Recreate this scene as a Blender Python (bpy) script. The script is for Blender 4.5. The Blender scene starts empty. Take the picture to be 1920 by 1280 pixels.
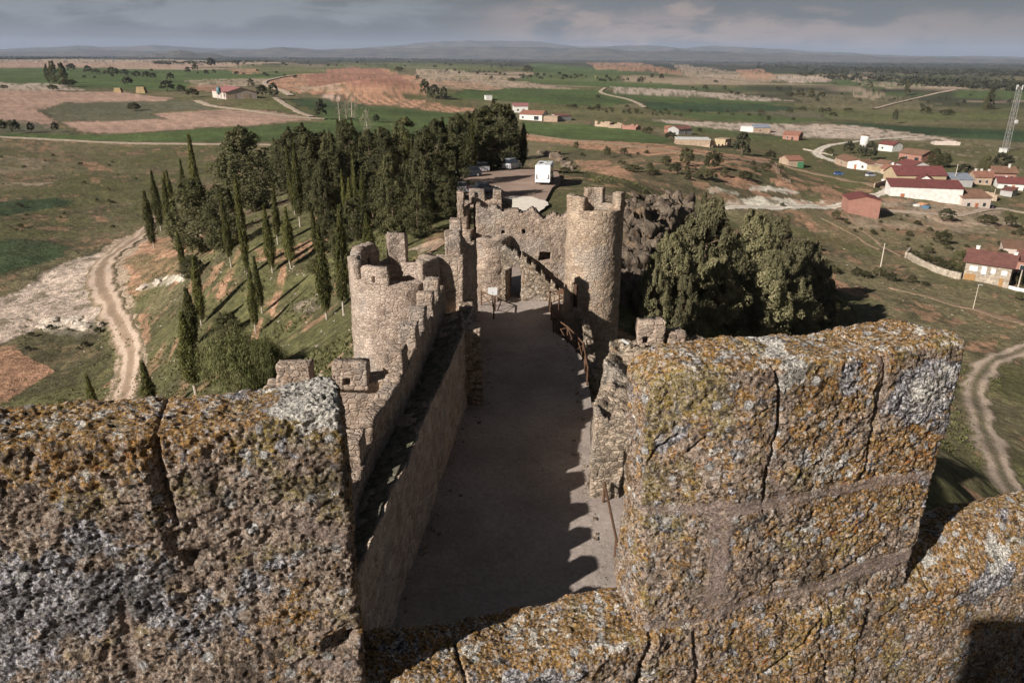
import bpy, math, random
HAZE = True
import numpy as np
from mathutils import Vector, Matrix
R = math.radians
rng = np.random.default_rng(7)
random.seed(7)
scene = bpy.context.scene
COL = scene.collection

# ------------------------------------------------------------------ camera
F = 1400.0
TH = R(20.88)
ROLL = R(0.36)
_u = np.array([0, math.sin(TH), math.cos(TH)])
_r = np.array([1.0, 0, 0])
FWD = np.array([0, math.cos(TH), -math.sin(TH)])
RT = _r * math.cos(ROLL) + _u * math.sin(ROLL)
UP = _u * math.cos(ROLL) - _r * math.sin(ROLL)

def ray(px, py):
    d = FWD * F + RT * (px - 960) + UP * (640 - py)
    return d / np.linalg.norm(d)

cam = bpy.data.cameras.new('camera')
cam.sensor_width = 36.0
cam.lens = 36.0 * F / 1920
cam.clip_start = 0.05
cam.clip_end = 60000
camo = bpy.data.objects.new('camera', cam)
COL.objects.link(camo)
camo.matrix_world = Matrix(((RT[0], UP[0], -FWD[0], 0), (RT[1], UP[1], -FWD[1], 0), (RT[2], UP[2], -FWD[2], 0), (0, 0, 0, 1)))
scene.camera = camo

# ------------------------------------------------------------------ noise
_P = rng.permutation(4096).astype(np.int64)
_V = rng.random(4096) * 2 - 1

def vnoise(p, s=0):
    p = np.asarray(p, dtype=np.float64)
    i = np.floor(p).astype(np.int64)
    f = p - i
    f = f * f * f * (f * (f * 6 - 15) + 10)
    out = 0
    ix, iy, iz = i[:, 0] + s * 17, i[:, 1] + s * 31, i[:, 2] + s * 57
    hx = [_P[(ix + a) & 4095] for a in (0, 1)]
    for a in (0, 1):
        wx = f[:, 0] if a else 1 - f[:, 0]
        for b in (0, 1):
            hy = _P[(hx[a] + iy + b) & 4095]
            wy = f[:, 1] if b else 1 - f[:, 1]
            for c in (0, 1):
                hz = _V[(_P[(hy + iz + c) & 4095])]
                wz = f[:, 2] if c else 1 - f[:, 2]
                out = out + hz * wx * wy * wz
    return out

def fbm(p, scale, octs=4, s=0, gain=0.5):
    a, t, out = 1.0, 0.0, 0
    p = np.asarray(p, dtype=np.float64) * scale
    for k in range(octs):
        out = out + a * vnoise(p + k * 19.37, s + k)
        t += a
        a *= gain
        p = p * 2.03
    return out / t * 1.6

def fbm2(x, y, scale, octs=4, s=0, gain=0.5):
    return fbm(np.stack([x, y, np.zeros_like(x) + 0.37], 1), scale, octs, s, gain)

def smooth(a, b, x):
    t = np.clip((x - a) / (b - a + 1e-12), 0, 1)
    return t * t * (3 - 2 * t)

# ------------------------------------------------------------------ object helpers
def tag(o, label=None, cat=None, group=None, kind=None):
    if label: o['label'] = label
    if cat: o['category'] = cat
    if group: o['group'] = group
    if kind: o['kind'] = kind
    return o

def link(o, parent=None):
    COL.objects.link(o)
    if parent is not None:
        o.parent = parent
    return o

def mesh_np(name, verts, quads=None, tris=None, mat=None, parent=None, smooth_=True, attrs=None, mats=None, midx=None, loc=None):
    """one mesh object out of numpy arrays; loc: base point that verts are made relative to"""
    verts = np.asarray(verts, dtype=np.float32)
    if loc is not None:
        verts = verts - np.asarray(loc, dtype=np.float32)
    me = bpy.data.meshes.new(name)
    nq = 0 if quads is None else len(quads)
    nt = 0 if tris is None else len(tris)
    me.vertices.add(len(verts))
    me.vertices.foreach_set('co', verts.ravel())
    idx = []
    if nq: idx.append(np.asarray(quads, dtype=np.int32).ravel())
    if nt: idx.append(np.asarray(tris, dtype=np.int32).ravel())
    idx = np.concatenate(idx)
    me.loops.add(len(idx))
    me.loops.foreach_set('vertex_index', idx)
    me.polygons.add(nq + nt)
    st = np.concatenate([np.arange(nq) * 4, nq * 4 + np.arange(nt) * 3]).astype(np.int32)
    me.polygons.foreach_set('loop_start', st)
    try:
        me.polygons.foreach_set('loop_total', np.concatenate([np.full(nq, 4), np.full(nt, 3)]).astype(np.int32))
    except Exception:
        pass
    me.polygons.foreach_set('use_smooth', np.full(nq + nt, bool(smooth_)))
    if mats:
        for m in mats: me.materials.append(m)
        me.polygons.foreach_set('material_index', np.asarray(midx, dtype=np.int32))
    elif mat:
        me.materials.append(mat)
    if attrs:
        for k, v in attrs.items():
            v = np.asarray(v, dtype=np.float32)
            if v.ndim == 1:
                a = me.attributes.new(k, 'FLOAT', 'POINT')
                a.data.foreach_set('value', v)
            else:
                a = me.attributes.new(k, 'FLOAT_COLOR', 'POINT')
                if v.shape[1] == 3:
                    v = np.concatenate([v, np.ones((len(v), 1), np.float32)], 1)
                a.data.foreach_set('color', v.ravel())
    me.update(calc_edges=True)
    me.validate()
    o = bpy.data.objects.new(name, me)
    if loc is not None:
        o.location = tuple(float(c) for c in loc)
    link(o, parent)
    if parent is not None and loc is not None:
        pass
    return o

def empty(name, loc, rz=0.0):
    o = bpy.data.objects.new(name, None)
    o.empty_display_size = 0.3
    o.location = tuple(float(c) for c in loc)
    o.rotation_euler = (0, 0, rz)
    COL.objects.link(o)
    return o

class MB:
    """collects small shapes; build() links them as one mesh object"""
    def __init__(s):
        s.v, s.q, s.t, s.n = [], [], [], 0
    def add(s, v, q=None, t=None):
        s.v.append(np.asarray(v, dtype=np.float64).reshape(-1, 3))
        if q is not None and len(q): s.q.append(np.asarray(q) + s.n)
        if t is not None and len(t): s.t.append(np.asarray(t) + s.n)
        s.n += len(s.v[-1])
        return s
    def hexa(s, c):
        """c: 8 corners, bottom 0-3 counterclockwise, top 4-7"""
        s.add(c, [(3, 2, 1, 0), (4, 5, 6, 7), (0, 1, 5, 4), (1, 2, 6, 5), (2, 3, 7, 6), (3, 0, 4, 7)])
        return s
    def box(s, cx, cy, z0, sx, sy, sz, bev=0.0):
        x0, x1, y0, y1 = cx - sx / 2, cx + sx / 2, cy - sy / 2, cy + sy / 2
        b = bev
        if b <= 0:
            return s.hexa([(x0, y0, z0), (x1, y0, z0), (x1, y1, z0), (x0, y1, z0), (x0, y0, z0 + sz), (x1, y0, z0 + sz), (x1, y1, z0 + sz), (x0, y1, z0 + sz)])
        rings = []
        for (e, z) in ((b, z0), (0, z0 + b), (0, z0 + sz - b), (b, z0 + sz)):
            rings.append([(x0 + e + b, y0 + e, z), (x1 - e - b, y0 + e, z), (x1 - e, y0 + e + b, z), (x1 - e, y1 - e - b, z), (x1 - e - b, y1 - e, z), (x0 + e + b, y1 - e, z), (x0 + e, y1 - e - b, z), (x0 + e, y0 + e + b, z)])
        return s.loft(rings)
    def loft(s, rings, cap=True):
        n = len(rings[0]); k = len(rings)
        v = np.array(rings, dtype=np.float64).reshape(-1, 3)
        q = []
        for a in range(k - 1):
            for i in range(n):
                j = (i + 1) % n
                q.append((a * n + i, a * n + j, (a + 1) * n + j, (a + 1) * n + i))
        t = []
        if cap:
            for base, rev in ((0, True), ((k - 1) * n, False)):
                for i in range(1, n - 1):
                    t.append((base, base + i + 1, base + i) if rev else (base, base + i, base + i + 1))
        s.add(v, q, t)
        return s
    def tube(s, a, b, r0, r1=None, n=8):
        a, b = np.array(a, float), np.array(b, float)
        r1 = r0 if r1 is None else r1
        d = b - a; d /= (np.linalg.norm(d) + 1e-9)
        x = np.cross(d, (0, 0, 1.0))
        if np.linalg.norm(x) < 1e-3: x = np.array([1.0, 0, 0])
        x /= np.linalg.norm(x); y = np.cross(d, x)
        ring = lambda c, r: [c + r * (math.cos(t) * x + math.sin(t) * y) for t in np.linspace(0, 2 * math.pi, n, endpoint=False)]
        return s.loft([ring(a, r0), ring(b, r1)])
    def build(s, name, mat, parent=None, smooth_=False, loc=None):
        v = np.concatenate(s.v)
        q = np.concatenate(s.q) if s.q else None
        t = np.concatenate(s.t) if s.t else None
        return mesh_np(name, v, q, t, mat, parent, smooth_, loc=loc)

# ------------------------------------------------------------------ node helpers
class NT:
    def __init__(s, name):
        s.m = bpy.data.materials.new(name)
        s.m.use_nodes = True
        s.nt = s.m.node_tree
        s.nt.nodes.clear()
        s.out = s.n('ShaderNodeOutputMaterial')
        s.b = s.n('ShaderNodeBsdfPrincipled')
        s.b.inputs['Roughness'].default_value = 0.9
        s.b.inputs['Specular IOR Level'].default_value = 0.2
        s.l(s.b.outputs[0], s.out.inputs[0])
    def n(s, t, **k):
        nd = s.nt.nodes.new(t)
        for a, b in k.items(): setattr(nd, a, b)
        return nd
    def l(s, a, b): s.nt.links.new(a, b)
    def setin(s, sock, v):
        if isinstance(v, bpy.types.NodeSocket): s.l(v, sock)
        elif v is not None:
            if isinstance(v, (tuple, list)) and sock.type == 'RGBA' and len(v) == 3: v = (*v, 1)
            sock.default_value = v
    def pos(s):
        return s.n('ShaderNodeNewGeometry').outputs['Position']
    def objpos(s):
        return s.n('ShaderNodeTexCoord').outputs['Object']
    def attr(s, name, col=False):
        a = s.n('ShaderNodeAttribute', attribute_name=name)
        return a.outputs['Color' if col else 'Fac']
    def noise(s, v, scale, detail=4, rough=0.55, dist=0.0, off=None, col=False):
        if off is not None:
            a = s.n('ShaderNodeVectorMath', operation='ADD'); s.l(v, a.inputs[0]); a.inputs[1].default_value = (off, off * 1.7, off * 0.3); v = a.outputs[0]
        t = s.n('ShaderNodeTexNoise')
        s.l(v, t.inputs['Vector'])
        t.inputs['Scale'].default_value = scale; t.inputs['Detail'].default_value = detail
        t.inputs['Roughness'].default_value = rough; t.inputs['Distortion'].default_value = dist
        return t.outputs['Color' if col else 'Fac']
    def vor(s, v, scale, feature='F1', out='Distance', rnd=1.0):
        t = s.n('ShaderNodeTexVoronoi', feature=feature)
        s.l(v, t.inputs['Vector']); t.inputs['Scale'].default_value = scale
        t.inputs['Randomness'].default_value = rnd
        return t.outputs[out]
    def math(s, op, a, b=None, c=None, clamp=False):
        m = s.n('ShaderNodeMath', operation=op); m.use_clamp = clamp
        s.setin(m.inputs[0], a)
        if b is not None: s.setin(m.inputs[1], b)
        if c is not None: s.setin(m.inputs[2], c)
        return m.outputs[0]
    def ramp(s, v, a, b, lo=0.0, hi=1.0):
        m = s.n('ShaderNodeMapRange'); m.interpolation_type = 'SMOOTHSTEP'
        s.setin(m.inputs['Value'], v)
        m.inputs['From Min'].default_value = a; m.inputs['From Max'].default_value = b
        m.inputs['To Min'].default_value = lo; m.inputs['To Max'].default_value = hi
        return m.outputs[0]
    def mix(s, fac, a, b, mode='MIX'):
        m = s.n('ShaderNodeMix', data_type='RGBA', blend_type=mode)
        s.setin(m.inputs['Factor'], fac); s.setin(m.inputs[6], a); s.setin(m.inputs[7], b)
        return m.outputs[2]
    def scale(s, v, sc):
        m = s.n('ShaderNodeMapping'); s.l(v, m.inputs['Vector']); m.inputs['Scale'].default_value = sc
        return m.outputs[0]
    def bump(s, h, dist=0.02, strength=1.0, prev=None):
        b = s.n('ShaderNodeBump'); b.inputs['Distance'].default_value = dist; b.inputs['Strength'].default_value = strength
        s.l(h, b.inputs['Height'])
        if prev is not None: s.l(prev, b.inputs['Normal'])
        return b.outputs[0]
    def done(s, col=None, normal=None, rough=None):
        if col is not None: s.setin(s.b.inputs['Base Color'], col)
        if normal is not None: s.l(normal, s.b.inputs['Normal'])
        if rough is not None: s.setin(s.b.inputs['Roughness'], rough)
        return s.m

def plain(name, col, rough=0.7, var=0.15, scale=3.0, metal=0.0, spec=0.3, bumpd=0.0):
    t = NT(name)
    p = t.objpos()
    n = t.noise(p, scale, 5, 0.6)
    v = t.ramp(n, 0.25, 0.75, 1 - var, 1 + var)
    m = t.n('ShaderNodeVectorMath', operation='SCALE')
    rgb = t.n('ShaderNodeRGB'); rgb.outputs[0].default_value = (*col, 1)
    t.l(rgb.outputs[0], m.inputs[0]); t.l(v, m.inputs['Scale'])
    t.b.inputs['Metallic'].default_value = metal
    t.b.inputs['Specular IOR Level'].default_value = spec
    nm = t.bump(n, bumpd) if bumpd else None
    return t.done(m.outputs[0], nm, rough)
# ------------------------------------------------------------------ terrain height
CP = np.array([
 (0,8,-18.7),(0,30,-18.7),(0,54,-18.7),(0,66,-18.45),(0,80,-18.4),(0,100,-18.5),(3,130,-18.7),(-5,20,-19.2),(6,20,-19.5),(10,100,-18.9),(-9,100,-18.7),
 (8,120,-18.8),(-6,125,-18.7),(12,130,-19.2),
 (-9,20,-21),(-9.5,40,-20.6),(-10,55,-19.8),(-9,75,-19),(-16,51,-24),(-31,69,-31),(-19,72,-25),(-30,84,-30.8),(-55,97,-42),(-40,60,-38),(-20,30,-30),(-40,30,-40),
 (-50,120,-30.5),(-36,100,-27.5),(-22,100,-22.5),(-20,130,-21),(-64,140,-35.5),(-40,150,-27),(-15,160,-21),(-30,190,-26),(-5,150,-20),(-10,190,-25),(0,230,-36),(-60,220,-36),(-30,230,-33),
 (-75,152,-38),(-84,167,-40),(-93,185,-41),(-100,150,-41),(-120,90,-42),(-75,75,-43),(-62,108,-42),(-150,200,-41),(-200,300,-40),(-100,300,-40),(-50,300,-39),(-300,500,-37),(-120,440,-37),
 (-200,612,-32.5),(-500,700,-32),(-400,1000,-33),(0,1000,-36),(-1500,2000,-31),(0,2000,-36),(-3000,5000,-30),(0,5000,-34),(0,12000,-40),(-8000,9000,-36),
 (10,150,-21.5),(23,136,-22),(20,110,-20.8),(14,80,-20.0),(10,60,-21),(12,40,-24.5),(16,20,-28),(33,53,-31.5),(45,58,-38),(63,96,-43),(77,145,-46),(51,120,-42),(27,80,-29.5),(32,100,-31.5),(21,60,-27.5),(30,125,-27.5),
 (49,202,-38),(72,266,-35),(30,200,-30),(20,170,-25),(60,230,-35),(10,250,-37),(40,320,-40),(44,355,-40),(143,272,-46),(100,215,-46),(132,340,-46.5),(107,161,-47.6),(170,250,-49.6),(250,350,-49),(400,600,-48),(150,600,-46),(0,480,-42),(-40,400,-40),
 (400,200,-49),(200,100,-48),(120,60,-46),(1000,1000,-47),(1000,2500,-46),(5000,5000,-42),(9000,9000,-40),(3000,500,-48),
 (0,-50,-25),(-60,-60,-40),(60,-60,-40),(0,-200,-42),(-400,-300,-42),(400,-300,-44),(-40,0,-38),(40,0,-38),(-100,0,-43),(100,0,-44),(-3000,500,-40),(0,-3000,-42),(-3000,-3000,-42),(3000,-3000,-42),(-12,0,-24),(12,0,-26),(0,-8,-20),
], dtype=float)

def _warp(x, y):
    r = np.hypot(x, y)
    s = np.log((r + 25) / 25.0) / (r + 1e-6)
    return np.stack([x * s, y * s], 1)

def _tps(d2):
    return 0.5 * d2 * np.log(d2 + 1e-12)

_cw = _warp(CP[:, 0], CP[:, 1])
_n = len(_cw)
_K = _tps(((_cw[:, None] - _cw[None]) ** 2).sum(2)) + np.eye(_n) * 2e-4
_Pm = np.concatenate([np.ones((_n, 1)), _cw], 1)
_A = np.block([[_K, _Pm], [_Pm.T, np.zeros((3, 3))]])
_W = np.linalg.solve(_A, np.concatenate([CP[:, 2], np.zeros(3)]))

def gauss(x, y, cx, cy, sx, sy, rot=0.0):
    c, s = math.cos(rot), math.sin(rot)
    a = (x - cx) * c + (y - cy) * s
    b = -(x - cx) * s + (y - cy) * c
    return np.exp(-(a / sx) ** 2 - (b / sy) ** 2)

def tz(x, y, fine=True):
    x = np.atleast_1d(np.asarray(x, float)); y = np.atleast_1d(np.asarray(y, float))
    out = np.zeros_like(x)
    for i in range(0, len(x), 100000):
        w = _warp(x[i:i + 100000], y[i:i + 100000])
        acc = _W[_n] + w @ _W[_n + 1:]
        for j in range(_n):
            acc = acc + _W[j] * _tps((w[:, 0] - _cw[j, 0]) ** 2 + (w[:, 1] - _cw[j, 1]) ** 2)
        out[i:i + 100000] = acc
    r = np.hypot(x, y)
    # red soil hill and the low broken hills of the middle distance
    hill = 12.5 * gauss(x, y, -132, 735, 56, 56)
    hill += 5 * gauss(x, y, -55, 760, 60, 60)
    hill += 10 * gauss(x, y, 260, 1500, 220, 120) + 9 * gauss(x, y, 480, 1250, 160, 90) + 5 * gauss(x, y, 150, 1000, 90, 50)
    hill += 7 * gauss(x, y, 620, 1150, 110, 60) + 5 * gauss(x, y, 820, 1250, 120, 60)
    out += hill
    amp = smooth(60, 800, r) * 1.6 + smooth(900, 3000, r) * 5
    out += amp * fbm2(x, y, 1 / 260.0, 3, 3)
    flat = 1 - smooth(1, 0.0, np.maximum(np.abs(x - 2) / 18, np.abs(y - 95) / 45))  # smooth car park plateau
    flatm = smooth(0.75, 1.0, np.maximum(np.abs(x - 1) / 14.0, np.abs(y - 95) / 44))
    near = (1 - smooth(150, 500, r)) * flatm
    out += near * 0.45 * fbm2(x, y, 1 / 7.0, 3, 11)
    # eroded gullies on the slope to the right of the track and below the bank
    er = gauss(x, y, 85, 270, 70, 45, 0.3)
    out += er * 2.2 * fbm2(x, y, 1 / 22.0, 4, 21)
    # ledge of the rock bank right of the car park
    return out

_ts = np.geomspace(12, 9000, 420)
def at(px, py, dz=0.0):
    d = ray(px, py)
    lo, hi = None, None
    ts = _ts
    for it in range(2):
        p = d[None] * ts[:, None]
        g = tz(p[:, 0], p[:, 1]) + dz
        below = np.nonzero(p[:, 2] < g)[0]
        if len(below) == 0: t = ts[-1]; break
        k = below[0]
        if k == 0: t = ts[0]; break
        a = p[k - 1, 2] - g[k - 1]; b = g[k] - p[k, 2]
        t = ts[k - 1] + (ts[k] - ts[k - 1]) * a / (a + b)
        ts = np.linspace(ts[k - 1], ts[k], 10)
    q = d * t
    return np.array([q[0], q[1], float(tz(q[0], q[1])[0])])

def depth(p):      # distance along the viewing axis
    return float(np.dot(p, FWD))

def hfrom(p, px_h):
    """metres of height that px_h photo pixels make at ground point p"""
    A = depth(p)
    d = p / np.linalg.norm(p)
    return px_h * A / F / math.cos(TH) / (1 + 0.0)

# ------------------------------------------------------------------ ground colours
C = dict(
 grass=(0.125, 0.120, 0.052), dull=(0.185, 0.158, 0.088), scrub=(0.088, 0.078, 0.042), green=(0.085, 0.118, 0.040), dgreen=(0.046, 0.074, 0.032),
 lgreen=(0.13, 0.145, 0.055), pink=(0.40, 0.265, 0.205), red=(0.34, 0.175, 0.125), orange=(0.42, 0.24, 0.155), tan=(0.42, 0.32, 0.24), white=(0.62, 0.56, 0.47),
 pale=(0.50, 0.40, 0.33), wood=(0.03, 0.035, 0.024), asphalt=(0.16, 0.12, 0.10), greyg=(0.12, 0.115, 0.075))

PAINT = [
 # far bands
 ('wood', [(-200,101),(700,104),(700,110),(400,112),(-200,113)], 1.0, 30),
 ('tan', [(-300,112),(200,111),(420,113),(560,119),(440,126),(-300,125)], 0.8, 12),
 ('pink', [(-300,119),(150,118),(470,120),(430,127),(150,127),(-300,127)], 0.7, 12),
 ('green', [(-300,127),(140,128),(300,131),(560,138),(520,146),(430,150),(340,170),(160,164),(-300,154)], 1.0, 5),
 ('lgreen', [(620,118),(900,120),(1000,128),(880,136),(640,128)], 0.8, 15),
 ('lgreen', [(450,128),(640,122),(760,130),(560,140),(450,140)], 0.8, 12),
 ('tan', [(330,150),(470,147),(520,152),(480,160),(380,164)], 0.7, 8),
 ('orange', [(425,131),(480,129),(490,138),(440,140)], 0.8, 5),
 ('pale', [(-300,152),(100,157),(170,170),(-300,168)], 0.8, 4),
 ('pink', [(-300,167),(230,172),(330,184),(310,189),(120,193),(72,209),(112,226),(98,242),(-60,215),(-300,210)], 1.0, 2.0),
 ('red', [(350,160),(425,158),(430,172),(360,170)], 0.7, 5),
 ('greyg', [(120,193),(240,190),(350,189),(432,204),(350,208),(280,212),(312,223),(108,227),(76,208)], 1.0, 2.5),
 ('pink', [(110,229),(310,223),(282,213),(420,206),(500,208),(602,223),(480,235),(300,245),(200,250),(150,247)], 1.0, 1.2),
 ('greyg', [(-200,212),(60,228),(110,240),(150,250),(60,250),(-200,245)], 1.0, 2),
 ('green', [(-300,244),(60,251),(200,253),(480,237),(640,226),(930,228),(900,262),(560,266),(300,266),(-300,250)], 1.0, 1.2),
 ('lgreen', [(430,200),(520,186),(560,205),(500,207)], 0.7, 2),
 ('green', [(560,188),(690,200),(880,214),(900,230),(640,240),(600,222)], 1.0, 2),
 ('dgreen', [(540,185),(620,184),(690,198),(640,204),(560,200)], 0.8, 3),
 # red hill and its skirts
 ('orange', [(500,150),(560,140),(700,128),(800,150),(830,160),(800,178),(700,182),(600,176),(520,172)], 1.0, 9),
 ('red', [(575,142),(610,134),(660,124),(715,130),(760,143),(770,158),(745,168),(645,159),(575,156)], 1.0, 6),
 ('tan', [(560,158),(640,162),(660,176),(560,172)], 0.7, 6),
 ('tan', [(780,128),(900,140),(960,150),(1080,165),(1060,178),(900,172),(800,165)], 0.8, 9),
 ('orange', [(800,150),(900,155),(960,170),(860,172)], 0.6, 8),
 ('orange', [(590,181),(640,176),(740,178),(905,206),(850,211),(700,196),(620,189)], 1.0, 2),
 ('pale', [(600,176),(640,177),(650,190),(600,185)], 0.7, 2),
 # middle distance right
 ('green', [(990,118),(1150,128),(1280,142),(1150,150),(1000,138)], 0.9, 10),
 ('green', [(1000,140),(1150,150),(1300,160),(1240,168),(1060,160),(960,152)], 0.9, 8),
 ('dull', [(1060,164),(1180,168),(1200,176),(1080,172)], 0.8, 6),
 ('green', [(960,165),(1130,170),(1240,185),(1150,200),(1000,195),(840,182)], 1.0, 6),
 ('orange', [(1100,118),(1200,118),(1260,130),(1300,140),(1230,138),(1120,130)], 0.75, 9),
 ('tan', [(1260,120),(1420,136),(1480,150),(1400,156),(1300,145)], 0.7, 9),
 ('orange', [(1380,132),(1430,130),(1460,148),(1400,150)], 0.8, 7),
 ('pale', [(1450,142),(1560,146),(1580,152),(1480,156)], 0.9, 6),
 ('pale', [(1145,163),(1300,171),(1400,178),(1500,190),(1440,190),(1300,182),(1150,174)], 0.85, 3),
 ('green', [(1160,176),(1300,183),(1440,191),(1500,197),(1300,195),(1190,190)], 1.0, 3),
 ('dgreen', [(1200,191),(1420,195),(1520,204),(1420,210),(1340,211),(1220,206)], 1.0, 2.5),
 ('green', [(1230,208),(1380,213),(1560,225),(1480,232),(1300,224)], 0.9, 3),
 ('greyg', [(1350,205),(1560,212),(1640,222),(1500,222)], 0.8, 4),
 ('dull', [(1480,170),(1700,180),(1760,195),(1700,210),(1520,200)], 0.8, 6),
 ('green', [(1560,146),(1680,150),(1750,160),(1640,172),(1560,160)], 0.9, 6),
 ('green', [(1780,170),(1920,166),(2100,170),(2100,186),(1800,184)], 0.9, 5),
 ('tan', [(1590,168),(1670,170),(1640,186),(1600,182)], 0.7, 4),
 ('tan', [(1600,150),(1790,160),(1800,166),(1660,166)], 0.6, 5),
 ('lgreen', [(1520,205),(1660,208),(1900,212),(1900,225),(1700,230),(1560,226)], 0.7, 4),
 ('pale', [(1205,224),(1400,231),(1560,233),(1660,240),(1730,250),(1800,264),(1650,262),(1500,258),(1350,244)], 1.0, 1.5),
 ('pale', [(1460,236),(1560,234),(1660,241),(1660,262),(1520,258)], 1.0, 2),
 ('dgreen', [(1540,228),(1700,236),(1960,246),(2100,255),(2100,275),(1930,268),(1760,256),(1640,240)], 1.0, 2),
 ('lgreen', [(985,200),(1150,205),(1280,215),(1200,226),(1040,215)], 0.4, 3),
 ('green', [(1180,222),(1260,232),(1420,250),(1500,262),(1420,262),(1240,238)], 0.8, 2),
 ('green', [(980,229),(1060,232),(1180,240),(1262,262),(1240,270),(1080,262),(980,250)], 1.0, 1.2),
 ('lgreen', [(1380,250),(1520,262),(1560,280),(1500,285),(1400,262)], 0.5, 2),
 # eroded banks and slopes below them
 ('orange', [(980,251),(1080,263),(1250,272),(1330,284),(1450,300),(1440,306),(1250,290),(1120,282),(1040,268),(990,262)], 0.95, 2.2),
 ('scrub', [(1000,285),(1120,282),(1250,290),(1440,306),(1560,340),(1560,362),(1400,372),(1250,360),(1060,300)], 0.75, 2.5),
 ('orange', [(1070,300),(1140,300),(1190,330),(1170,340),(1120,322)], 0.8, 1.5),
 ('orange', [(1350,332),(1410,340),(1440,352),(1400,356),(1350,344)], 0.85, 1.5),
 ('orange', [(1480,345),(1550,348),(1545,358),(1490,360)], 0.6, 1.5),
 ('orange', [(1445,308),(1460,310),(1475,340),(1460,344)], 0.8, 0.5),
 ('white', [(1405,345),(1460,350),(1500,360),(1480,366),(1410,358)], 0.9, 1.0),
 ('white', [(1325,353),(1380,358),(1390,366),(1330,362)], 0.65, 1.0),
 ('white', [(1362,378),(1430,368),(1460,372),(1540,376),(1590,380),(1590,390),(1450,389),(1400,390),(1362,394)], 0.95, 1.0),
 ('orange', [(1510,420),(1560,418),(1580,434),(1520,434)], 0.7, 0.8),
 ('tan', [(1040,395),(1100,410),(1160,380),(1060,372)], 0.0, 1.0),
 ('tan', [(1560,400),(1700,415),(1860,420),(1870,440),(1700,430),(1600,428)], 0.5, 2),
 ('tan', [(1690,375),(1860,390),(1920,420),(1820,425),(1700,410),(1680,395)], 0.6, 2),
 ('tan', [(1640,370),(1700,375),(1690,392),(1655,388)], 0.8, 1),
 ('orange', [(1530,508),(1570,515),(1600,545),(1580,550),(1540,530)], 0.7, 0.8),
 ('orange', [(1800,580),(1900,590),(1930,612),(1880,612)], 0.7, 0.8),
 ('orange', [(1815,640),(1860,625),(1870,640),(1820,655)], 0.6, 0.6),
 # ridge and car park surroundings
 ('white', [(935,372),(985,366),(1030,374),(1040,392),(990,402),(945,396)], 0.0, 0.4),
 ('dull', [(1040,330),(1100,340),(1160,360),(1160,400),(1040,400)], 0.6, 1.0),
 # left plain
 ('tan', [(-100,290),(40,292),(85,302),(80,320),(0,325),(-100,325)], 0.45, 2),
 ('orange', [(145,303),(180,304),(215,320),(170,320)], 0.8, 1.0),
 ('orange', [(165,332),(185,334),(190,345),(175,342)], 0.7, 0.6),
 ('tan', [(-100,341),(60,343),(115,341),(60,349),(-100,348)], 0.8, 0.8),
 ('orange', [(175,402),(205,408),(205,416),(180,414)], 0.7, 0.6),
 ('orange', [(105,408),(125,406),(125,416),(110,416)], 0.6, 0.5),
 ('dgreen', [(-100,382),(40,374),(110,371),(142,378),(120,388),(40,400),(-100,415)], 1.0, 0.8),
 ('dgreen', [(-100,455),(20,448),(90,452),(135,463),(118,482),(40,505),(-100,545)], 1.0, 0.8),
 ('scrub', [(-100,275),(400,290),(420,400),(250,470),(-100,560)], 0.25, 3),
 ('pale', [(-40,575),(80,515),(160,480),(215,455),(240,470),(205,500),(190,540),(210,600),(170,636),(60,622),(20,640),(-40,660)], 1.0, 1.4),
 ('white', [(70,600),(150,590),(175,610),(150,632),(90,625)], 0.6, 0.7),
 ('scrub', [(20,625),(60,622),(175,605),(205,640),(200,700),(90,740),(0,745),(60,690)], 0.8, 0.9),
 ('orange', [(-40,650),(30,655),(60,680),(105,692),(80,710),(30,740),(-40,770)], 0.9, 0.8),
 ('tan', [(180,480),(215,450),(290,425),(300,440),(235,490),(240,560),(262,600),(275,650),(268,700),(262,750),(205,750),(215,680),(200,610),(180,560)], 0.9, 0.8),
 ('orange', [(270,452),(330,440),(350,470),(355,520),(300,530),(262,560),(240,540),(232,490)], 0.75, 0.9),
 ('grass', [(240,490),(330,480),(352,515),(280,525)], 0.5, 0.4),
 ('orange', [(330,445),(400,455),(395,480),(340,475)], 0.5, 0.9),
 ('white', [(258,540),(300,520),(340,515),(345,528),(300,535),(262,548)], 0.85, 0.5),
 ('orange', [(470,470),(560,465),(580,480),(540,495),(480,490)], 0.6, 0.7),
 ('pale', [(552,570),(590,556),(610,566),(590,580),(556,590)], 0.75, 0.5),
 ('orange', [(260,590),(280,585),(280,640),(262,650)], 0.7, 0.4),
 ('tan', [(760,470),(830,445),(840,450),(790,475)], 0.8, 0.5),
 ('scrub', [(262,640),(330,560),(520,640),(640,660),(640,760),(262,760)], 0.35, 1.0),
]

def seg_dist(s, z, poly):
    best = np.full(len(s), 1e9)
    for (a, b), (c, d) in zip(poly[:-1], poly[1:]):
        vx, vz = c - a, d - b
        t = np.clip(((s - a) * vx + (z - b) * vz) / (vx * vx + vz * vz + 1e-12), 0, 1)
        best = np.minimum(best, np.hypot(s - a - t * vx, z - b - t * vz))
    return best

def pip(x, y, poly):
    inside = np.zeros(len(x), bool)
    n = len(poly)
    for i in range(n):
        x0, y0 = poly[i]; x1, y1 = poly[(i + 1) % n]
        if y0 == y1: continue
        c = ((y0 > y) != (y1 > y)) & (x < (x1 - x0) * (y - y0) / (y1 - y0) + x0)
        inside ^= c
    return inside

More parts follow.
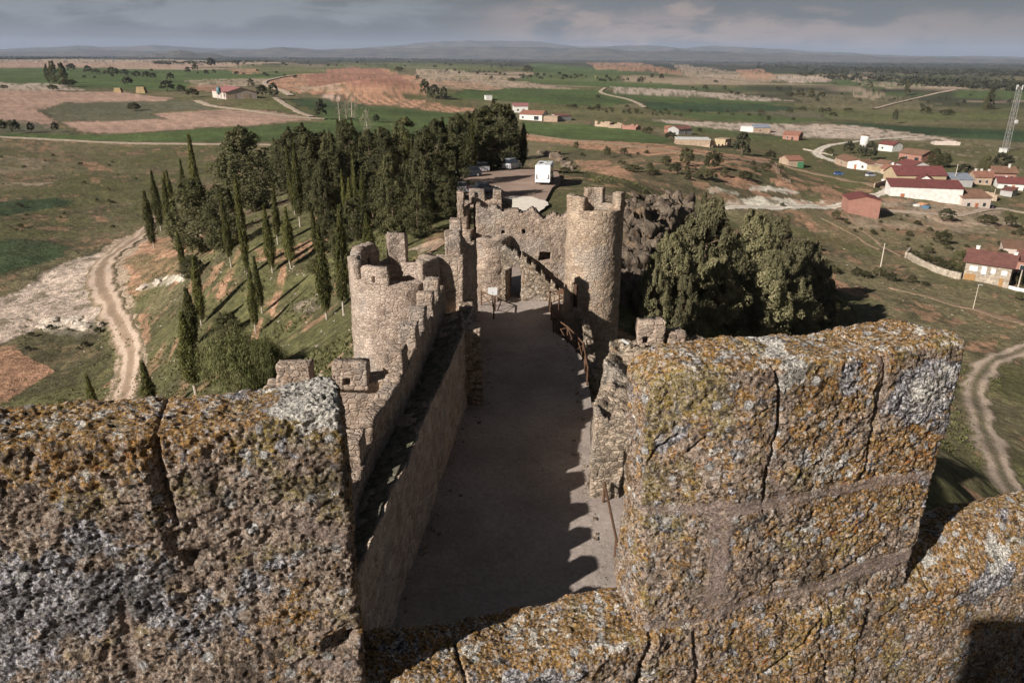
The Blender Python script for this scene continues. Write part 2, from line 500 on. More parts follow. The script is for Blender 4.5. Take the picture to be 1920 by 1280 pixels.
def ground_albedo(x, y):
    n = len(x)
    r = np.hypot(x, y)
    g = np.array(C['grass']); d = np.array(C['dull']); s = np.array(C['scrub']); t = np.array(C['tan'])
    n1 = fbm2(x, y, 1 / 45.0, 4, 5); n2 = fbm2(x, y, 1 / 9.0, 4, 6); n3 = fbm2(x, y, 1 / 2.2, 3, 8)
    n4 = fbm2(x, y, 1 / 300.0, 4, 9)
    col = g[None] * np.ones((n, 1))
    k = smooth(-0.25, 0.35, n1 + 0.4 * n2)[:, None]; col = col * (1 - k) + d * k
    k = (smooth(0.05, 0.4, n2 + 0.3 * n3) * 0.6)[:, None]; col = col * (1 - k) + s * k
    # bare soil showing through
    k = (smooth(0.34, 0.62, n2 * 0.55 + n3 * 0.6 + 0.15 * n1) * 0.55 * (1 - smooth(300, 900, r)))[:, None]
    soil = np.where((x < 200)[:, None], np.array(C['orange'])[None], t[None])
    col = col * (1 - k) + soil * k
    # far away: a patchwork of woods, scrub, pale banks
    far = smooth(700, 1300, r)
    patch = fbm2(x * 0.35, y, 1 / 190.0, 4, 13)
    p2 = fbm2(x * 0.3 + 900, y * 1.0, 1 / 120.0, 3, 15)
    kk = (smooth(0.0, 0.3, patch) * far * 0.85)[:, None]; col = col * (1 - kk) + np.array(C['wood']) * kk
    kk = (smooth(0.22, 0.45, p2) * far * 0.75)[:, None]; col = col * (1 - kk) + np.array(C['tan']) * kk
    kk = (smooth(0.3, 0.5, -p2) * far * 0.8)[:, None]; col = col * (1 - kk) + np.array(C['green']) * kk
    fw = (smooth(2200, 3200, r) * 0.8)[:, None]; col = col * (1 - fw) + np.array(C['wood']) * fw
    wob_cache = {}
    for name, poly, strength, wob in PAINT:
        if strength <= 0: continue
        wp = [at(a, b)[:2] for a, b in poly]
        xs = [p[0] for p in wp]; ys = [p[1] for p in wp]
        m = wob * 3 + 2
        sel = np.nonzero((x > min(xs) - m) & (x < max(xs) + m) & (y > min(ys) - m) & (y < max(ys) + m))[0]
        if len(sel) == 0: continue
        sx, sy = x[sel], y[sel]
        wx = fbm2(sx, sy, 1 / (wob * 5), 3, 31) * wob * 1.1
        wy = fbm2(sx + 500, sy, 1 / (wob * 5), 3, 33) * wob * 1.1
        fld = name in ('green', 'dgreen', 'pink')
        if fld: wx *= 0.35; wy *= 0.35
        ins = pip(sx + wx, sy + wy, wp)
        k = ins.astype(float) * strength
        c = np.array(C[name])[None] * (1 + 0.13 * n2[sel] + 0.16 * n3[sel] * (0.4 if fld else 1.0) + 0.12 * n1[sel])[:, None]
        if not fld:
            k = k * (0.35 + 0.65 * smooth(-0.22, 0.08, n2[sel] * 0.5 + n3[sel] * 0.55 + 0.12 + (strength - 0.7) * 0.5))
        if name == 'orange' and poly[0] == (590, 181):      # vineyard rows
            c = c * (1 + 0.22 * np.sign(np.sin((sx * 0.93 + sy * 0.36) * 2 * math.pi / 7.5)))[:, None]
        if name == 'pink':                                    # furrows
            c = c * (1 + 0.07 * np.sin((sx * 0.25 + sy * 0.97 + wx) * 2 * math.pi / 5.0) + 0.10 * fbm2(sx * 0.25, sy, 1 / 14.0, 3, 77))[:, None]
        if fld and name != 'pink':                            # drilled rows and tramlines of the crop
            c = c * (1 + 0.16 * fbm2(sx * 0.2, sy, 1 / 18.0, 3, 78) + 0.12 * fbm2(sx, sy, 1 / 60.0, 3, 79))[:, None]
        k = k[:, None]
        col[sel] = col[sel] * (1 - k) + c * k
        if fld or name in ('pale', 'greyg', 'lgreen'):       # weedy banks along the field edges
            D_ = np.hypot(sx, sy)
            dd = seg_dist(sx + wx, sy + wy, [tuple(q) for q in wp] + [tuple(wp[0])])
            e = (smooth(1.0, 0.3, dd / (0.5 + D_ * 0.0035)) * smooth(-0.15, 0.15, n2[sel] + n3[sel] * 0.4 + 0.03))[:, None] * 0.75
            col[sel] = col[sel] * (1 - e) + np.array(C['scrub'])[None] * 0.8 * e
    # tan goat-track streaks down the planted slope
    u = x * 0.8 + y * 0.25
    st = smooth(0.36, 0.5, fbm(np.stack([x * 0.9 + y * 0.12, y * 0.13, np.zeros(n)], 1), 0.75, 2, 41)) * gauss(x, y, -28, 92, 17, 22) * smooth(-0.2, 0.2, n2 + 0.1)
    k = np.clip(st * 1.3, 0, 0.75)[:, None]; col = col * (1 - k) + np.array(C['orange']) * k
    # orange flecks of the eroded slope on the right
    st = smooth(0.1, 0.35, fbm(np.stack([x, y * 1.0, np.zeros(n)], 1), 1 / 7.0, 4, 51)) * gauss(x, y, 75, 262, 70, 45, 0.2)
    k = np.clip(st * 1.2, 0, 0.8)[:, None]; col = col * (1 - k) + np.array(C['orange']) * k
    col *= (1 + 0.10 * n3 + 0.08 * n4)[:, None]
    return np.clip(col, 0.012, 0.8)

def build_ground():
    th = np.concatenate([np.radians(np.linspace(-180, -46, 70, endpoint=False)), np.radians(np.linspace(-46, -37, 50, endpoint=False)),
                         np.radians(np.linspace(-37, 37, 1080, endpoint=False)), np.radians(np.linspace(37, 46, 50, endpoint=False)), np.radians(np.linspace(46, 180, 70, endpoint=False))])
    ys = np.arange(0.9, 760, 0.95)
    rr = 30000.0 / ys
    rr = rr[(rr < 3500) & (rr > 38)][::-1]
    rows = np.concatenate([np.linspace(3, 38, 50, endpoint=False), rr, np.geomspace(rr[-1] * 1.03, 26000, 40)])
    T, RR = np.meshgrid(th, rows)
    x = (np.sin(T) * RR).ravel(); y = (np.cos(T) * RR).ravel()
    z = tz(x, y)
    col = ground_albedo(x, y)
    nr, nt = len(rows), len(th)
    i = np.arange(nr - 1)[:, None] * nt; j = np.arange(nt)[None]; j2 = (j + 1) % nt
    q = np.stack([i + j, i + j2, i + nt + j2, i + nt + j], -1).reshape(-1, 4)[:, ::-1]
    return x, y, z, col, q

t = NT('ground_soil_and_grass')
p = t.pos()
c = t.attr('albedo', True)
a = t.noise(p, 0.9, 6, 0.65); b = t.noise(p, 5.0, 4, 0.7, off=3.0); d = t.noise(p, 0.12, 5, 0.6, off=9.0)
v = t.math('MULTIPLY', t.ramp(a, 0.3, 0.72, 0.62, 1.4), t.ramp(b, 0.3, 0.7, 0.62, 1.4))
v = t.math('MULTIPLY', v, t.ramp(d, 0.3, 0.7, 0.88, 1.12))
m = t.n('ShaderNodeVectorMath', operation='SCALE'); t.l(c, m.inputs[0]); t.l(v, m.inputs['Scale'])
nm = t.bump(t.math('ADD', a, t.math('MULTIPLY', b, 0.35)), 0.75, 1.0)
M_GROUND = t.done(m.outputs[0], nm, 0.95)

_x, _y, _z, _c, _q = build_ground()
_g = mesh_np('ground', np.stack([_x, _y, _z], 1), _q, None, M_GROUND, None, True, {'albedo': _c})
tag(_g, 'rolling farmland of fields, scrub and bare soil round the castle hill', None, None, 'structure')
del _x, _y, _z, _c, _q
# ------------------------------------------------------------------ the keep's battlement right in front of the camera
_a = R(15.0)
TW = np.array([math.cos(_a), math.sin(_a), 0.0])
NW = np.array([-math.sin(_a), math.cos(_a), 0.0])

def swz(p):
    p = np.asarray(p, float)
    return p[:, [0]] * TW + p[:, [1]] * NW + p[:, [2]] * np.array([0, 0, 1.0])

def fp(px, py, w=2.46):
    d = ray(px, py)
    k = w / float(d @ NW)
    q = d * k
    return float(q @ TW), float(q[2])

def rbox(lo, hi, res, rad):
    lo = np.array(lo, float); hi = np.array(hi, float)
    n = np.maximum(2, np.round((hi - lo) / res).astype(int))
    ax = [np.linspace(lo[i], hi[i], n[i] + 1) for i in range(3)]
    V, Q, base = [], [], 0
    for a in range(3):
        b, c = (a + 1) % 3, (a + 2) % 3
        B, Cc = np.meshgrid(ax[b], ax[c], indexing='ij')
        for side in (0, 1):
            P = np.zeros((B.size, 3)); P[:, b] = B.ravel(); P[:, c] = Cc.ravel(); P[:, a] = hi[a] if side else lo[a]
            nb, nc = n[b] + 1, n[c] + 1
            i = np.arange(nb - 1)[:, None] * nc + np.arange(nc - 1)[None]
            q = np.stack([i, i + nc, i + nc + 1, i + 1], -1).reshape(-1, 4)
            if not side: q = q[:, ::-1]
            V.append(P); Q.append(q + base); base += len(P)
    V = np.concatenate(V); Q = np.concatenate(Q)
    key = np.round(V / (res * 0.2)).astype(np.int64)
    kk = key[:, 0] * 73856093 ^ key[:, 1] * 19349663 ^ key[:, 2] * 83492791
    _, first, inv = np.unique(kk, return_index=True, return_inverse=True)
    V = V[first]; Q = inv[Q]
    q = np.clip(V, lo + rad, hi - rad)
    d = V - q; nn = d / np.maximum(np.linalg.norm(d, axis=1, keepdims=True), 1e-9)
    return q + nn * rad, nn, Q

def lichen_block(name, lo, hi, res, rad, joints, zones, parent=None, warp=None, seed=0, proud=None, ochre=None):
    """joints: (px polyline, half width m, depth m, mortar 0..1); zones: (kind, px, py, radius m, strength)"""
    P, N, Q = rbox(lo, hi, res, rad)
    if warp is not None:
        P = warp(P)
    p0 = P.copy()
    h = 0.016 * fbm(p0, 2.2, 3, 60 + seed) + 0.006 * fbm(p0, 9, 3, 70 + seed) + 0.0048 * fbm(p0, 32, 3, 80 + seed, 0.7)
    crust = fbm(p0, 22, 4, 90 + seed, 0.65)
    h = h + 0.006 * np.maximum(crust, 0) - 0.012 * np.maximum(-crust - 0.12, 0)
    h = h + 0.0035 * fbm(p0, 85, 2, 95 + seed)
    mort = np.zeros(len(P)); zo = np.full(len(P), -0.09); zg = np.zeros(len(P)); zw = np.zeros(len(P)); zy = np.zeros(len(P))
    s, z = p0[:, 0], p0[:, 2]
    front = smooth(0.2, 0.6, -N[:, 1])
    wob = 0.012 * fbm(p0, 7, 3, 101)
    for pl, hw, dep, mo in joints:
        pts = [fp(a, b) for a, b in pl]
        d = seg_dist(s + wob, z + wob * 0.7, pts)
        if pts[0][1] > hi[2] - 0.08 and dep > 0.012:          # a vertical joint that reaches the top runs back over it
            d = np.where(N[:, 2] > 0.5, np.abs(s + wob - pts[0][0]) + 0.006, d)
            fr = np.maximum(front, smooth(0.3, 0.7, N[:, 2]))
        else:
            fr = front
        g = np.exp(-(d / hw) ** 2) * fr
        h = h - dep * g
        mort = np.maximum(mort, mo * smooth(1.3, 0.6, d / hw) * fr)
        h = h * (1 - 0.75 * mo * smooth(1.3, 0.6, d / hw) * fr) - 0.004 * mo * g
    for kind, px, py, rad_, st in zones:
        a, b = fp(px, py)
        dd = np.hypot(s - a + 4 * wob, z - b + 4 * wob) / rad_
        k = st * smooth(1.3, 0.55, dd + 0.5 * fbm(p0, 6, 3, 120)) * (np.maximum(front, smooth(0.3, 0.7, N[:, 2])) if kind == 'w' else front)
        if kind == 'o': zo = np.maximum(zo, k)
        if kind == 'g': zg = np.maximum(zg, k)
        if kind == 'w': zw = np.maximum(zw, k)
        if kind == 'y': zy = np.maximum(zy, k)
        if kind == 'm': mort = np.maximum(mort, k); h = h * (1 - 0.7 * k)
    if ochre is not None:
        zo = zo + ochre(p0, N)
    if proud is not None:
        h = h + proud(p0, N)
    P = P + N * h[:, None]
    top = smooth(0.3, 0.8, N[:, 2] + 0.15 * fbm(p0, 8, 2, 130))
    o = mesh_np(name, swz(P), Q, None, M_LICHEN, parent, True,
                {'mortar': mort, 'zo': zo, 'zg': zg, 'zw': zw, 'zy': zy, 'topface': top})
    return o

t = NT('lichen_covered_limestone')
p = t.pos()
n_big = t.noise(p, 3.5, 5, 0.6)
n_mid = t.noise(p, 16, 6, 0.65, 0.3)
n_fin = t.noise(p, 75, 5, 0.7)
n_gr = t.noise(p, 210, 3, 0.7, off=4)
mort, zo, zg, zw, zy, tp = (t.attr(k) for k in ('mortar', 'zo', 'zg', 'zw', 'zy', 'topface'))
stone = t.mix(t.ramp(n_mid, 0.35, 0.65), (0.21, 0.150, 0.112), (0.44, 0.335, 0.265))
# ochre / orange crust
och = t.mix(t.ramp(n_fin, 0.35, 0.65), (0.21, 0.112, 0.032), (0.43, 0.245, 0.080))
f_och = t.math('ADD', t.math('MULTIPLY', t.noise(p, 11, 6, 0.7, 0.5, off=7), 1.0), t.math('ADD', t.math('MULTIPLY', zo, 0.22), t.math('MULTIPLY', tp, 0.16)))
c = t.mix(t.ramp(f_och, 0.48, 0.56, 0, 0.92), stone, och)
# rust-orange spots
f = t.math('ADD', t.noise(p, 19, 5, 0.65, 0.6, off=13), t.math('MULTIPLY', zo, 0.10))
c = t.mix(t.ramp(f, 0.645, 0.69, 0, 0.85), c, (0.44, 0.15, 0.025))
# olive-yellow dust
f = t.math('ADD', t.noise(p, 6, 5, 0.6, 0.3, off=21), t.math('MULTIPLY', zy, 0.25))
c = t.mix(t.ramp(f, 0.52, 0.68, 0, 0.7), c, (0.27, 0.215, 0.07))
# pale pinkish grains
f = t.noise(p, 48, 4, 0.7, 0.2, off=31)
c = t.mix(t.ramp(f, 0.53, 0.60, 0, 0.8), c, (0.52, 0.43, 0.36))
# grey-blue crust lichens
f = t.math('ADD', t.noise(p, 8.5, 6, 0.72, 0.5, off=41), t.math('MULTIPLY', zg, 0.20))
gg = t.mix(t.ramp(n_fin, 0.40, 0.60), (0.13, 0.13, 0.15), (0.50, 0.50, 0.54))
c = t.mix(t.ramp(f, 0.575, 0.63, 0, 0.92), c, gg)
# white crusts, larger on the top
f = t.math('ADD', t.noise(p, 13, 6, 0.7, 0.4, off=51), t.math('ADD', t.math('MULTIPLY', zw, 0.30), t.math('MULTIPLY', tp, 0.075)))
c = t.mix(t.ramp(f, 0.625, 0.665, 0, 0.95), c, t.mix(t.ramp(n_gr, 0.3, 0.7), (0.5, 0.47, 0.42), (0.78, 0.75, 0.70)))
# crisp grains, each a crystal or lichen lobe of its own tone
cellc = t.n('ShaderNodeSeparateColor'); t.l(t.vor(p, 125, 'F1', 'Color'), cellc.inputs[0])
c = t.mix(t.ramp(cellc.outputs[0], 0.84, 0.90, 0, 0.55), c, (0.50, 0.44, 0.37))
c = t.mix(t.ramp(cellc.outputs[1], 0.84, 0.90, 0, 0.7), c, (0.035, 0.028, 0.024))
cell2 = t.n('ShaderNodeSeparateColor'); t.l(t.vor(p, 62, 'F1', 'Color'), cell2.inputs[0])
c = t.mix(t.math('MULTIPLY', t.ramp(cell2.outputs[0], 0.88, 0.92, 0, 0.7), t.ramp(n_mid, 0.42, 0.6)), c, (0.55, 0.52, 0.48))
c = t.mix(t.math('MULTIPLY', t.ramp(cell2.outputs[2], 0.84, 0.88, 0, 0.8), t.ramp(n_mid, 0.65, 0.45)), c, (0.04, 0.032, 0.028))
# rounded pale rosettes with a darker rim
ro = t.vor(p, 14, 'F1', 'Distance'); rc = t.n('ShaderNodeSeparateColor'); t.l(t.vor(p, 14, 'F1', 'Color'), rc.inputs[0])
ro = t.math('ADD', ro, t.math('MULTIPLY', t.math('SUBTRACT', n_fin, 0.5), 0.22))
pres = t.ramp(rc.outputs[0], 0.72, 0.76)
c = t.mix(t.math('MULTIPLY', t.ramp(ro, 0.40, 0.33, 0, 0.55), pres), c, (0.10, 0.085, 0.075))
c = t.mix(t.math('MULTIPLY', t.ramp(ro, 0.33, 0.26, 0, 0.85), pres), c, t.mix(t.ramp(n_gr, 0.35, 0.65), (0.30, 0.29, 0.28), (0.62, 0.61, 0.60)))
# black crust
f = t.math('SUBTRACT', t.noise(p, 30, 6, 0.75, 0.4, off=61), t.math('MULTIPLY', tp, 0.06))
c = t.mix(t.ramp(f, 0.56, 0.625, 0, 0.85), c, (0.030, 0.024, 0.020))
f = t.noise(p, 4.0, 5, 0.7, 0.4, off=71)
c = t.mix(t.math('MULTIPLY', t.ramp(f, 0.50, 0.64, 0, 0.62), t.ramp(tp, 0, 1, 1, 0.2)), c, (0.05, 0.040, 0.032))
# mortar joints: smoother pinkish grey
c = t.mix(t.math('MULTIPLY', mort, t.ramp(t.noise(p, 20, 4, 0.6, off=81), 0.3, 0.5, 0.35, 1.0)), c, t.mix(t.ramp(n_gr, 0.35, 0.65), (0.19, 0.145, 0.125), (0.40, 0.31, 0.275)))
v = t.math('MULTIPLY', t.ramp(n_fin, 0.30, 0.70, 0.66, 1.62), t.ramp(n_gr, 0.28, 0.72, 0.66, 1.5))
m = t.n('ShaderNodeVectorMath', operation='SCALE'); t.l(c, m.inputs[0]); t.l(v, m.inputs['Scale'])
b1 = t.bump(n_fin, 0.022, 1.0)
b2 = t.bump(t.noise(p, 42, 5, 0.75, off=31), 0.022, 1.0, b1)
b3 = t.bump(n_gr, 0.008, 1.0, b2)
M_LICHEN = t.done(m.outputs[0], b3, 0.92)

RES = 0.0052
keep = empty('castle_keep', (0, 1.0, -19))
tag(keep, 'lichen crusted battlement of the keep filling the foreground', 'tower')

def sink(name, *a, **k):
    o = lichen_block(name, *a, **k)
    o.parent = keep
    o.location = (-keep.location[0], -keep.location[1], -keep.location[2])
    return o

# left merlon
def proudL(P, N):
    # the stone left of the joint stands a little proud of its neighbour, with a dark crevice between
    s0 = fp(292, 900)[0]
    k = smooth(s0 + 0.02, s0 - 0.02, P[:, 0] + 0.03 * (P[:, 2] + 1.7)) * smooth(0.3, 0.7, -N[:, 1]) * smooth(-1.95, -1.6, P[:, 2])
    a, b = fp(650, 1200)
    hole = np.exp(-((P[:, 0] - a) / 0.07) ** 2 - ((P[:, 2] - b) / 0.045) ** 2) * smooth(0.2, 0.6, -N[:, 1])
    a, b = fp(360, 1050)
    hole2 = np.exp(-((P[:, 0] - a) / 0.03) ** 2 - ((P[:, 2] - b) / 0.03) ** 2) * smooth(0.2, 0.6, -N[:, 1])
    return 0.018 * k - 0.09 * hole - 0.04 * hole2
def warpL(P):
    P = P.copy()
    s, z = P[:, 0], P[:, 2]
    top = smooth(-1.6, -1.2, z)
    P[:, 2] += top * (0.012 * np.sin(s * 3.1) - 0.02 * smooth(-1.2, -1.7, s))
    P[:, 1] -= 0.05 * smooth(-1.9, -2.6, z) * smooth(2.7, 2.5, P[:, 1])
    return P
sink('merlon', (-3.3, 2.46, -2.75), (0.035, 2.80, -1.175), RES, 0.03,
     [([(290, 815), (300, 880), (312, 935), (330, 985)], 0.009, 0.030, 0.0),
      ([(560, 985), (600, 1000), (668, 1012)], 0.03, 0.004, 0.7),
      ([(450, 1000), (480, 1080), (490, 1180), (500, 1280)], 0.016, 0.010, 0.25),
      ([(230, 1130), (250, 1280)], 0.02, 0.010, 0.5),
      ([(-100, 1085), (120, 1060), (260, 1075)], 0.012, 0.010, 0.0),
      ([(560, 1235), (650, 1240), (690, 1225)], 0.022, 0.012, 0.6)],
     [('g', 60, 1180, 0.30, 1.0), ('g', -80, 1150, 0.4, 1.0), ('g', 190, 1130, 0.14, 0.9), ('g', 280, 1060, 0.09, 1.0), ('g', 300, 1140, 0.13, 0.8), ('g', 480, 1090, 0.10, 0.6),
      ('g', 400, 1170, 0.14, 0.55), ('w', 610, 775, 0.10, 1.1), ('w', 560, 780, 0.09, 0.7), ('o', 560, 1180, 0.25, 0.55), ('y', 620, 900, 0.1, 0.7), ('y', 560, 860, 0.2, 0.5), ('o', 300, 780, 0.3, 0.4)],
     warp=warpL, seed=0, proud=proudL,
     ochre=lambda P, N: -0.62 * smooth(0.3, 0.7, -N[:, 1]) * smooth(-1.28, -1.42, P[:, 2] + 0.05 * fbm(P, 5, 3, 160)))

# right merlon
def warpR(P):
    P = P.copy()
    s, w_, z = P[:, 0], P[:, 1], P[:, 2]
    # chipped, rounded upper left corner, stepped crest, right end leaning out
    top = smooth(-1.75, -1.2, z)
    P[:, 2] += top * (0.018 * np.sin((s - 1.3) * 4.2) + 0.02 * smooth(1.9, 2.05, s) + 0.03 * smooth(2.05, 2.5, s) - 0.06 * smooth(1.42, 1.27, s))
    P[:, 1] += (0.11 * smooth(1.75, 1.28, s)) * smooth(2.8, 2.46, w_) * smooth(-2.45, -1.9, z)
    P[:, 0] -= 0.03 * smooth(-2.0, -2.6, z) * smooth(2.4, 2.75, s)
    P[:, 2] -= 0.10 * smooth(2.62, 2.76, s) * smooth(2.56, 2.80, w_) * top
    return P
sink('merlon', (1.285, 2.46, -2.80), (2.76, 2.81, -1.20), RES, 0.035,
     [([(1455, 680), (1470, 720), (1462, 800), (1440, 880), (1432, 960)], 0.008, 0.030, 0.0),
      ([(1445, 800), (1452, 900), (1470, 960)], 0.025, 0.006, 0.45),
      ([(1655, 655), (1660, 700), (1640, 790), (1620, 900)], 0.009, 0.022, 0.0),
      ([(1655, 655), (1652, 760)], 0.03, 0.006, 0.4),
      ([(1225, 985), (1330, 965), (1420, 950), (1520, 930), (1600, 915), (1760, 890)], 0.026, 0.008, 0.75),
      ([(1360, 960), (1352, 1030), (1345, 1120)], 0.050, 0.006, 0.95),
      ([(1345, 965), (1440, 945)], 0.035, 0.006, 0.95),
      ([(1200, 1180), (1300, 1165), (1400, 1130), (1540, 1100), (1640, 1065), (1710, 1035)], 0.024, 0.010, 0.7),
      ([(1600, 1075), (1700, 1045)], 0.045, 0.004, 0.9),
      ([(1290, 830), (1250, 870), (1235, 900)], 0.008, 0.020, 0.0), ([(1240, 760), (1225, 800)], 0.008, 0.016, 0.0), ([(1335, 830), (1310, 860)], 0.007, 0.018, 0.0),
      ([(1660, 1010), (1600, 1060), (1560, 1080)], 0.007, 0.014, 0.0)],
     [('g', 1730, 740, 0.15, 1.3), ('g', 1760, 800, 0.08, 1.0), ('w', 1745, 730, 0.10, 0.55), ('g', 1600, 700, 0.06, 0.8), ('w', 1540, 890, 0.15, 0.42), ('w', 1500, 700, 0.05, 0.8),
      ('o', 1740, 850, 0.22, 1.0), ('o', 1640, 940, 0.3, 0.7), ('o', 1560, 760, 0.25, 0.4), ('o', 1780, 960, 0.2, 0.9), ('y', 1260, 780, 0.25, 0.9), ('y', 1200, 950, 0.25, 0.8), ('g', 1300, 820, 0.05, 0.9),
      ('g', 1270, 850, 0.05, 0.9), ('w', 1340, 860, 0.03, 1.0), ('w', 1520, 1000, 0.10, 0.35), ('m', 1360, 1120, 0.10, 0.6)],
     warp=warpR, seed=3,
     ochre=lambda P, N: -0.02 * smooth(0.3, 0.7, -N[:, 1]))

# wall under the merlons with the embrasure sills
def warpS(P):
    P = P.copy()
    s, w_, z = P[:, 0], P[:, 1], P[:, 2]
    top = smooth(-2.8, -2.48, z)
    P[:, 2] += top * (0.035 * np.sin(s * 5.1 + 0.4) + 0.03 * fbm(P, 3.0, 2, 140) + 0.02 * smooth(0.5, 1.0, s))
    P[:, 1] += top * 0.03 * fbm(P, 4.0, 2, 141)
    return P
sink('parapet_wall', (-3.3, 2.43, -3.6), (2.5, 2.83, -2.485), RES, 0.055,
     [([(870, 1225), (862, 1300)], 0.012, 0.03, 0.0), ([(1215, 1190), (1180, 1300)], 0.014, 0.03, 0.0), ([(1300, 1180), (1296, 1300)], 0.010, 0.02, 0.3), ([(1560, 1100), (1500, 1200), (1420, 1260)], 0.010, 0.025, 0.0),
      ([(1540, 1110), (1530, 1180), (1545, 1280)], 0.009, 0.014, 0.0), ([(1250, 1250), (1480, 1262), (1600, 1240)], 0.010, 0.015, 0.2)],
     [('o', 1450, 1230, 0.4, 0.5), ('o', 950, 1210, 0.4, 0.4), ('g', 1000, 1255, 0.2, 0.8), ('w', 1200, 1262, 0.08, 0.5), ('y', 760, 1250, 0.2, 0.6), ('o', 1650, 1130, 0.2, 0.6)],
     warp=warpS, seed=5)
def warpS2(P):
    P = P.copy()
    s, w_, z = P[:, 0], P[:, 1], P[:, 2]
    top = smooth(-2.8, -2.36, z)
    P[:, 2] += top * (-0.16 * smooth(2.66, 2.44, w_) + 0.04 * smooth(3.0, 3.15, s))
    return P
sink('sill', (2.42, 2.44, -3.6), (4.6, 2.82, -2.33), 0.006, 0.06,
     [([(1760, 1010), (1740, 1060), (1700, 1110)], 0.009, 0.03, 0.0), ([(1850, 980), (1860, 1020)], 0.010, 0.02, 0.0), ([(1830, 1100), (1700, 1150)], 0.010, 0.02, 0.0)],
     [('o', 1800, 1040, 0.4, 0.7), ('w', 1880, 1050, 0.06, 0.8), ('g', 1850, 1090, 0.15, 0.8)],
     warp=warpS2, seed=8)
# ------------------------------------------------------------------ medieval masonry
def masonry(name, base, dark, light, stone=3.7, mortar=(0.30, 0.235, 0.19), lum=1.0, patch=0.5):
    t = NT(name)
    p = t.pos()
    wob = t.n('ShaderNodeVectorMath', operation='ADD')
    nz = t.noise(p, 1.6, 3, 0.5, col=True)
    sc = t.n('ShaderNodeVectorMath', operation='SCALE'); t.l(nz, sc.inputs[0]); sc.inputs['Scale'].default_value = 0.22
    t.l(p, wob.inputs[0]); t.l(sc.outputs[0], wob.inputs[1])
    q = t.scale(wob.outputs[0], (1, 1, 1.7))
    # patches of big blocks among smaller rubble
    sel = t.ramp(t.noise(p, 0.55, 3, 0.5, 0.5, off=33), 0.50, 0.53)
    edge = t.math('ADD', t.math('MULTIPLY', t.vor(q, stone, 'DISTANCE_TO_EDGE', 'Distance'), t.math('SUBTRACT', 1.0, sel)), t.math('MULTIPLY', t.vor(q, stone * 0.74, 'DISTANCE_TO_EDGE', 'Distance', 0.75), sel))
    cell = t.mix(sel, t.vor(q, stone, 'F1', 'Color'), t.vor(q, stone * 0.74, 'F1', 'Color', 0.75))
    sep = t.n('ShaderNodeSeparateColor'); t.l(cell, sep.inputs[0])
    big = t.noise(p, 0.5, 5, 0.6)
    mid = t.noise(p, 2.6, 6, 0.65, off=4)
    fin = t.noise(p, 14, 5, 0.7, off=6)
    c = t.mix(t.ramp(sep.outputs[0], 0.0, 1.0), dark, light)
    c = t.mix(t.ramp(sep.outputs[1], 0.55, 0.9, 0, 0.55), c, base)
    c = t.mix(t.ramp(edge, 0.02, 0.10, 0.55, 0.0), c, mortar)
    c = t.mix(t.ramp(big, 0.5, 0.68, 0, patch), c, tuple(min(0.75, v * 1.55) for v in base))
    c = t.mix(t.ramp(mid, 0.54, 0.68, 0, 0.5), c, tuple(v * 0.42 for v in base))
    c = t.mix(t.ramp(t.noise(p, 0.9, 6, 0.7, off=15), 0.60, 0.70, 0, 0.8), c, (0.50, 0.43, 0.35))
    c = t.mix(t.ramp(t.noise(p, 1.3, 6, 0.7, off=25), 0.58, 0.68, 0, 0.5), c, (0.24, 0.14, 0.07))
    c = t.mix(t.ramp(t.noise(t.scale(p, (1, 1, 0.3)), 0.8, 6, 0.7, off=45), 0.55, 0.68, 0, 0.65), c, tuple(v * 0.38 for v in base))
    c = t.mix(t.ramp(t.noise(p, 0.35, 4, 0.6, off=55), 0.52, 0.62, 0, 0.35), c, (0.30, 0.28, 0.26))
    v = t.ramp(fin, 0.25, 0.75, 0.62 * lum, 1.32 * lum)
    m = t.n('ShaderNodeVectorMath', operation='SCALE'); t.l(c, m.inputs[0]); t.l(v, m.inputs['Scale'])
    h = t.math('ADD', t.ramp(edge, 0.0, 0.16), t.math('MULTIPLY', fin, 0.5))
    b1 = t.bump(h, 0.05, 0.8)
    b2 = t.bump(mid, 0.10, 0.8, b1)
    return t.done(m.outputs[0], b2, 0.93)

M_WALL = masonry('rubble_masonry', (0.35, 0.272, 0.215), (0.22, 0.165, 0.13), (0.42, 0.33, 0.262))
M_TOWER = masonry('tower_masonry', (0.38, 0.305, 0.255), (0.24, 0.185, 0.152), (0.46, 0.375, 0.31), 4.3)
M_TOWER2 = masonry('gate_tower_masonry', (0.39, 0.295, 0.215), (0.28, 0.205, 0.15), (0.46, 0.36, 0.27), 3.6, patch=0.6)
M_RENDER = masonry('worn_wall_face', (0.42, 0.335, 0.275), (0.30, 0.23, 0.185), (0.50, 0.41, 0.335), 2.4, (0.42, 0.33, 0.26), 1.0, 0.3)
M_RUBBLE = masonry('rubble_core', (0.34, 0.265, 0.205), (0.14, 0.11, 0.08), (0.48, 0.39, 0.30), 4.5, (0.10, 0.08, 0.06))
t = NT('rubble_walkway')
p = t.pos()
a = t.noise(p, 3, 6, 0.75); b = t.noise(p, 11, 5, 0.7, off=3)
c = t.mix(t.ramp(a, 0.42, 0.58), (0.10, 0.10, 0.07), (0.26, 0.23, 0.18))
c = t.mix(t.ramp(b, 0.55, 0.63, 0, 0.85), c, (0.36, 0.32, 0.28))
c = t.mix(t.ramp(t.noise(p, 2.2, 5, 0.7, off=9), 0.55, 0.62, 0, 0.8), c, (0.11, 0.12, 0.05))
M_WALK = t.done(c, t.bump(t.math('ADD', a, b), 0.12, 1.0), 0.95)

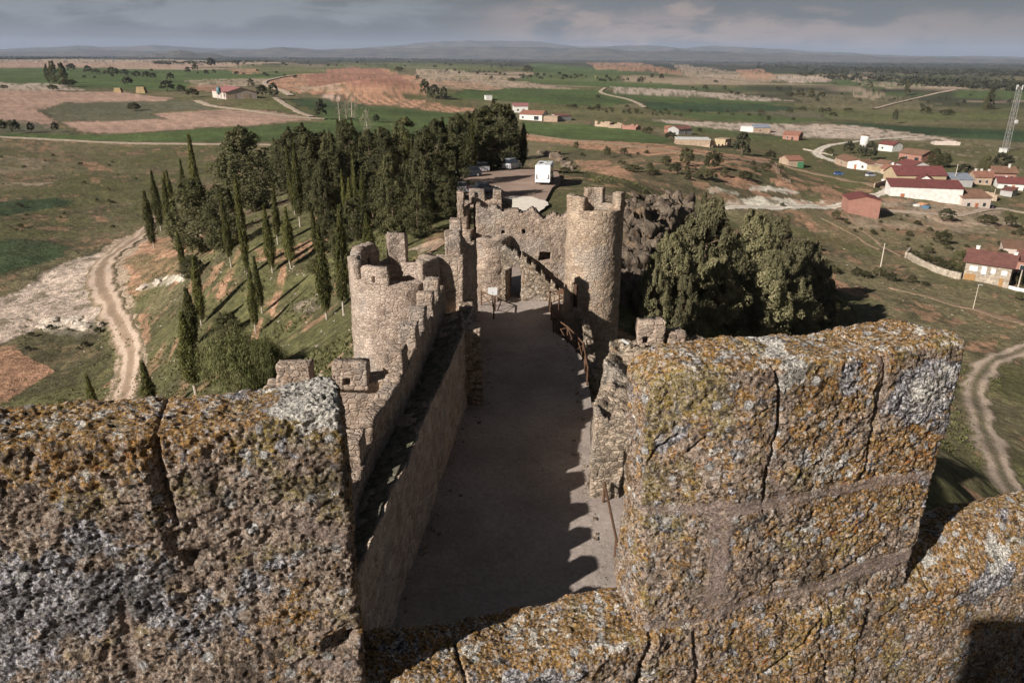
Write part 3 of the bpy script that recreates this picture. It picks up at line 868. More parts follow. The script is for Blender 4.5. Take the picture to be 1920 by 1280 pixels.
def hexgrid(c, res, amp, scale=1.2, seed=0, top_amp=0.0):
    """c: 8 corners (bottom 0-3 ccw, top 4-7); closed box surface, subdivided and roughened"""
    c = np.array(c, float)
    L = [max(np.linalg.norm(c[1] - c[0]), np.linalg.norm(c[2] - c[3])), max(np.linalg.norm(c[3] - c[0]), np.linalg.norm(c[2] - c[1])), max(np.linalg.norm(c[4] - c[0]), np.linalg.norm(c[6] - c[2]))]
    n = [max(1, int(round(l / res))) for l in L]
    V, Q, base = [], [], 0
    for a in range(3):
        b_, c_ = (a + 1) % 3, (a + 2) % 3
        ub, uc = np.linspace(0, 1, n[b_] + 1), np.linspace(0, 1, n[c_] + 1)
        B, Cc = np.meshgrid(ub, uc, indexing='ij')
        for side in (0, 1):
            P = np.zeros((B.size, 3)); P[:, b_] = B.ravel(); P[:, c_] = Cc.ravel(); P[:, a] = side
            nc = n[c_] + 1
            i = np.arange(n[b_])[:, None] * nc + np.arange(n[c_])[None]
            q = np.stack([i, i + nc, i + nc + 1, i + 1], -1).reshape(-1, 4)
            if not side: q = q[:, ::-1]
            V.append(P); Q.append(q + base); base += len(P)
    U = np.concatenate(V); Q = np.concatenate(Q)
    key = np.round(U * 20000).astype(np.int64)
    kk = (key[:, 0] * 20001 + key[:, 1]) * 20001 + key[:, 2]
    _, first, inv = np.unique(kk, return_index=True, return_inverse=True)
    U = U[first]; Q = inv[Q]
    u, v, w = U[:, [0]], U[:, [1]], U[:, [2]]
    P = ((c[0] * (1 - u) + c[1] * u) * (1 - v) + (c[3] * (1 - u) + c[2] * u) * v) * (1 - w) + ((c[4] * (1 - u) + c[5] * u) * (1 - v) + (c[7] * (1 - u) + c[6] * u) * v) * w
    if amp > 0:
        D = np.stack([fbm(P, scale, 3, 200 + seed + 7 * k) for k in range(3)], 1) * amp
        D += np.stack([fbm(P, scale * 4.2, 2, 230 + seed + 7 * k) for k in range(3)], 1) * amp * 0.45
        P = P + D
    if top_amp > 0:
        P[:, 2] += top_amp * fbm(P * np.array([1, 1, 0.0]), 0.9, 4, 250 + seed) * w[:, 0] ** 3
    return P, Q

class SB(MB):
    """stone builder: roughened hexahedra gathered into one mesh"""
    def blk(s, c, res=0.16, amp=0.05, scale=1.2, top=0.0):
        P, Q = hexgrid(c, res, amp, scale, (s.n % 13), top)
        s.add(P, Q)
        return s
    def bx(s, x0, x1, y0, y1, z0, z1, **k):
        return s.blk([(x0, y0, z0), (x1, y0, z0), (x1, y1, z0), (x0, y1, z0), (x0, y0, z1), (x1, y0, z1), (x1, y1, z1), (x0, y1, z1)], **k)
    def wall(s, a, b, th, z0, z1, side=1, **k):
        """upright slab from a to b (xy), thickness th to the left (side=1) of a->b; z0,z1 number or pair"""
        a = np.array(a, float); b = np.array(b, float)
        d = b - a; d /= np.linalg.norm(d); nn = np.array([-d[1], d[0]]) * th * side
        z0a, z0b = (z0, z0) if np.isscalar(z0) else z0
        z1a, z1b = (z1, z1) if np.isscalar(z1) else z1
        lo = [(*a, z0a), (*b, z0b), (*(b + nn), z0b), (*(a + nn), z0a)]
        hi = [(*a, z1a), (*b, z1b), (*(b + nn), z1b), (*(a + nn), z1a)]
        if side < 0:
            lo = [lo[3], lo[2], lo[1], lo[0]]; hi = [hi[3], hi[2], hi[1], hi[0]]
        return s.blk(lo + hi, **k)

def panel(fn, us, vs, keepf, depth, amp=0.03, scale=1.4, seed=0):
    """a wall whose outline and holes come from keepf(u, v); fn(u, v, w) -> xyz, w 0 outside face, depth inside face"""
    nu, nv = len(us), len(vs)
    Uc, Vc = np.meshgrid((us[:-1] + us[1:]) / 2, (vs[:-1] + vs[1:]) / 2, indexing='ij')
    K = keepf(Uc, Vc)
    Ug, Vg = np.meshgrid(us, vs, indexing='ij')
    A = fn(Ug.ravel(), Vg.ravel(), 0.0); B = fn(Ug.ravel(), Vg.ravel(), depth)
    nA = len(A)
    P = np.concatenate([A, B])
    idx = np.arange(nu * nv).reshape(nu, nv)
    Q = []
    ii, jj = np.nonzero(K)
    a, b, c, d = idx[ii, jj], idx[ii + 1, jj], idx[ii + 1, jj + 1], idx[ii, jj + 1]
    Q.append(np.stack([a, b, c, d], 1)); Q.append(np.stack([a, d, c, b], 1) + nA)
    Kp = np.pad(K, 1)
    for di, dj in ((1, 0), (-1, 0), (0, 1), (0, -1)):
        m = K & ~Kp[1 + di:1 + di + K.shape[0], 1 + dj:1 + dj + K.shape[1]]
        i, j = np.nonzero(m)
        if di == 1: e0, e1 = idx[i + 1, j], idx[i + 1, j + 1]
        elif di == -1: e0, e1 = idx[i, j + 1], idx[i, j]
        elif dj == 1: e0, e1 = idx[i + 1, j + 1], idx[i, j + 1]
        else: e0, e1 = idx[i, j], idx[i + 1, j]
        Q.append(np.stack([e1, e0, e0 + nA, e1 + nA], 1))
    Q = np.concatenate(Q)
    used = np.unique(Q)
    rm = np.zeros(len(P), np.int64); rm[used] = np.arange(len(used))
    P = P[used]; Q = rm[Q]
    D = np.stack([fbm(P, scale, 3, 300 + seed + 7 * k) for k in range(3)], 1) * amp
    D += np.stack([fbm(P, scale * 4, 2, 330 + seed + 7 * k) for k in range(3)], 1) * amp * 0.5
    return P + D, Q

def child(o, par):
    """keep the vertices where they are while hanging o under par"""
    o.parent = par
    o.location = (-par.location[0], -par.location[1], -par.location[2])
    o.rotation_euler = (0, 0, 0)
    return o

def place(px, py, h=17.0):
    """point of the level z=-h seen at that photo pixel"""
    d = ray(px, py)
    return d * (-h / d[2])

def on_y(px, py, y):
    d = ray(px, py)
    return d * (y / d[1])

G0 = -17.0       # level of the ward

# keep body under the battlement
b = SB()
def kq(s, w_, z): return tuple(swz([(s, w_, z)])[0])
b.blk([kq(-5.5, -8, -30), kq(6.5, -8, -30), kq(6.5, 2.76, -30), kq(-5.5, 2.76, -30), kq(-5.5, -8, -3.55), kq(6.5, -8, -3.55), kq(6.5, 2.76, -3.55), kq(-5.5, 2.76, -3.55)], res=0.35, amp=0.05)
child(b.build('tower_body', M_WALL, None, True), keep)
# unseen block added behind the camera to throw shadow on the right parapet
b = SB(); b.bx(-2.22, -0.95, -2.9, -0.72, -3.6, 0.45, res=0.12, amp=0.03)
child(b.build('shadow_caster', M_WALL, None, True), keep)

# ---- the ward floor
t = NT('ward_gravel')
p = t.pos()
a = t.noise(p, 0.35, 5, 0.6); b_ = t.noise(p, 6, 5, 0.7, off=2); c_ = t.noise(p, 40, 3, 0.7, off=5)
c = t.mix(t.ramp(a, 0.3, 0.7), (0.31, 0.262, 0.235), (0.43, 0.365, 0.325))
c = t.mix(t.ramp(t.noise(p, 1.4, 6, 0.7, 0.4, off=12), 0.55, 0.70, 0, 0.5), c, (0.24, 0.20, 0.175))
c = t.mix(t.ramp(t.noise(p, 0.7, 6, 0.72, 0.8, off=22), 0.58, 0.66, 0, 0.4), c, (0.44, 0.37, 0.31))
c = t.mix(t.ramp(t.vor(p, 3.2, 'F1', 'Distance'), 0.10, 0.05, 0, 0.6), c, (0.46, 0.40, 0.34))
v = t.math('MULTIPLY', t.ramp(b_, 0.25, 0.75, 0.82, 1.16), t.ramp(c_, 0.25, 0.75, 0.6, 1.35))
m = t.n('ShaderNodeVectorMath', operation='SCALE'); t.l(c, m.inputs[0]); t.l(v, m.inputs['Scale'])
M_WARD = t.done(m.outputs[0], t.bump(t.math('ADD', b_, t.math('MULTIPLY', c_, 0.4)), 0.06, 0.8), 0.95)

RAIL = [place(*q)[:2] for q in ((1029, 573), (1033, 600), (1037, 623), (1063, 642), (1080, 660), (1092, 675), (1100, 722))]
left = [(-5.2, 1.0), (-4.4, 14), (-3.9, 19.2), (-2.9, 30), (-2.4, 36.5), (-3.2, 41), (-2.9, 50), (-2.6, 56)]
right = [(9.5, 1.0), (9.5, 27.3), (3.9, 27.3)] + [tuple(q + np.array([0.12, 0])) for q in RAIL[::-1]] + [(2.9, 52.2), (6, 52.4), (6, 56)]
poly = left[::-1] + right
me = bpy.data.meshes.new('ward_floor')
import bmesh
bm = bmesh.new()
vs = [bm.verts.new((x, y, G0)) for x, y in poly]
f = bm.faces.new(vs)
if f.normal.z < 0: f.normal_flip()
r_ = bmesh.ops.extrude_face_region(bm, geom=[f])
for e in r_['geom']:
    if isinstance(e, bmesh.types.BMVert): e.co.z += 0.0
    
for v_ in vs: v_.co.z = G0 - 2.5
bmesh.ops.recalc_face_normals(bm, faces=bm.faces)
bmesh.ops.triangulate(bm, faces=[f_ for f_ in bm.faces if len(f_.verts) > 4])
bm.to_mesh(me); bm.free()
me.materials.append(M_WARD)
ward = bpy.data.objects.new('path', me); COL.objects.link(ward)
tag(ward, 'trodden gravel floor of the castle ward', None, None, 'structure')

# ---- left curtain wall with walkway and battlement
cur = empty('curtain_wall', (-4, 26, G0))
tag(cur, 'long crenellated curtain wall on the left of the ward with dark overgrown wall walk', 'castle wall')
inx = lambda y: -3.8 + 0.087 * (y - 19.2)
def outx(y): return float(np.interp(y, [2, 22, 26, 34, 38.5], [-4.75, -4.80, -4.25, -3.75, -3.62]))
b = SB()
for y0, y1 in ((2.5, 22), (22, 28), (28, 38.8)):
    b.blk([(outx(y0) - 0.62, y0, -30), (inx(y0) + 0.06, y0, -17.6), (inx(y1) + 0.06, y1, -17.6), (outx(y1) - 0.62, y1, -30),
           (outx(y0) - 0.62, y0, -13.5), (inx(y0), y0, -13.0), (inx(y1), y1, -12.75), (outx(y1) - 0.62, y1, -13.4)], res=0.14, amp=0.05, top=0.1)
child(b.build('wall_body', M_RENDER, None, True), cur)
b = SB()
for y0, y1 in ((2.5, 22), (22, 28), (28, 38.6)):
    b.blk([(outx(y0) - 0.1, y0, -14.2), (inx(y0) - 0.12, y0, -13.9), (inx(y1) - 0.12, y1, -13.7), (outx(y1) - 0.1, y1, -14.2),
           (outx(y0) - 0.1, y0, -13.25), (inx(y0) - 0.10, y0, -12.93), (inx(y1) - 0.12, y1, -12.72), (outx(y1) - 0.1, y1, -13.2)], res=0.06, amp=0.05, scale=3.2)
child(b.build('wall_walk', M_WALK, None, True), cur)
b = SB()
for y0, y1, zt in ((2.5, 22.8, -12.3), (22.7, 26.3, -11.65), (26.1, 38.6, -11.55)):
    b.blk([(outx(y0) - 0.6, y0, -14.5), (outx(y0), y0, -14.5), (outx(y1), y1, -14.5), (outx(y1) - 0.6, y1, -14.5),
           (outx(y0) - 0.6, y0, zt), (outx(y0), y0, zt), (outx(y1), y1, zt), (outx(y1) - 0.6, y1, zt)], res=0.12, amp=0.045, top=0.06)
child(b.build('parapet', M_WALL, None, True), cur)
def merlon(y0, y1, ztop, th=0.62, zb=-12.55, par=cur):
    b = SB()
    b.blk([(outx(y0) - th, y0, zb), (outx(y0), y0, zb), (outx(y1), y1, zb), (outx(y1) - th, y1, zb),
           (outx(y0) - th, y0, ztop), (outx(y0), y0, ztop), (outx(y1), y1, ztop), (outx(y1) - th, y1, ztop)], res=0.09, amp=0.035, scale=2.2)
    o = child(b.build('merlon', M_WALL, None, True), par)
    return o
for y0, y1, zt in ((11.9, 12.65, -11.55), (13.6, 14.35, -11.5), (15.3, 16.05, -11.5), (17.15, 17.85, -11.5), (18.8, 19.5, -11.5), (20.9, 21.9, -11.45), (5, 5.8, -11.5), (6.7, 7.5, -11.5), (8.4, 9.2, -11.5), (10.2, 11.0, -11.5)):
    merlon(y0, y1, zt)
for y0, y1, zt in ((26.6, 27.5, -10.62), (29.4, 30.2, -10.6), (31.5, 32.2, -10.55), (33.7, 34.35, -10.5), (36.0, 36.7, -10.5)):
    merlon(y0, y1, zt, 0.75, -11.7)

# ---- square bastion that juts out of the curtain wall
bas = empty('bastion', (-7.5, 25, G0))
tag(bas, 'small square open bastion with two merlons jutting left from the curtain wall', 'bastion')
b = SB()
b.bx(-9.5, -4.9, 20.6, 26.9, -34, -14.2, res=0.25, amp=0.06)
child(b.build('base', M_WALL, None, True), bas)
b = SB()
b.wall((-9.5, 26.1), (-4.65, 26.3), 0.65, -14.8, (-12.0, -11.62), 1, res=0.12, amp=0.05, top=0.08)
b.wall((-9.5, 20.6), (-9.5, 26.9), 0.6, -14.8, -11.9, -1, res=0.15, amp=0.05)
b.wall((-9.5, 20.5), (-5.4, 20.5), 0.6, -14.8, -12.8, 1, res=0.15, amp=0.05)
child(b.build('parapet', M_WALL, None, True), bas)
b = SB(); b.bx(-8.95, -7.65, 26.0, 26.65, -12.1, -10.95, res=0.09, amp=0.06, scale=1.6); child(b.build('merlon', M_WALL, None, True), bas)
def fn(u, v, w_): return np.stack([-6.8 + u, np.full_like(u, 25.98) + w_, -11.95 + v], 1)
us, vs_ = np.linspace(0, 1.32, 24), np.linspace(0, 1.05, 18)
P, Q = panel(fn, us, vs_, lambda u, v: ~((np.abs(u - 0.55) < 0.13) & (np.abs(v - 0.33) < 0.14)), 0.65, 0.03)
mm = mesh_np('merlon', P, Q, None, M_WALL, None, True); child(mm, bas)
b = SB(); b.bx(-6.0, -4.9, 26.7, 27.4, -12.4, -11.75, res=0.15, amp=0.05); child(b.build('ledge', M_WALL, None, True), bas)

# ---- round tower on the left
def ring_panel(cx, cy, r0, th, a0, a1, z0, z1, keepf=None, res=0.14, taper=0.0, amp=0.035, seed=0):
    full = abs(a1 - a0) > 359
    n = max(6, int(abs(R(a1 - a0)) * r0 / res))
    us = np.radians(np.linspace(a0, a1, n + 1))
    nz = max(2, int((z1 - z0) / res))
    vs = np.linspace(z0, z1, nz + 1)
    def fn(u, v, w_):
        rr = r0 - w_ + taper * (z1 - v)
        return np.stack([cx + rr * np.sin(u), cy - rr * np.cos(u), v], 1)
    return panel(fn, us, vs, keepf or (lambda u, v: np.ones_like(u, bool)), th, amp, 1.4, seed)

LT = (-6.6, 41.0)
rt = empty('round_tower', (LT[0], LT[1], -22))
tag(rt, 'roofless round stone tower with broken battlements beside the cypress slope', 'tower')
P, Q = ring_panel(LT[0], LT[1], 2.62, 0.62, -180, 180, -31, -11.45, taper=0.012, res=0.13, amp=0.05)
child(mesh_np('tower_wall', P, Q, None, M_TOWER, None, True), rt)
b = SB(); nn = 26
ring = [(LT[0] + 2.2 * math.cos(k / nn * 2 * math.pi), LT[1] + 2.2 * math.sin(k / nn * 2 * math.pi)) for k in range(nn)]
b.loft([[(x, y, -14.5) for x, y in ring], [(x, y, -12.7) for x, y in ring]])
child(b.build('tower_floor', M_WALK, None, False), rt)
for a0, a1, zt in ((-88, -50, -10.5), (-36, 0, -10.55), (41, 76, -10.35), (103, 152, -10.9), (172, 200, -9.75), (217, 262, -10.2)):
    def kf(u, v, a0=a0, a1=a1, zt=zt):
        m_ = (R(a0) + R(a1)) / 2; hw = R(a1 - a0) / 2
        k = v < zt - 0.35 * smooth(0.7, 1.0, np.abs(u - m_) / hw) * (1 if a1 - a0 > 40 else 0.2)
        if a0 == -36: k &= ~((np.abs(u - m_) < 0.035) & (np.abs(v + 11.2) < 0.22))
        if a0 == 217: k &= ~((np.abs(u - m_) < 0.05) & (np.abs(v + 11.1) < 0.2))
        return k
    P, Q = ring_panel(LT[0], LT[1], 2.64, 0.66, a0, a1, -11.5, zt, kf, res=0.09, amp=0.04, seed=a1 % 9)
    child(mesh_np('merlon', P, Q, None, M_TOWER, None, True), rt)

# ---- high wall between round tower and gatehouse, seen end on
hw_ = empty('high_wall', (-3.4, 47, G0))
tag(hw_, 'tall stepped wall seen end on between round tower and gatehouse with its right face in shade', 'castle wall')
b = SB()
b.bx(-4.3, -2.75, 40.4, 41.3, -20, -10.45, res=0.13, amp=0.05, top=0.08)
b.blk([(-3.9, 41.2, -19), (-2.72, 41.2, -19), (-2.1, 44.6, -19), (-3.2, 44.6, -19), (-3.8, 41.2, -9.3), (-2.95, 41.2, -9.3), (-2.25, 44.6, -10.9), (-3.0, 44.6, -10.6)], res=0.12, amp=0.08, top=0.4)
b.blk([(-3.2, 44.5, -19), (-2.1, 44.5, -19), (-2.45, 50.8, -19), (-3.4, 50.8, -19), (-3.1, 44.5, -13.3), (-2.3, 44.5, -13.3), (-2.55, 50.8, -16.9), (-3.3, 50.8, -16.9)], res=0.13, amp=0.08, top=0.3)
child(b.build('wall_body', M_WALL, None, True), hw_)
b = SB(); b.bx(-3.55, -2.92, 41.4, 42.2, -10.5, -8.55, res=0.10, amp=0.06, scale=1.6); child(b.build('merlon', M_WALL, None, True), hw_)
# pier at the end of the near curtain wall
pier = empty('wall_pier', (-2.0, 35.8, G0))
tag(pier, 'rough brown end pier where the near curtain wall stops beside the ward path', 'pier')
b = SB(); b.blk([(-2.5, 35.2, -17.6), (-1.5, 35.2, -17.6), (-2.2, 41.5, -17.6), (-3.2, 41.5, -17.6), (-2.55, 35.25, -12.75), (-1.62, 35.25, -12.9), (-2.3, 41.5, -13.3), (-3.2, 41.5, -13.2)], res=0.11, amp=0.07, top=0.25)
child(b.build('pier_body', M_RUBBLE, None, True), pier)

# ---- gatehouse wall
gate = empty('gatehouse', (0.8, 54.5, G0))
tag(gate, 'gatehouse wall with arched doorway and broken stair at the far end of the ward', 'gatehouse')
DX0, DX1 = on_y(949, 540, 53.2)[0], on_y(978, 540, 53.2)[0]
DM, DH = (DX0 + DX1) / 2, (DX1 - DX0) / 2
def door_hole(x, z, zt=-14.35):
    return (np.abs(x - DM) < DH) & (z < zt - DH) | (np.hypot(x - DM, z - (zt - DH)) < DH)
fn = lambda u, v, w_: np.stack([u, 54.2 + w_ + 0 * u, v], 1)
def kf(u, v):
    top = -10.75 + 0.22 * np.sin(u * 1.7) + 0.18 * np.sin(u * 4.4 + 1) - 0.25 * smooth(2.6, 3.9, u) * 0 + 0.5 * smooth(0.3, -0.6, u)
    k = v < top
    k &= ~door_hole(u, v)
    k &= ~((np.abs(u - 2.40) < 0.40) & (np.abs(v + 13.93) < 0.32))
    k &= ~((np.abs(u + 0.70) < 0.10) & (np.abs(v + 12.05) < 0.13))
    k &= ~((np.abs(u - 0.80) < 0.12) & (np.abs(v + 12.05) < 0.15))
    return k
P, Q = panel(fn, np.arange(-2.7, 4.2, 0.085), np.arange(-18.5, -10.0, 0.085), kf, 1.3, 0.05)
child(mesh_np('gate_wall', P, Q, None, M_WALL, None, True), gate)
# ruined stair rising to the left over the door
fn = lambda u, v, w_: np.stack([u, 53.05 + w_ + 0 * u, v], 1)
def kf(u, v):
    line = np.interp(u, [-1.2, -0.6, 1.2, 3.9], [-12.6, -12.75, -14.0, -16.6])
    step = line + 0.16 * np.sign(np.sin(u * 9)) * smooth(-0.4, 0.4, u)
    return (v < step) & ~door_hole(u, v)
P, Q = panel(fn, np.arange(-1.25, 3.95, 0.08), np.arange(-18.5, -12.3, 0.08), kf, 1.2, 0.07)
child(mesh_np('stair', P, Q, None, M_RUBBLE, None, True), gate)
# half-round platform left of the door
P, Q = ring_panel(-1.6, 54.3, 1.45, 1.2, -95, 95, -18.5, -12.35, res=0.1, amp=0.06)
child(mesh_np('platform', P, Q, None, M_WALL, None, True), gate)
b = SB(); b.bx(-3.0, -0.4, 53.4, 57.2, -18.5, -12.45, res=0.2, amp=0.05); child(b.build('platform', M_WALL, None, True), gate)
b = SB(); b.bx(1.85, 2.95, 55.1, 55.6, -14.6, -13.2, res=0.3, amp=0.0); b.bx(-1.0, 1.2, 55.1, 55.6, -12.4, -11.7, res=0.3, amp=0.0)
child(b.build('inner_wall', M_RUBBLE, None, True), gate)
# low stone kerb, left door jamb
b = SB(); b.bx(DX0 - 0.32, DX0 - 0.02, 52.75, 53.1, -17.2, -14.6, res=0.08, amp=0.02); child(b.build('door_jamb', M_RUBBLE, None, True), gate)
# rear parapet of the gatehouse with three merlons
b = SB()
b.bx(-3.0, -0.1, 57.0, 57.8, -18.5, -10.2, res=0.13, amp=0.06, top=0.25)
b.wall((-3.95, 54.9), (-3.9, 57.8), 0.6, -18.5, (-11.2, -10.2), -1, res=0.14, amp=0.08, top=0.3)
b.wall((-3.5, 53.0), (-3.4, 55.1), 0.5, -18.5, -11.9, -1, res=0.14, amp=0.06, top=0.2)
child(b.build('rear_parapet', M_WALL, None, True), gate)
def px_merlon(px0, px1, y, pytop, zb, th, hole=False, par=gate, nm='merlon'):
    x0, x1 = on_y(px0, pytop, y)[0], on_y(px1, pytop, y)[0]
    zt = on_y((px0 + px1) / 2, pytop, y)[2]
    fn = lambda u, v, w_: np.stack([x0 + u, y + w_ + 0 * u, zb + v], 1)
    kf = (lambda u, v: ~((np.abs(u - (x1 - x0) / 2) < 0.14) & (np.abs(v - (zt - zb) * 0.6) < 0.2))) if hole else (lambda u, v: np.ones_like(u, bool))
    P, Q = panel(fn, np.linspace(0, x1 - x0, 14), np.linspace(0, zt - zb, max(4, int((zt - zb) / 0.1))), kf, th, 0.05)
    child(mesh_np(nm, P, Q, None, M_WALL, None, True), par)
px_merlon(879, 908, 57.0, 356, -10.5, 0.7, True)
px_merlon(924, 941, 56.3, 359, -11.9, 1.3)
px_merlon(856, 869, 55.2, 360, -11.5, 1.0)

# ---- round gate tower on the right
GT = (5.55, 50.0)
gt = empty('gate_tower', (GT[0], GT[1], -18))
tag(gt, 'tall slim round tower right of the gate with a small arched door and pale streak', 'tower')
am = math.degrees(math.asin(min(1, max(-1, (on_y(1078, 530, 48.2)[0] - GT[0]) / 1.93))))
def kf(u, v):
    um = R(am); hw2 = 0.165
    zc = -14.55
    return ~(((np.abs(u - um) < hw2) & (v < zc) & (v > -16.05)) | (np.hypot((u - um) * 1.93, v - zc) < 0.31))
P, Q = ring_panel(GT[0], GT[1], 1.90, 0.6, -180, 180, -32, -9.35, kf, res=0.085, taper=0.006, amp=0.03, seed=4)
child(mesh_np('tower_wall', P, Q, None, M_TOWER2, None, True), gt)
b = MB()
um = R(am)
for hh in (0,):
    c0 = np.array([GT[0] + 1.60 * math.sin(um), GT[1] - 1.60 * math.cos(um)])
    tx = np.array([math.cos(um), math.sin(um)])
    a_, b2_ = c0 - tx * 0.4, c0 + tx * 0.4
    nn2 = np.array([math.sin(um), -math.cos(um)]) * 0.05
    b.hexa([(*(a_ + nn2), -16.1), (*(b2_ + nn2), -16.1), (*(b2_ - nn2), -16.1), (*(a_ - nn2), -16.1), (*(a_ + nn2), -14.1), (*(b2_ + nn2), -14.1), (*(b2_ - nn2), -14.1), (*(a_ - nn2), -14.1)])
M_WOODD = plain('weathered_dark_wood', (0.075, 0.042, 0.028), 0.8, 0.35, 12, bumpd=0.02)
child(b.build('door', M_WOODD, None), gt)
b = SB(); b.loft([[(GT[0] + 1.5 * math.cos(k / 20 * 2 * math.pi), GT[1] + 1.5 * math.sin(k / 20 * 2 * math.pi), z) for k in range(20)] for z in (-12, -10.6)])
child(b.build('tower_floor', M_WALK, None, False), gt)
for a0, a1, zt in ((-62, -30, -8.55), (155, 200, -8.35), (50, 84, -8.3), (238, 262, -8.7)):
    P, Q = ring_panel(GT[0], GT[1], 1.93, 0.62, a0, a1, -9.45, zt, None, res=0.085, amp=0.045, seed=a1 % 7)
    child(mesh_np('merlon', P, Q, None, M_TOWER2, None, True), gt)

# rubble, weeds and grit gathered along the foot of the walls
_r4 = np.random.default_rng(404)
b = MB()
def grit(x, y, s_):
    b.hexa([(x + dx * s_ * _r4.uniform(.4, 1), y + dy * s_ * _r4.uniform(.4, 1), G0 + (0.6 * s_ * _r4.uniform(.5, 1) if dz else -0.02)) for dz in (0, 1) for dx, dy in ((-1, -1), (1, -1), (1, 1), (-1, 1))])
for i in range(2600):
    y = _r4.uniform(8, 52)
    if i % 3 == 0: x = float(np.interp(y, [14, 19.2, 30, 35, 35.4, 50], [-4.2, -3.8, -2.85, -2.4, -1.5, -2.4])) + abs(_r4.normal()) * 0.35
    elif i % 3 == 1:
        xr = float(np.interp(y, [18, 26, 27, 40, 50], [3.4, 3.5, 3.2, 4.1, 2.6])); x = xr - abs(_r4.normal()) * 0.35
    else: x = _r4.uniform(-2.5, 3)
    grit(x, y, _r4.uniform(0.012, 0.035) * (1 + 2.5 * (_r4.uniform() > 0.93) * (i % 3 < 2)))
o = b.build('gravel_stones', M_RUBBLE, None, False); tag(o, 'loose grit and pebbles scattered over the ward floor', None, None, 'stuff')

# ---- short retaining wall beside the gate tower
rw = empty('retaining_wall', (4.7, 44, -18))
tag(rw, 'short pale rubble wall below the fence at the foot of the gate tower', 'wall')
b = SB(); p0, p1 = on_y(1092, 567, 48.5), on_y(1104, 650, 41.0)
b.wall((p0[0], 48.6), (p1[0] + 0.1, 41.0), 0.5, -21.5, (-16.3, -17.6), 1, res=0.1, amp=0.07, top=0.3)
child(b.build('wall_body', M_RUBBLE, None, True), rw)

# ---- ruined wall at the right edge of the ward
ru = empty('ruined_wall', (4.5, 30, G0))
tag(ru, 'broken rubble wall with arched opening behind the foreground merlon right of the ward', 'ruined wall')
b = SB()
b.blk([(3.25, 27.2, -19), (4.9, 27.2, -19), (6.1, 33.2, -21), (4.45, 33.2, -21), (3.35, 27.2, -13.15), (4.9, 27.2, -13.3), (6.0, 33.2, -13.2), (4.65, 33.2, -13.1)], res=0.10, amp=0.12, scale=1.7, top=0.3)
b.blk([(4.45, 32.8, -22), (9.5, 32.4, -23), (9.5, 34.2, -23), (4.7, 34.6, -22), (4.6, 32.9, -13.1), (9.3, 32.5, -12.6), (9.3, 34.1, -12.6), (4.9, 34.5, -12.95)], res=0.11, amp=0.12, scale=1.7, top=0.3)
b.blk([(4.2, 28.5, -16), (8.5, 28.0, -16), (8.8, 33, -16), (5.0, 33, -16), (4.2, 28.5, -14.3), (8.5, 28.0, -14.6), (8.8, 33, -13.6), (5.2, 33, -13.3)], res=0.14, amp=0.2, scale=1.2)
child(b.build('wall_body', M_RUBBLE, None, True), ru)
fn = lambda u, v, w_: np.stack([u, 26.55 + w_ + 0 * u, v], 1)
def kf(u, v):
    top = -13.25 + 0.15 * np.sin(u * 6) - 0.35 * smooth(3.9, 5.2, u)
    k = v < top
    k &= ~(((np.abs(u - 5.15) < 0.62) & (v < -14.9)) | (np.hypot(u - 5.15, v + 14.9) < 0.62))
    return k
P, Q = panel(fn, np.arange(3.3, 8.2, 0.075), np.arange(-18.5, -13.0, 0.075), kf, 0.95, 0.06)
child(mesh_np('arch_wall', P, Q, None, M_RUBBLE, None, True), ru)
def fnm(u, v, w_): return np.stack([5.95 + u, 33.0 + w_ + 0 * u, -12.75 + v], 1)
P, Q = panel(fnm, np.linspace(0, 1.25, 18), np.linspace(0, 1.15, 16), lambda u, v: ~((np.abs(u - 0.38) < 0.17) & (np.abs(v - 0.28) < 0.17)), 0.8, 0.06)
child(mesh_np('merlon', P, Q, None, M_WALL, None, True), ru)
b = SB(); b.bx(7.35, 8.15, 33.0, 33.9, -12.8, -12.15, res=0.1, amp=0.1); child(b.build('merlon', M_WALL, None, True), ru)

# ---- little things of the ward
M_WOOD = plain('brown_timber', (0.10, 0.055, 0.032), 0.75, 0.3, 9, bumpd=0.01)
M_METW = plain('white_metal', (0.46, 0.46, 0.45), 0.4, 0.05, 2)
M_DARK = plain('dark_metal', (0.03, 0.03, 0.03), 0.5, 0.1, 2)
def railing(name, pts, label, h=1.05, spacing=1.9, cross=True, one=False):
    """post and rail fence along xyz points"""
    root = empty(name, pts[0]); tag(root, label, 'fence')
    P3 = [np.array(q, float) for q in pts]
    rails = MB(); xs = MB()
    prev = None
    for a_, b_ in zip(P3[:-1], P3[1:]):
        L = np.linalg.norm(b_ - a_); n = max(1, int(round(L / spacing)))
        for k in range(n + 1):
            if k == 0 and prev is not None: continue
            q = a_ + (b_ - a_) * k / n
            pm = MB(); pm.tube(q + [0, 0, -0.35], q + [0, 0, h + 0.06], 0.055, 0.05, 8)
            child(pm.build('post', M_WOOD, None), root)
        for k in range(n):
            q0 = a_ + (b_ - a_) * k / n; q1 = a_ + (b_ - a_) * (k + 1) / n
            rails.tube(q0 + [0, 0, h], q1 + [0, 0, h], 0.05, 0.05, 8)
            if cross:
                xs.tube(q0 + [0, 0, 0.12], q1 + [0, 0, h - 0.05], 0.032, 0.032, 6)
                xs.tube(q0 + [0, 0, h - 0.05], q1 + [0, 0, 0.12], 0.032, 0.032, 6)
            elif not one:
                xs.tube(q0 + [0, 0, 0.5], q1 + [0, 0, 0.5], 0.04, 0.04, 6)
        prev = b_
    child(rails.build('handrail', M_WOOD, None), root)
    if xs.v: child(xs.build('cross_brace', M_WOOD, None), root)
    return root
rp = [(q[0] + 0.02, q[1], G0) for q in RAIL]
railing('wooden_railing', rp, 'long brown wooden railing along the right side of the ward path')
e = place(1093, 573)
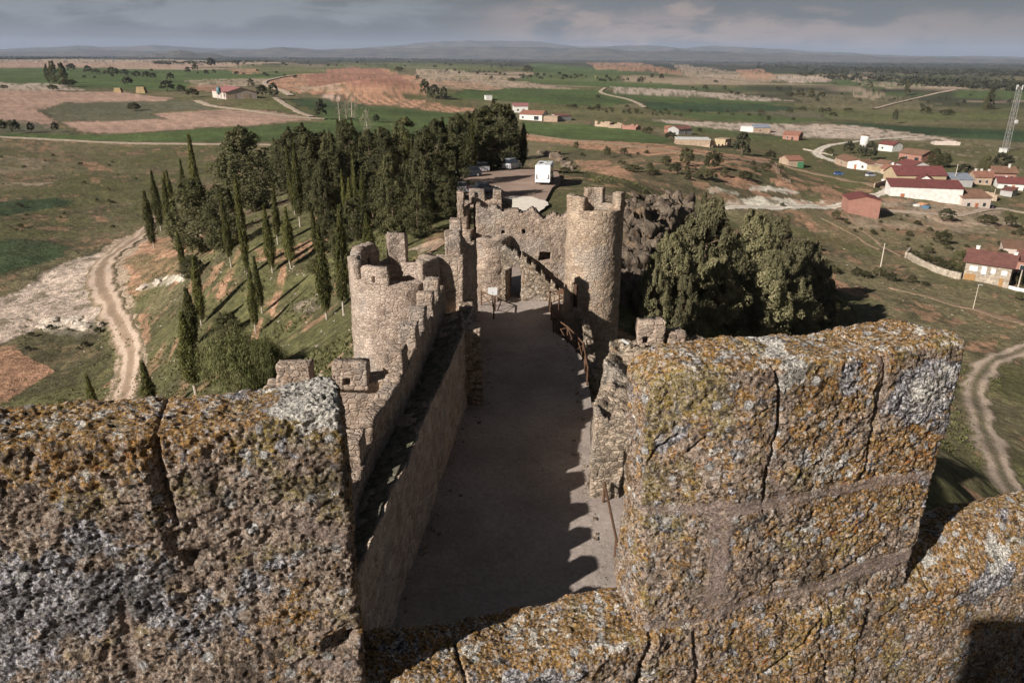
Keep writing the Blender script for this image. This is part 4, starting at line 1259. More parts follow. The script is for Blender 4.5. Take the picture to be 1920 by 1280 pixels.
railing('wooden_railing', [(rp[0][0] + 0.05, rp[0][1] + 0.1, G0), (4.75, rp[0][1] + 0.35, G0)], 'short brown wooden railing with crossed braces in front of the gate tower')
a1_, a2_ = place(902, 577), place(926, 578)
railing('wooden_railing', [(a1_[0], 51.9, G0), (a2_[0] + 0.1, 50.6, G0), (a2_[0] + 0.05, 48.9, G0)], 'small brown wooden railing with crossed braces left of the gate')
railing('wooden_railing', [(3.78, 26.2, G0), (3.78, 22.5, G0), (3.72, 18.5, G0), (3.7, 14.5, G0)], 'brown wooden railing running under the foreground merlon at the right of the ward', h=0.9, spacing=3.6, cross=False, one=True)
# notice board
s0 = place(974, 579 - 20)
s0 = on_y(923.5, 540, 51.5)
b = MB(); nb = empty('notice_board', (s0[0], 51.5, G0)); tag(nb, 'small white notice board on a dark post left of the gate doorway', 'sign')
b.tube((s0[0], 51.55, G0 - 0.1), (s0[0], 51.55, G0 + 1.1), 0.04, 0.04, 8); child(b.build('post', M_DARK, None), nb)
b = MB(); b.hexa([(s0[0] - 0.34, 51.45, G0 + 0.95), (s0[0] + 0.34, 51.45, G0 + 0.95), (s0[0] + 0.34, 51.5, G0 + 0.93), (s0[0] - 0.34, 51.5, G0 + 0.93), (s0[0] - 0.34, 51.75, G0 + 1.42), (s0[0] + 0.34, 51.75, G0 + 1.42), (s0[0] + 0.34, 51.8, G0 + 1.40), (s0[0] - 0.34, 51.8, G0 + 1.40)])
child(b.build('panel', M_METW, None), nb)
# lantern post by the tower
s0 = on_y(1053, 552, 51.0)
lp = empty('lantern_post', (s0[0], 51.0, G0)); tag(lp, 'low wooden lantern post with small pitched cap near the gate tower', 'lamp post')
b = MB(); b.tube((s0[0] - 0.16, 51, G0), (s0[0] - 0.16, 51, G0 + 1.25), 0.05, 0.05); b.tube((s0[0] + 0.16, 51, G0), (s0[0] + 0.16, 51, G0 + 1.25), 0.05, 0.05); child(b.build('post', M_WOOD, None), lp)
b = MB(); b.loft([[(s0[0] - 0.36, 50.7, G0 + 1.25), (s0[0] + 0.36, 50.7, G0 + 1.25), (s0[0] + 0.36, 51.3, G0 + 1.25), (s0[0] - 0.36, 51.3, G0 + 1.25)], [(s0[0] - 0.05, 50.98, G0 + 1.6), (s0[0] + 0.05, 50.98, G0 + 1.6), (s0[0] + 0.05, 51.02, G0 + 1.6), (s0[0] - 0.05, 51.02, G0 + 1.6)]]); child(b.build('cap', M_WOOD, None), lp)
# floodlight on the ruined wall
s0 = on_y(1172, 639, 33.2)
fl = empty('floodlight', (s0[0], 33.2, s0[2] - 0.1)); tag(fl, 'small white floodlight lying on the broken wall right of the ward', 'floodlight')
b = MB(); b.box(0, 0, 0.0, 0.42, 0.16, 0.13, 0.03); o_ = b.build('housing', M_METW, fl); o_.rotation_euler = (0, R(24), R(-20))
b = MB(); b.box(0, 0, -0.12, 0.12, 0.12, 0.12, 0.01); b.build('bracket', M_DARK, fl)
# ------------------------------------------------------------------ vegetation
def leaf_mat(name, c0, c1, c2=None, scale=1.2):
    t = NT(name)
    p = t.pos()
    a = t.noise(p, scale, 4, 0.6); b = t.noise(p, scale * 7, 3, 0.7, off=3)
    oi = t.n('ShaderNodeObjectInfo')
    c = t.mix(t.ramp(a, 0.3, 0.7), c0, c1)
    c = t.mix(t.ramp(b, 0.5, 0.75, 0, 0.7), c, c2 or tuple(v * 1.5 for v in c1))
    m = t.n('ShaderNodeVectorMath', operation='SCALE'); t.l(c, m.inputs[0])
    t.l(t.ramp(oi.outputs['Random'], 0, 1, 0.68, 1.3), m.inputs['Scale'])
    t.b.inputs['Specular IOR Level'].default_value = 0.25
    tr = t.n('ShaderNodeBsdfTranslucent'); t.l(m.outputs[0], tr.inputs[0])
    ms = t.n('ShaderNodeMixShader'); ms.inputs[0].default_value = 0.3
    t.l(t.b.outputs[0], ms.inputs[1]); t.l(tr.outputs[0], ms.inputs[2]); t.l(ms.outputs[0], t.out.inputs[0])
    return t.done(m.outputs[0], None, 0.7)
L_CYP = leaf_mat('cypress_foliage', (0.075, 0.080, 0.024), (0.14, 0.135, 0.042))
L_CON = leaf_mat('conifer_foliage', (0.052, 0.055, 0.024), (0.125, 0.118, 0.052))
L_PIN = leaf_mat('pine_foliage', (0.13, 0.125, 0.062), (0.24, 0.215, 0.12))
L_BSH = leaf_mat('bush_foliage', (0.055, 0.055, 0.026), (0.10, 0.092, 0.042))
L_LGT = leaf_mat('light_shrub_foliage', (0.085, 0.092, 0.034), (0.16, 0.16, 0.065))
L_GRY = leaf_mat('grey_poplar_foliage', (0.20, 0.18, 0.12), (0.32, 0.29, 0.20))
L_FAR = leaf_mat('far_tree_foliage', (0.045, 0.048, 0.026), (0.085, 0.082, 0.045), scale=0.4)
M_BARK = plain('pale_bark', (0.42, 0.36, 0.30), 0.9, 0.35, 6)
M_BARKD = plain('brown_bark', (0.16, 0.11, 0.08), 0.9, 0.3, 6)

def leaves(cen, size, up=0.4, out=None, seed=0, asp=2.2, outw=0.6):
    """little leaf sprays, one diamond quad at each centre, lying roughly along the surface of their clump"""
    r = np.random.default_rng(seed)
    n = len(cen)
    nrm = r.normal(size=(n, 3)) * 0.55
    if out is not None:
        o = out / (np.linalg.norm(out, axis=1, keepdims=True) + 1e-9)
        nrm = nrm + o * 1.0
    nrm /= np.linalg.norm(nrm, axis=1, keepdims=True) + 1e-9
    d = r.normal(size=(n, 3)) * (0.7 if up < 1 else 0.45); d[:, 2] += up
    d -= nrm * (d * nrm).sum(1, keepdims=True) * 0.8
    d /= np.linalg.norm(d, axis=1, keepdims=True) + 1e-9
    s = np.cross(nrm, d); s /= np.linalg.norm(s, axis=1, keepdims=True) + 1e-9
    L = (size * r.uniform(0.65, 1.35, n))[:, None]
    a = cen - d * L * 0.5; b = cen + s * L / asp * 0.5; c = cen + d * L * 0.5; e = cen - s * L / asp * 0.5
    V = np.stack([a, b, c, e], 1).reshape(-1, 3)
    Q = np.arange(n * 4).reshape(-1, 4)
    return V, Q

def clumped(nc, nl, shape, seed, clump=0.6, flat=0.8):
    """leaf centres gathered in clumps; shape(r, k) -> centres of clumps (k,3) and outward directions"""
    r = np.random.default_rng(seed)
    cc, oo, rad = shape(r, nc)
    n = nc * nl
    i = np.repeat(np.arange(nc), nl)
    d = r.normal(size=(n, 3)); d /= np.linalg.norm(d, axis=1, keepdims=True)
    d *= (r.uniform(0.25, 1, n) ** 0.5)[:, None]
    d[:, 2] *= flat
    p = cc[i] + d * (rad[i] * clump)[:, None]
    o = oo[i] * 0.6 + d * 0.8
    return p, o

def veg_mesh(name, V, Q, mat):
    me = bpy.data.meshes.new(name)
    me.vertices.add(len(V)); me.vertices.foreach_set('co', np.asarray(V, np.float32).ravel())
    me.loops.add(Q.size); me.loops.foreach_set('vertex_index', Q.ravel().astype(np.int32))
    me.polygons.add(len(Q)); me.polygons.foreach_set('loop_start', (np.arange(len(Q)) * 4).astype(np.int32))
    me.materials.append(mat)
    me.update(calc_edges=True)
    return me

def core_rings(prof, n=9, seed=0, k=0.62):
    r = np.random.default_rng(seed)
    return [[(rr * k * math.cos(t) * r.uniform(0.85, 1.1), rr * k * math.sin(t) * r.uniform(0.85, 1.1), z) for t in np.linspace(0, 2 * math.pi, n, endpoint=False)] for z, rr in prof]

def trunk_mesh(name, h, r0, r1, mat, limbs=0, seed=0, spread=1.0, z0=-0.6):
    r = np.random.default_rng(seed)
    b = MB()
    z = z0; x = y = 0.0
    k = 5
    pts = [np.array([0, 0, z0])]
    for i in range(1, k + 1):
        x += r.normal() * 0.03 * h / k; y += r.normal() * 0.03 * h / k
        pts.append(np.array([x, y, z0 + (h - z0) * i / k]))
    for i in range(k):
        b.tube(pts[i], pts[i + 1], r0 + (r1 - r0) * i / k, r0 + (r1 - r0) * (i + 1) / k, 8)
    for i in range(limbs):
        f = r.uniform(0.25, 0.95); j = min(k - 1, int(f * k)); q = pts[j] + (pts[j + 1] - pts[j]) * (f * k - j)
        a = r.uniform(0, 2 * math.pi); L = spread * (1.1 - f) * r.uniform(0.6, 1.0)
        b.tube(q, q + np.array([math.cos(a) * L, math.sin(a) * L, L * r.uniform(0.2, 0.7)]), r0 * 0.35 * (1.2 - f), r0 * 0.1, 5)
    v = np.concatenate(b.v); q = np.concatenate(b.q); t_ = np.concatenate(b.t)
    me = bpy.data.meshes.new(name); me.from_pydata(v.tolist(), [], q.tolist() + t_.tolist()); me.materials.append(mat)
    me.update()
    return me

PROTO = {}
def add_proto(key, h, parts):     # parts: (name, mesh)
    PROTO.setdefault(key, []).append((h, parts))

for k in range(6):      # italian cypress, 10 m
    H_ = 10.0; zb = (1.5, 1.2, 1.9, 1.4, 1.0, 1.7)[k]; rm = (0.60, 0.72, 0.55, 0.80, 0.66, 0.76)[k]; pk = (0.62, 0.75, 0.5, 0.66, 0.85, 0.56)[k]
    def shape(r, n):
        f = r.beta(1.15, 1.35, n); z = zb + f * (H_ - zb)
        rr = rm * (np.sin(np.clip(f * 1.04 + 0.04, 0, 1) ** pk * math.pi) ** 0.8) * r.uniform(0.72, 1.15, n)
        a = r.uniform(0, 2 * math.pi, n)
        rr = rr * (1 + 0.16 * np.sin(a * 2 + f * 9 + k) + 0.10 * np.sin(f * 23 + k * 2))
        o = np.stack([np.cos(a), np.sin(a), np.zeros(n)], 1)
        c = o * (rr * r.uniform(0.55, 1, n))[:, None]; c[:, 2] = z
        return c, o, np.full(n, 0.22)
    p, o = clumped(420, 16, shape, 10 + k, 1.0, 2.6)
    V, Q = leaves(p, 0.26, 1.6, o, k, 3.0, 0.3)
    add_proto('cypress', H_, [('crown', veg_mesh('crown', V, Q, L_CYP)), ('trunk', trunk_mesh('trunk', 8.0, 0.13, 0.03, M_BARK, 0, k))])

def conic(H, zb, rmax, peak=0.3, rad=(0.5, 0.9), pw=0.9):
    def shape(r, n):
        f = r.uniform(0, 1, n) ** 1.15
        z = zb + f * (H - zb)
        prof = np.where(f < peak, 0.62 + 0.38 * f / peak, ((1 - f) / (1 - peak)) ** pw)
        a = r.uniform(0, 2 * math.pi, n)
        lob = 1 + 0.20 * np.sin(a * 3 + z * 0.9) + 0.14 * np.sin(a * 5 - z * 1.7)
        rr = rmax * prof * lob * r.uniform(0.35, 1.0, n) ** 0.45
        o = np.stack([np.cos(a), np.sin(a), np.full(n, 0.35)], 1)
        c = np.stack([np.cos(a) * rr, np.sin(a) * rr, z], 1)
        rd = r.uniform(*rad, n) * (0.55 + 0.45 * prof)
        ns = 9                                            # upright side leaders that break the outline
        for q in range(ns):
            i0 = r.integers(0, n - 8); aa = r.uniform(0, 6.28); fz = r.uniform(0.35, 0.9)
            r0 = rmax * (0.75 if fz < peak else ((1 - fz) / (1 - peak)) ** pw * 0.85)
            for m_ in range(7):
                c[i0 + m_] = (math.cos(aa) * r0, math.sin(aa) * r0, zb + fz * (H - zb) + m_ * H * 0.028)
                rd[i0 + m_] = H * 0.045 * (1 - m_ / 8.5); o[i0 + m_] = (math.cos(aa), math.sin(aa), 0.3)
        return c, o, rd
    return shape
for k in range(4):      # dense dark conifer, 14 m
    p, o = clumped(230, 66, conic(14, 0.9, 4.0 + 0.4 * (k % 2), 0.30 + 0.07 * k, (0.75, 1.25), 0.55), 50 + k, 1.0, 0.85)
    V, Q = leaves(p, 0.42, 0.25, o, 60 + k, 2.4, 0.5)
    add_proto('conifer', 14.0, [('crown', veg_mesh('crown', V, Q, L_CON)), ('trunk', trunk_mesh('trunk', 12.0, 0.26, 0.04, M_BARKD, 12, k, 2.6))])
for k in range(4):      # bushy pine with upright tufts, 14 m
    p, o = clumped(250, 80, conic(14, 0.6, 4.6, 0.30, (0.6, 1.05), 0.65), 80 + k, 0.95, 1.35)
    V, Q = leaves(p, 0.44, 1.0, o, 90 + k, 2.8, 0.4)
    add_proto('pine', 14.0, [('crown', veg_mesh('crown', V, Q, L_PIN)), ('trunk', trunk_mesh('trunk', 12.0, 0.30, 0.05, M_BARKD, 30, k, 4.2))])
def round_shape(H, R_, zc=0.5, rad=(0.3, 0.5)):
    def shape(r, n):
        d = r.normal(size=(n, 3)); d /= np.linalg.norm(d, axis=1, keepdims=True)
        d[:, 2] = np.where(d[:, 2] < -0.5, -d[:, 2], d[:, 2])
        lob = 1 + 0.18 * np.sin(d[:, 0] * 5 + 1) * np.cos(d[:, 1] * 4)
        c = d * (R_ * lob * r.uniform(0.4, 1, n) ** 0.4)[:, None]
        c[:, 2] = H * zc + c[:, 2] * H * 0.5 / R_
        return c, d, r.uniform(*rad, n) * R_
    return shape
for k in range(3):      # round tree or bush, 4 m
    p, o = clumped(90, 26, round_shape(4, 2.0, 0.5, (0.22, 0.38)), 110 + k)
    V, Q = leaves(p, 0.34, 0.2, o, 120 + k, 1.8)
    add_proto('bush', 4.0, [('crown', veg_mesh('crown', V, Q, L_BSH)), ('trunk', trunk_mesh('trunk', 2.6, 0.10, 0.03, M_BARKD, 8, k, 1.2, -0.3))])
for k in range(3):      # far tree, 8 m, few leaves
    p, o = clumped(60, 14, round_shape(8, 3.6, 0.55, (0.25, 0.42)), 140 + k)
    V, Q = leaves(p, 0.95, 0.2, o, 150 + k, 1.5)
    add_proto('fartree', 8.0, [('crown', veg_mesh('crown', V, Q, L_FAR)), ('trunk', trunk_mesh('trunk', 4.5, 0.25, 0.1, M_BARKD, 5, k, 2.0))])
for k in range(2):      # tall poplar, 16 m
    p, o = clumped(150, 26, conic(16, 1.0, 2.3, 0.4, (0.4, 0.7), 0.55), 160 + k, 1.0, 1.6)
    V, Q = leaves(p, 0.6, 1.2, o, 170 + k, 2.4)
    add_proto('poplar', 16.0, [('crown', veg_mesh('crown', V, Q, L_CON)), ('trunk', trunk_mesh('trunk', 14.0, 0.25, 0.05, M_BARKD, 10, k, 1.5))])
    p, o = clumped(120, 20, conic(16, 3.0, 3.6, 0.45, (0.5, 0.8), 0.6), 165 + k, 1.0, 1.6)
    V, Q = leaves(p, 0.5, 1.6, o, 175 + k, 5.0)
    add_proto('greytree', 16.0, [('crown', veg_mesh('crown', V, Q, L_GRY)), ('trunk', trunk_mesh('trunk', 15.0, 0.30, 0.05, M_BARK, 40, k, 3.6))])
p, o = clumped(190, 90, round_shape(5, 4.2, 0.48, (0.14, 0.27)), 190, 1.0, 1.2)
V, Q = leaves(p, 0.34, 1.0, o, 191, 4.0)
add_proto('shrub', 5.0, [('crown', veg_mesh('crown', V, Q, L_LGT)), ('trunk', trunk_mesh('trunk', 3.6, 0.16, 0.04, M_BARKD, 24, 3, 2.6))])

_used = {}
NAMES = {'cypress': ('cypress_tree', 'cypress tree'), 'conifer': ('conifer_tree', 'conifer tree'), 'pine': ('pine_tree', 'pine tree'), 'bush': ('bush', 'bush'),
         'fartree': ('round_tree', 'tree'), 'poplar': ('poplar_tree', 'poplar tree'), 'greytree': ('bare_tree', 'tree'), 'shrub': ('shrub', 'shrub')}
def plant(kind, base, h, wid=1.0, label=None, group=None, variant=None, rz=None, lean=0.0, far=False):
    L = PROTO[kind]
    i = _used.get(kind, 0); _used[kind] = i + 1
    H0, parts = L[(i if variant is None else variant) % len(L)]
    nm, cat = NAMES[kind]
    s = h / H0
    root = empty(nm, base, random.uniform(0, 6.28) if rz is None else rz)
    root.scale = (s * wid, s * wid, s)
    root.rotation_euler[0] = random.uniform(-0.045, 0.045) + lean; root.rotation_euler[1] = random.uniform(-0.045, 0.045)
    tag(root, label, cat, group)
    for pn, me in parts:
        if far and pn == 'trunk': continue
        o = bpy.data.objects.new(pn, me); COL.objects.link(o); o.parent = root
    return root

def top_h(b, px, pytop):
    d = ray(px, pytop)
    k = math.hypot(b[0], b[1]) / math.hypot(d[0], d[1])
    return max(0.3, d[2] * k - b[2])

def tree_px(kind, px, pyb, pyt, wpx=None, label=None, group=None, **k):
    b = at(px, pyb)
    h = top_h(b, px, pyt)
    wid = 1.0
    if wpx:
        W0 = {'cypress': 1.35, 'conifer': 8.0, 'pine': 9.0, 'bush': 4.2, 'fartree': 7.6, 'poplar': 4.6, 'greytree': 7.2, 'shrub': 8.6}[kind]
        H0 = PROTO[kind][0][0]
        wid = (wpx * depth(b) / F) / (W0 * h / H0)
        wid = min(2.6, max(0.45, wid))
    return plant(kind, b, h, wid, label, group, **k)

def ordn(i): return ['first', 'second', 'third', 'fourth', 'fifth', 'sixth', 'seventh', 'eighth', 'ninth', 'tenth', 'eleventh', 'twelfth', 'thirteenth', 'fourteenth', 'fifteenth', 'sixteenth', 'seventeenth', 'eighteenth', 'nineteenth', 'twentieth'][i] if i < 20 else '%d%s' % (i + 1, {1: 'st', 2: 'nd', 3: 'rd'}.get((i + 1) % 10, 'th'))

CYP = [(289,465,358,18),(302,433,320,14),(317,437,334,14),(326,455,389,13),(331,428,320,14),(327,424,323,12),(377,440,256,22),(352,420,301,12),(346,510,434,14),
 (434,502,364,16),(465,522,330,16),(450,384,298,12),(479.6,624,504,16),(492,587,481,16),(511,511,385,18),(521,458,345,15),(546,502.5,390,18),(563,426,265,16),(553,402,275,13),
 (378,609,480,19),(365,650,537,25),(368,738,585,34),(292,790,673,28),(186,800,700,20),(613,598,424,24),(645,590,388,24),(697,505,402,22),
 (685,434,315,13),(659,434,335,13),(673,410,303,11),(667,400,280,14),(641,396,310,10),(648,400,320,10),(635,372,273,10),(644,460,384,14),(596,480,393,14),(717,352,258,12),(767,378,250,12),(775,376,255,11),(979.5,317,233,17),(889,330,222,10)]
CYP.sort(key=lambda c: c[0])
for i, c_ in enumerate(CYP):
    size = 'tall' if c_[1] - c_[2] > 115 else ('slim' if c_[3] < 14 else 'dark')
    where = ('beside the car park' if c_[0] > 900 else 'on the grass near the foreground merlon' if c_[1] > 595 and c_[0] < 400 else 'left of the round tower' if c_[1] > 500 and c_[0] > 580
             else 'beside the dirt track' if c_[0] < 345 else 'on the open striped slope' if c_[1] > 455 else 'inside the conifer grove')
    tree_px('cypress', c_[0], c_[1], c_[2], c_[3], '%s cypress %s, %s cypress from left' % (size, where, ordn(i)), 'cypresses on the castle slope')
CON = [(471,398,240,118),(376.5,474,335,95),(424,470,350,85),(572,384,240,85),(590,402,252,62),(612,430,300,52),(628,396,250,60),(660,372,226,60),(700,376,246,62),(735,392,250,62),(740,448,288,68),(785,447,346,56),
 (800,396,240,76),(822,362,226,72),(848,386,262,66),(856,332,216,70),(882,322,212,66),(905,320,201,74),(932,317,197,84),(957,300,216,44),(770,352,222,70),(722,342,240,60),(690,346,255,52),(645,342,250,56),(610,347,250,50),(545,360,246,60),
 (530,345,262,50),(575,350,250,55),(362,522,478,48),(428,632,588,50),(588,512,486,26),(665,450,372,56),(620,470,400,48),(760,420,330,60),(700,420,320,56),(840,410,330,52),(640,490,420,40)]
CON.sort(key=lambda c: c[0])
for i, c_ in enumerate(CON):
    small = c_[1] - c_[2] < 60
    where = 'low on the open slope' if c_[1] > 500 else 'shading the car park' if c_[0] > 870 else 'at the left edge of the grove' if c_[0] < 480 else 'in the middle of the grove' if c_[0] < 700 else 'at the back right of the grove'
    tree_px('conifer', c_[0], c_[1], c_[2], c_[3], '%s conifer %s, %s grove conifer from left' % ('small dark' if small else 'broad dark', where, ordn(i)), 'conifers of the grove')
PIN = [(1315,560,376,135),(1400,552,402,120),(1442,545,408,110),(1490,590,452,105),(1250,585,440,110),(1335,605,486,120),(1420,642,503,125),(1475,650,522,110),(1380,622,518,100),(1486,622,530,80),(1530,600,498,90),(1556,618,553,80),(1290,655,572,60),
 (1303,662,592,40),(1272,642,520,85),(1222,612,478,70),(1382,662,618,28),(1350,522,420,80),(1590,612,572,36),(1192,628,604,24),(1440,600,470,90),(1515,560,455,70)]
PIN.sort(key=lambda c: c[0])
for i, c_ in enumerate(PIN):
    small = c_[3] < 65
    tree_px('pine', c_[0], c_[1], c_[2], c_[3], '%s tufted pine below the gate tower, %s pine from left' % ('small' if small else 'broad olive green', ordn(i)), 'pines below the castle wall')
tree_px('shrub', 452, 742, 632, 130, 'big feathery bright green shrub behind the left foreground merlon', 'free shrubs')
tree_px('shrub', 500, 720, 640, 70, 'smaller feathery green shrub right of the big one near the bastion', 'free shrubs')

MID = [  # kind, px, base, top, width, label
 ('poplar',92,155,122,11,'leftmost tall dark poplar of the three standing in the green field'),('poplar',103,156,115,15,'middle and tallest poplar of the three in the green field'),('poplar',119,160,120,18,'rightmost poplar of the three in the green field'),
 ('bush',128,163,148,30,'dark bush hugging the foot of the three poplars'),('fartree',135,135,120,16,'round tree just right of the three poplars'),
 ('fartree',165,138,124,15,None),('fartree',180,139,130,15,None),('fartree',199,140,133,12,None),('fartree',213,143,127,22,None),('fartree',234,142,131,16,None),('fartree',256,146,134,16,None),('fartree',275,147,135,16,None),('fartree',287,148,137,13,None),
 ('fartree',240,161,145,20,None),('fartree',320,151,138,14,None),('fartree',314,172,152,26,None),('fartree',352,138,126,10,None),('fartree',366,134,121,13,None),('fartree',387,141,132,9,None),('fartree',397,127,110,16,None),('fartree',471,165,149,12,None),
 ('bush',99,170,159,19,None),('bush',252,208,193,24,None),('bush',5,247,225,18,None),('bush',19,238,226,10,None),('fartree',30,250,226,19,None),('fartree',59,249,230,12,None),('fartree',105,248,230,14,None),('bush',8,168,159,14,None),
 ('fartree',340,175,160,16,None),('bush',362,182,166,26,None),('fartree',492,182,161,20,None),('fartree',514,187,158,20,None),('fartree',603,224,190,22,None),('greytree',637,226,176,24,'bare grey tree with thin trunk left of the grey poplar group'),('greytree',660,230,176,30,'tallest bare grey poplar behind the grove'),
 ('greytree',650,226,186,20,'bare grey poplar between two taller grey ones'),('greytree',690,256,205,24,'pale whitish feathery tree rising behind the grove'),('fartree',706,230,215,12,None),('fartree',798,183,152,22,'left tree of three standing on the tan bank beyond the vineyard'),
 ('fartree',815,186,160,20,'middle tree of three standing on the tan bank beyond the vineyard'),('fartree',832,187,165,14,'right tree of three standing on the tan bank beyond the vineyard'),('fartree',989,137,124,20,None),('fartree',783,150,142,7,None),('bush',748,135,125,16,None),('bush',960,154,146,14,None),('fartree',921,150,143,8,None),('bush',1121,185,178,10,None),
 ('bush',1286,312,279,30,None),('bush',1334,320,285,30,None),('bush',1249,311,293,20,None),('bush',1265,327,308,24,None),('bush',1325,338,317,34,None),('bush',1397,338,320,26,None),('bush',1436,320,306,20,None),('fartree',1390,290,252,32,None),('bush',1257,263,247,22,None),('bush',1443,299,283,22,None),
 ('bush',1356,333,316,16,None),('bush',1482,311,303,10,None),('bush',1215,250,238,22,None),('bush',1400,291,276,14,None),('bush',1312,248,240,10,None),('bush',1080,282,265,10,None),('bush',1138,297,275,14,None),('bush',1169,291,277,14,None),
 ('fartree',1590,288,267,20,None),('bush',1554,291,277,14,None),('fartree',1612,294,273,16,None),('fartree',1630,300,268,24,None),('conifer',1750,312,278,26,None),('conifer',1768,314,287,28,None),('conifer',1842,332,291,26,None),('fartree',1877,317,289,34,'big round grey-green tree beside the lattice mast'),
 ('fartree',1807,333,309,30,None),('fartree',1773,415,393,30,'light green round tree on the rubbly bank below the white shed'),('bush',1850,421,402,34,None),('bush',1892,426,402,22,None),('bush',1912,442,425,14,None),('bush',1566,412,395,18,None),('bush',1692,304,294,14,None),('bush',1751,317,307,12,None),
 ('bush',1766,457,432,32,'large round dark bush alone on the grass below the village'),('bush',1715,482,470,20,None),('bush',1735,490,476,24,None),('bush',1756,498,482,26,None),('bush',1776,508,488,26,None),('conifer',1795,514,470,30,None),('bush',1800,520,505,14,None),('bush',1740,474,462,18,None),
 ('bush',1876,486,468,22,None),('bush',1648,518,501,24,None),('bush',1606,518,502,20,None),('bush',1624,522,508,20,None),('bush',1669,526,511,24,None),('bush',1708,531,516,18,None),('bush',1735,536,527,14,None),('bush',1909,562,548,16,None),('bush',1905,534,508,22,None),
 ('bush',1532,470,458,16,None),('bush',1543,505,487,34,None),('bush',1562,513,498,20,None),('bush',1186,322,310,30,None),('bush',1222,328,318,40,None),('bush',1060,322,314,26,None),('bush',1466.5,388,380,9,'tiny dark bush at the edge of the white chalk track'),
 ('poplar',1700,180,152,10,None),('poplar',1855,205,168,14,None),('poplar',1846,206,176,10,None),('fartree',1677,232,206,10,None),('bush',1427,213,204,14,None),('bush',1480,212,204,13,None),('bush',1505,208,200,14,None),('fartree',1540,213,202,12,None),('fartree',1552,213,202,12,None),('bush',1562,218,210,14,None),('bush',1590,209,202,16,None),
 ('bush',1735,213,200,20,None),('bush',1775,216,205,26,None),('fartree',1630,164,152,10,None),('fartree',1688,164,154,12,None),('poplar',1520,182,166,16,None),('bush',1500,182,172,20,None),('bush',1540,184,172,14,None),('bush',1480,180,172,18,None),('fartree',1322,170,160,10,None),('fartree',1358,170,161,8,None),('fartree',1222,148,139,6,None),('fartree',1240,150,139,9,None),
]
def describe(kind, px, pb, pt):
    hgt = pb - pt
    w = {'bush': 'dark low bush', 'fartree': 'round dark green tree', 'conifer': 'dense dark conifer', 'poplar': 'narrow upright poplar'}[kind]
    if hgt < 9 and kind == 'fartree': w = 'tiny round tree'
    if px < 130 and pb > 200: wh = 'left of the ploughed pink field'
    elif px < 600 and pb < 200: wh = 'on the farmland round the red barn'
    elif px < 700: wh = 'on the left plain beyond the dirt track'
    elif px < 1130 and pb < 200: wh = 'among the far fields behind the red soil hill'
    elif pb < 235: wh = 'among the far fields on the right'
    elif px < 1500 and pb > 235 and pb < 400: wh = 'on the eroded orange slope'
    elif pb < 345: wh = 'among the upper village houses'
    elif pb < 460: wh = 'below the village sheds'
    elif px > 1690 and pb < 525: wh = 'in the hedge behind the curved stone wall'
    else: wh = 'on the grassy slope above the curving track'
    return w, wh
_cnt = {}
for kind, px, pb, pt, wd, lab in sorted(MID, key=lambda q: q[1]):   # from left to right
    if lab is None:
        w, wh = describe(kind, px, pb, pt)
        k = _cnt.get((w, wh), 0); _cnt[(w, wh)] = k + 1
        lab = '%s %s, %s from left' % (w, wh, ordn(k))
    else:
        wh = 'single trees and bushes out on the plain'
    tree_px(kind, px, pb, pt, wd, lab, NAMES[kind][1] + ' plants ' + wh.split(' of ')[0])

# small shrubs dotted over the middle distance: too small to tell apart, one group per band
BANDS = [([(1065,196),(1190,203),(1290,212),(1300,222),(1150,214),(1060,203)], 46, (1.6, 2.8), 'bush', 'small dark shrub dotted over the dry strip behind the adobe ruins', 0),
         ([(1280,200),(1340,208),(1500,226),(1480,232),(1300,216)], 10, (2, 3), 'bush', 'dark shrub in the hedge row along the far green field', 0),
         ([(1200,276),(1440,306),(1550,340),(1500,352),(1300,345),(1080,310),(1040,285)], 42, (0.9, 1.9), 'bush', 'small scrubby bush on the eroded orange slope', 0),
         ([(430,118),(720,116),(960,118),(960,130),(800,128),(560,130),(440,128)], 30, (5, 9), 'fartree', 'far tree in the broken line of trees under the blue hills', 0),
         ([(830,130),(1240,150),(1230,158),(1000,150),(840,140)], 60, (3, 6), 'fartree', 'far tree scattered over the green and tan fields in the centre', 0),
         ([(1240,118),(1560,140),(1900,170),(1900,150),(1600,128),(1250,112)], 70, (5, 9), 'fartree', 'far tree scattered over the dull far plain on the right', 0),
         ([(1260,170),(1500,192),(1900,215),(1900,180),(1600,160),(1300,150)], 40, (2.5, 5), 'fartree', 'small tree along the field banks beyond the village', 0),
         ([(1500,400),(1700,470),(1900,470),(1900,430),(1700,405)], 26, (0.7, 1.4), 'bush', 'low bush on the rough grass above the stone house', 0),
         ([(130,150),(420,140),(560,150),(520,135),(300,132)], 22, (3, 5.5), 'fartree', 'small round tree on the far left green fields', 0),
         ([(0,290),(330,290),(240,430),(0,440)], 26, (0.6, 1.3), 'bush', 'low bush on the rough left plain', 0),
         ([(40,700),(180,650),(200,600),(60,620)], 8, (0.6, 1.1), 'bush', 'low grey bush beside the bare pinkish ground', 0)]
def pick(poly, r):
    xs = [p_[0] for p_ in poly]; ys = [p_[1] for p_ in poly]
    while True:
        a, b = r.uniform(min(xs), max(xs)), r.uniform(min(ys), max(ys))
        if pip(np.array([a]), np.array([b]), poly)[0]: return a, b
_r = np.random.default_rng(5)
for poly, n, hr, kind, lab, _ in BANDS:
    for i in range(n):
        a, b = pick(poly, _r)
        q = at(a, b)
        plant(kind, q, _r.uniform(*hr), _r.uniform(0.9, 1.5), lab, lab.replace('tree', 'trees').replace('bush', 'bushes').replace('shrub', 'shrubs'), far=True)

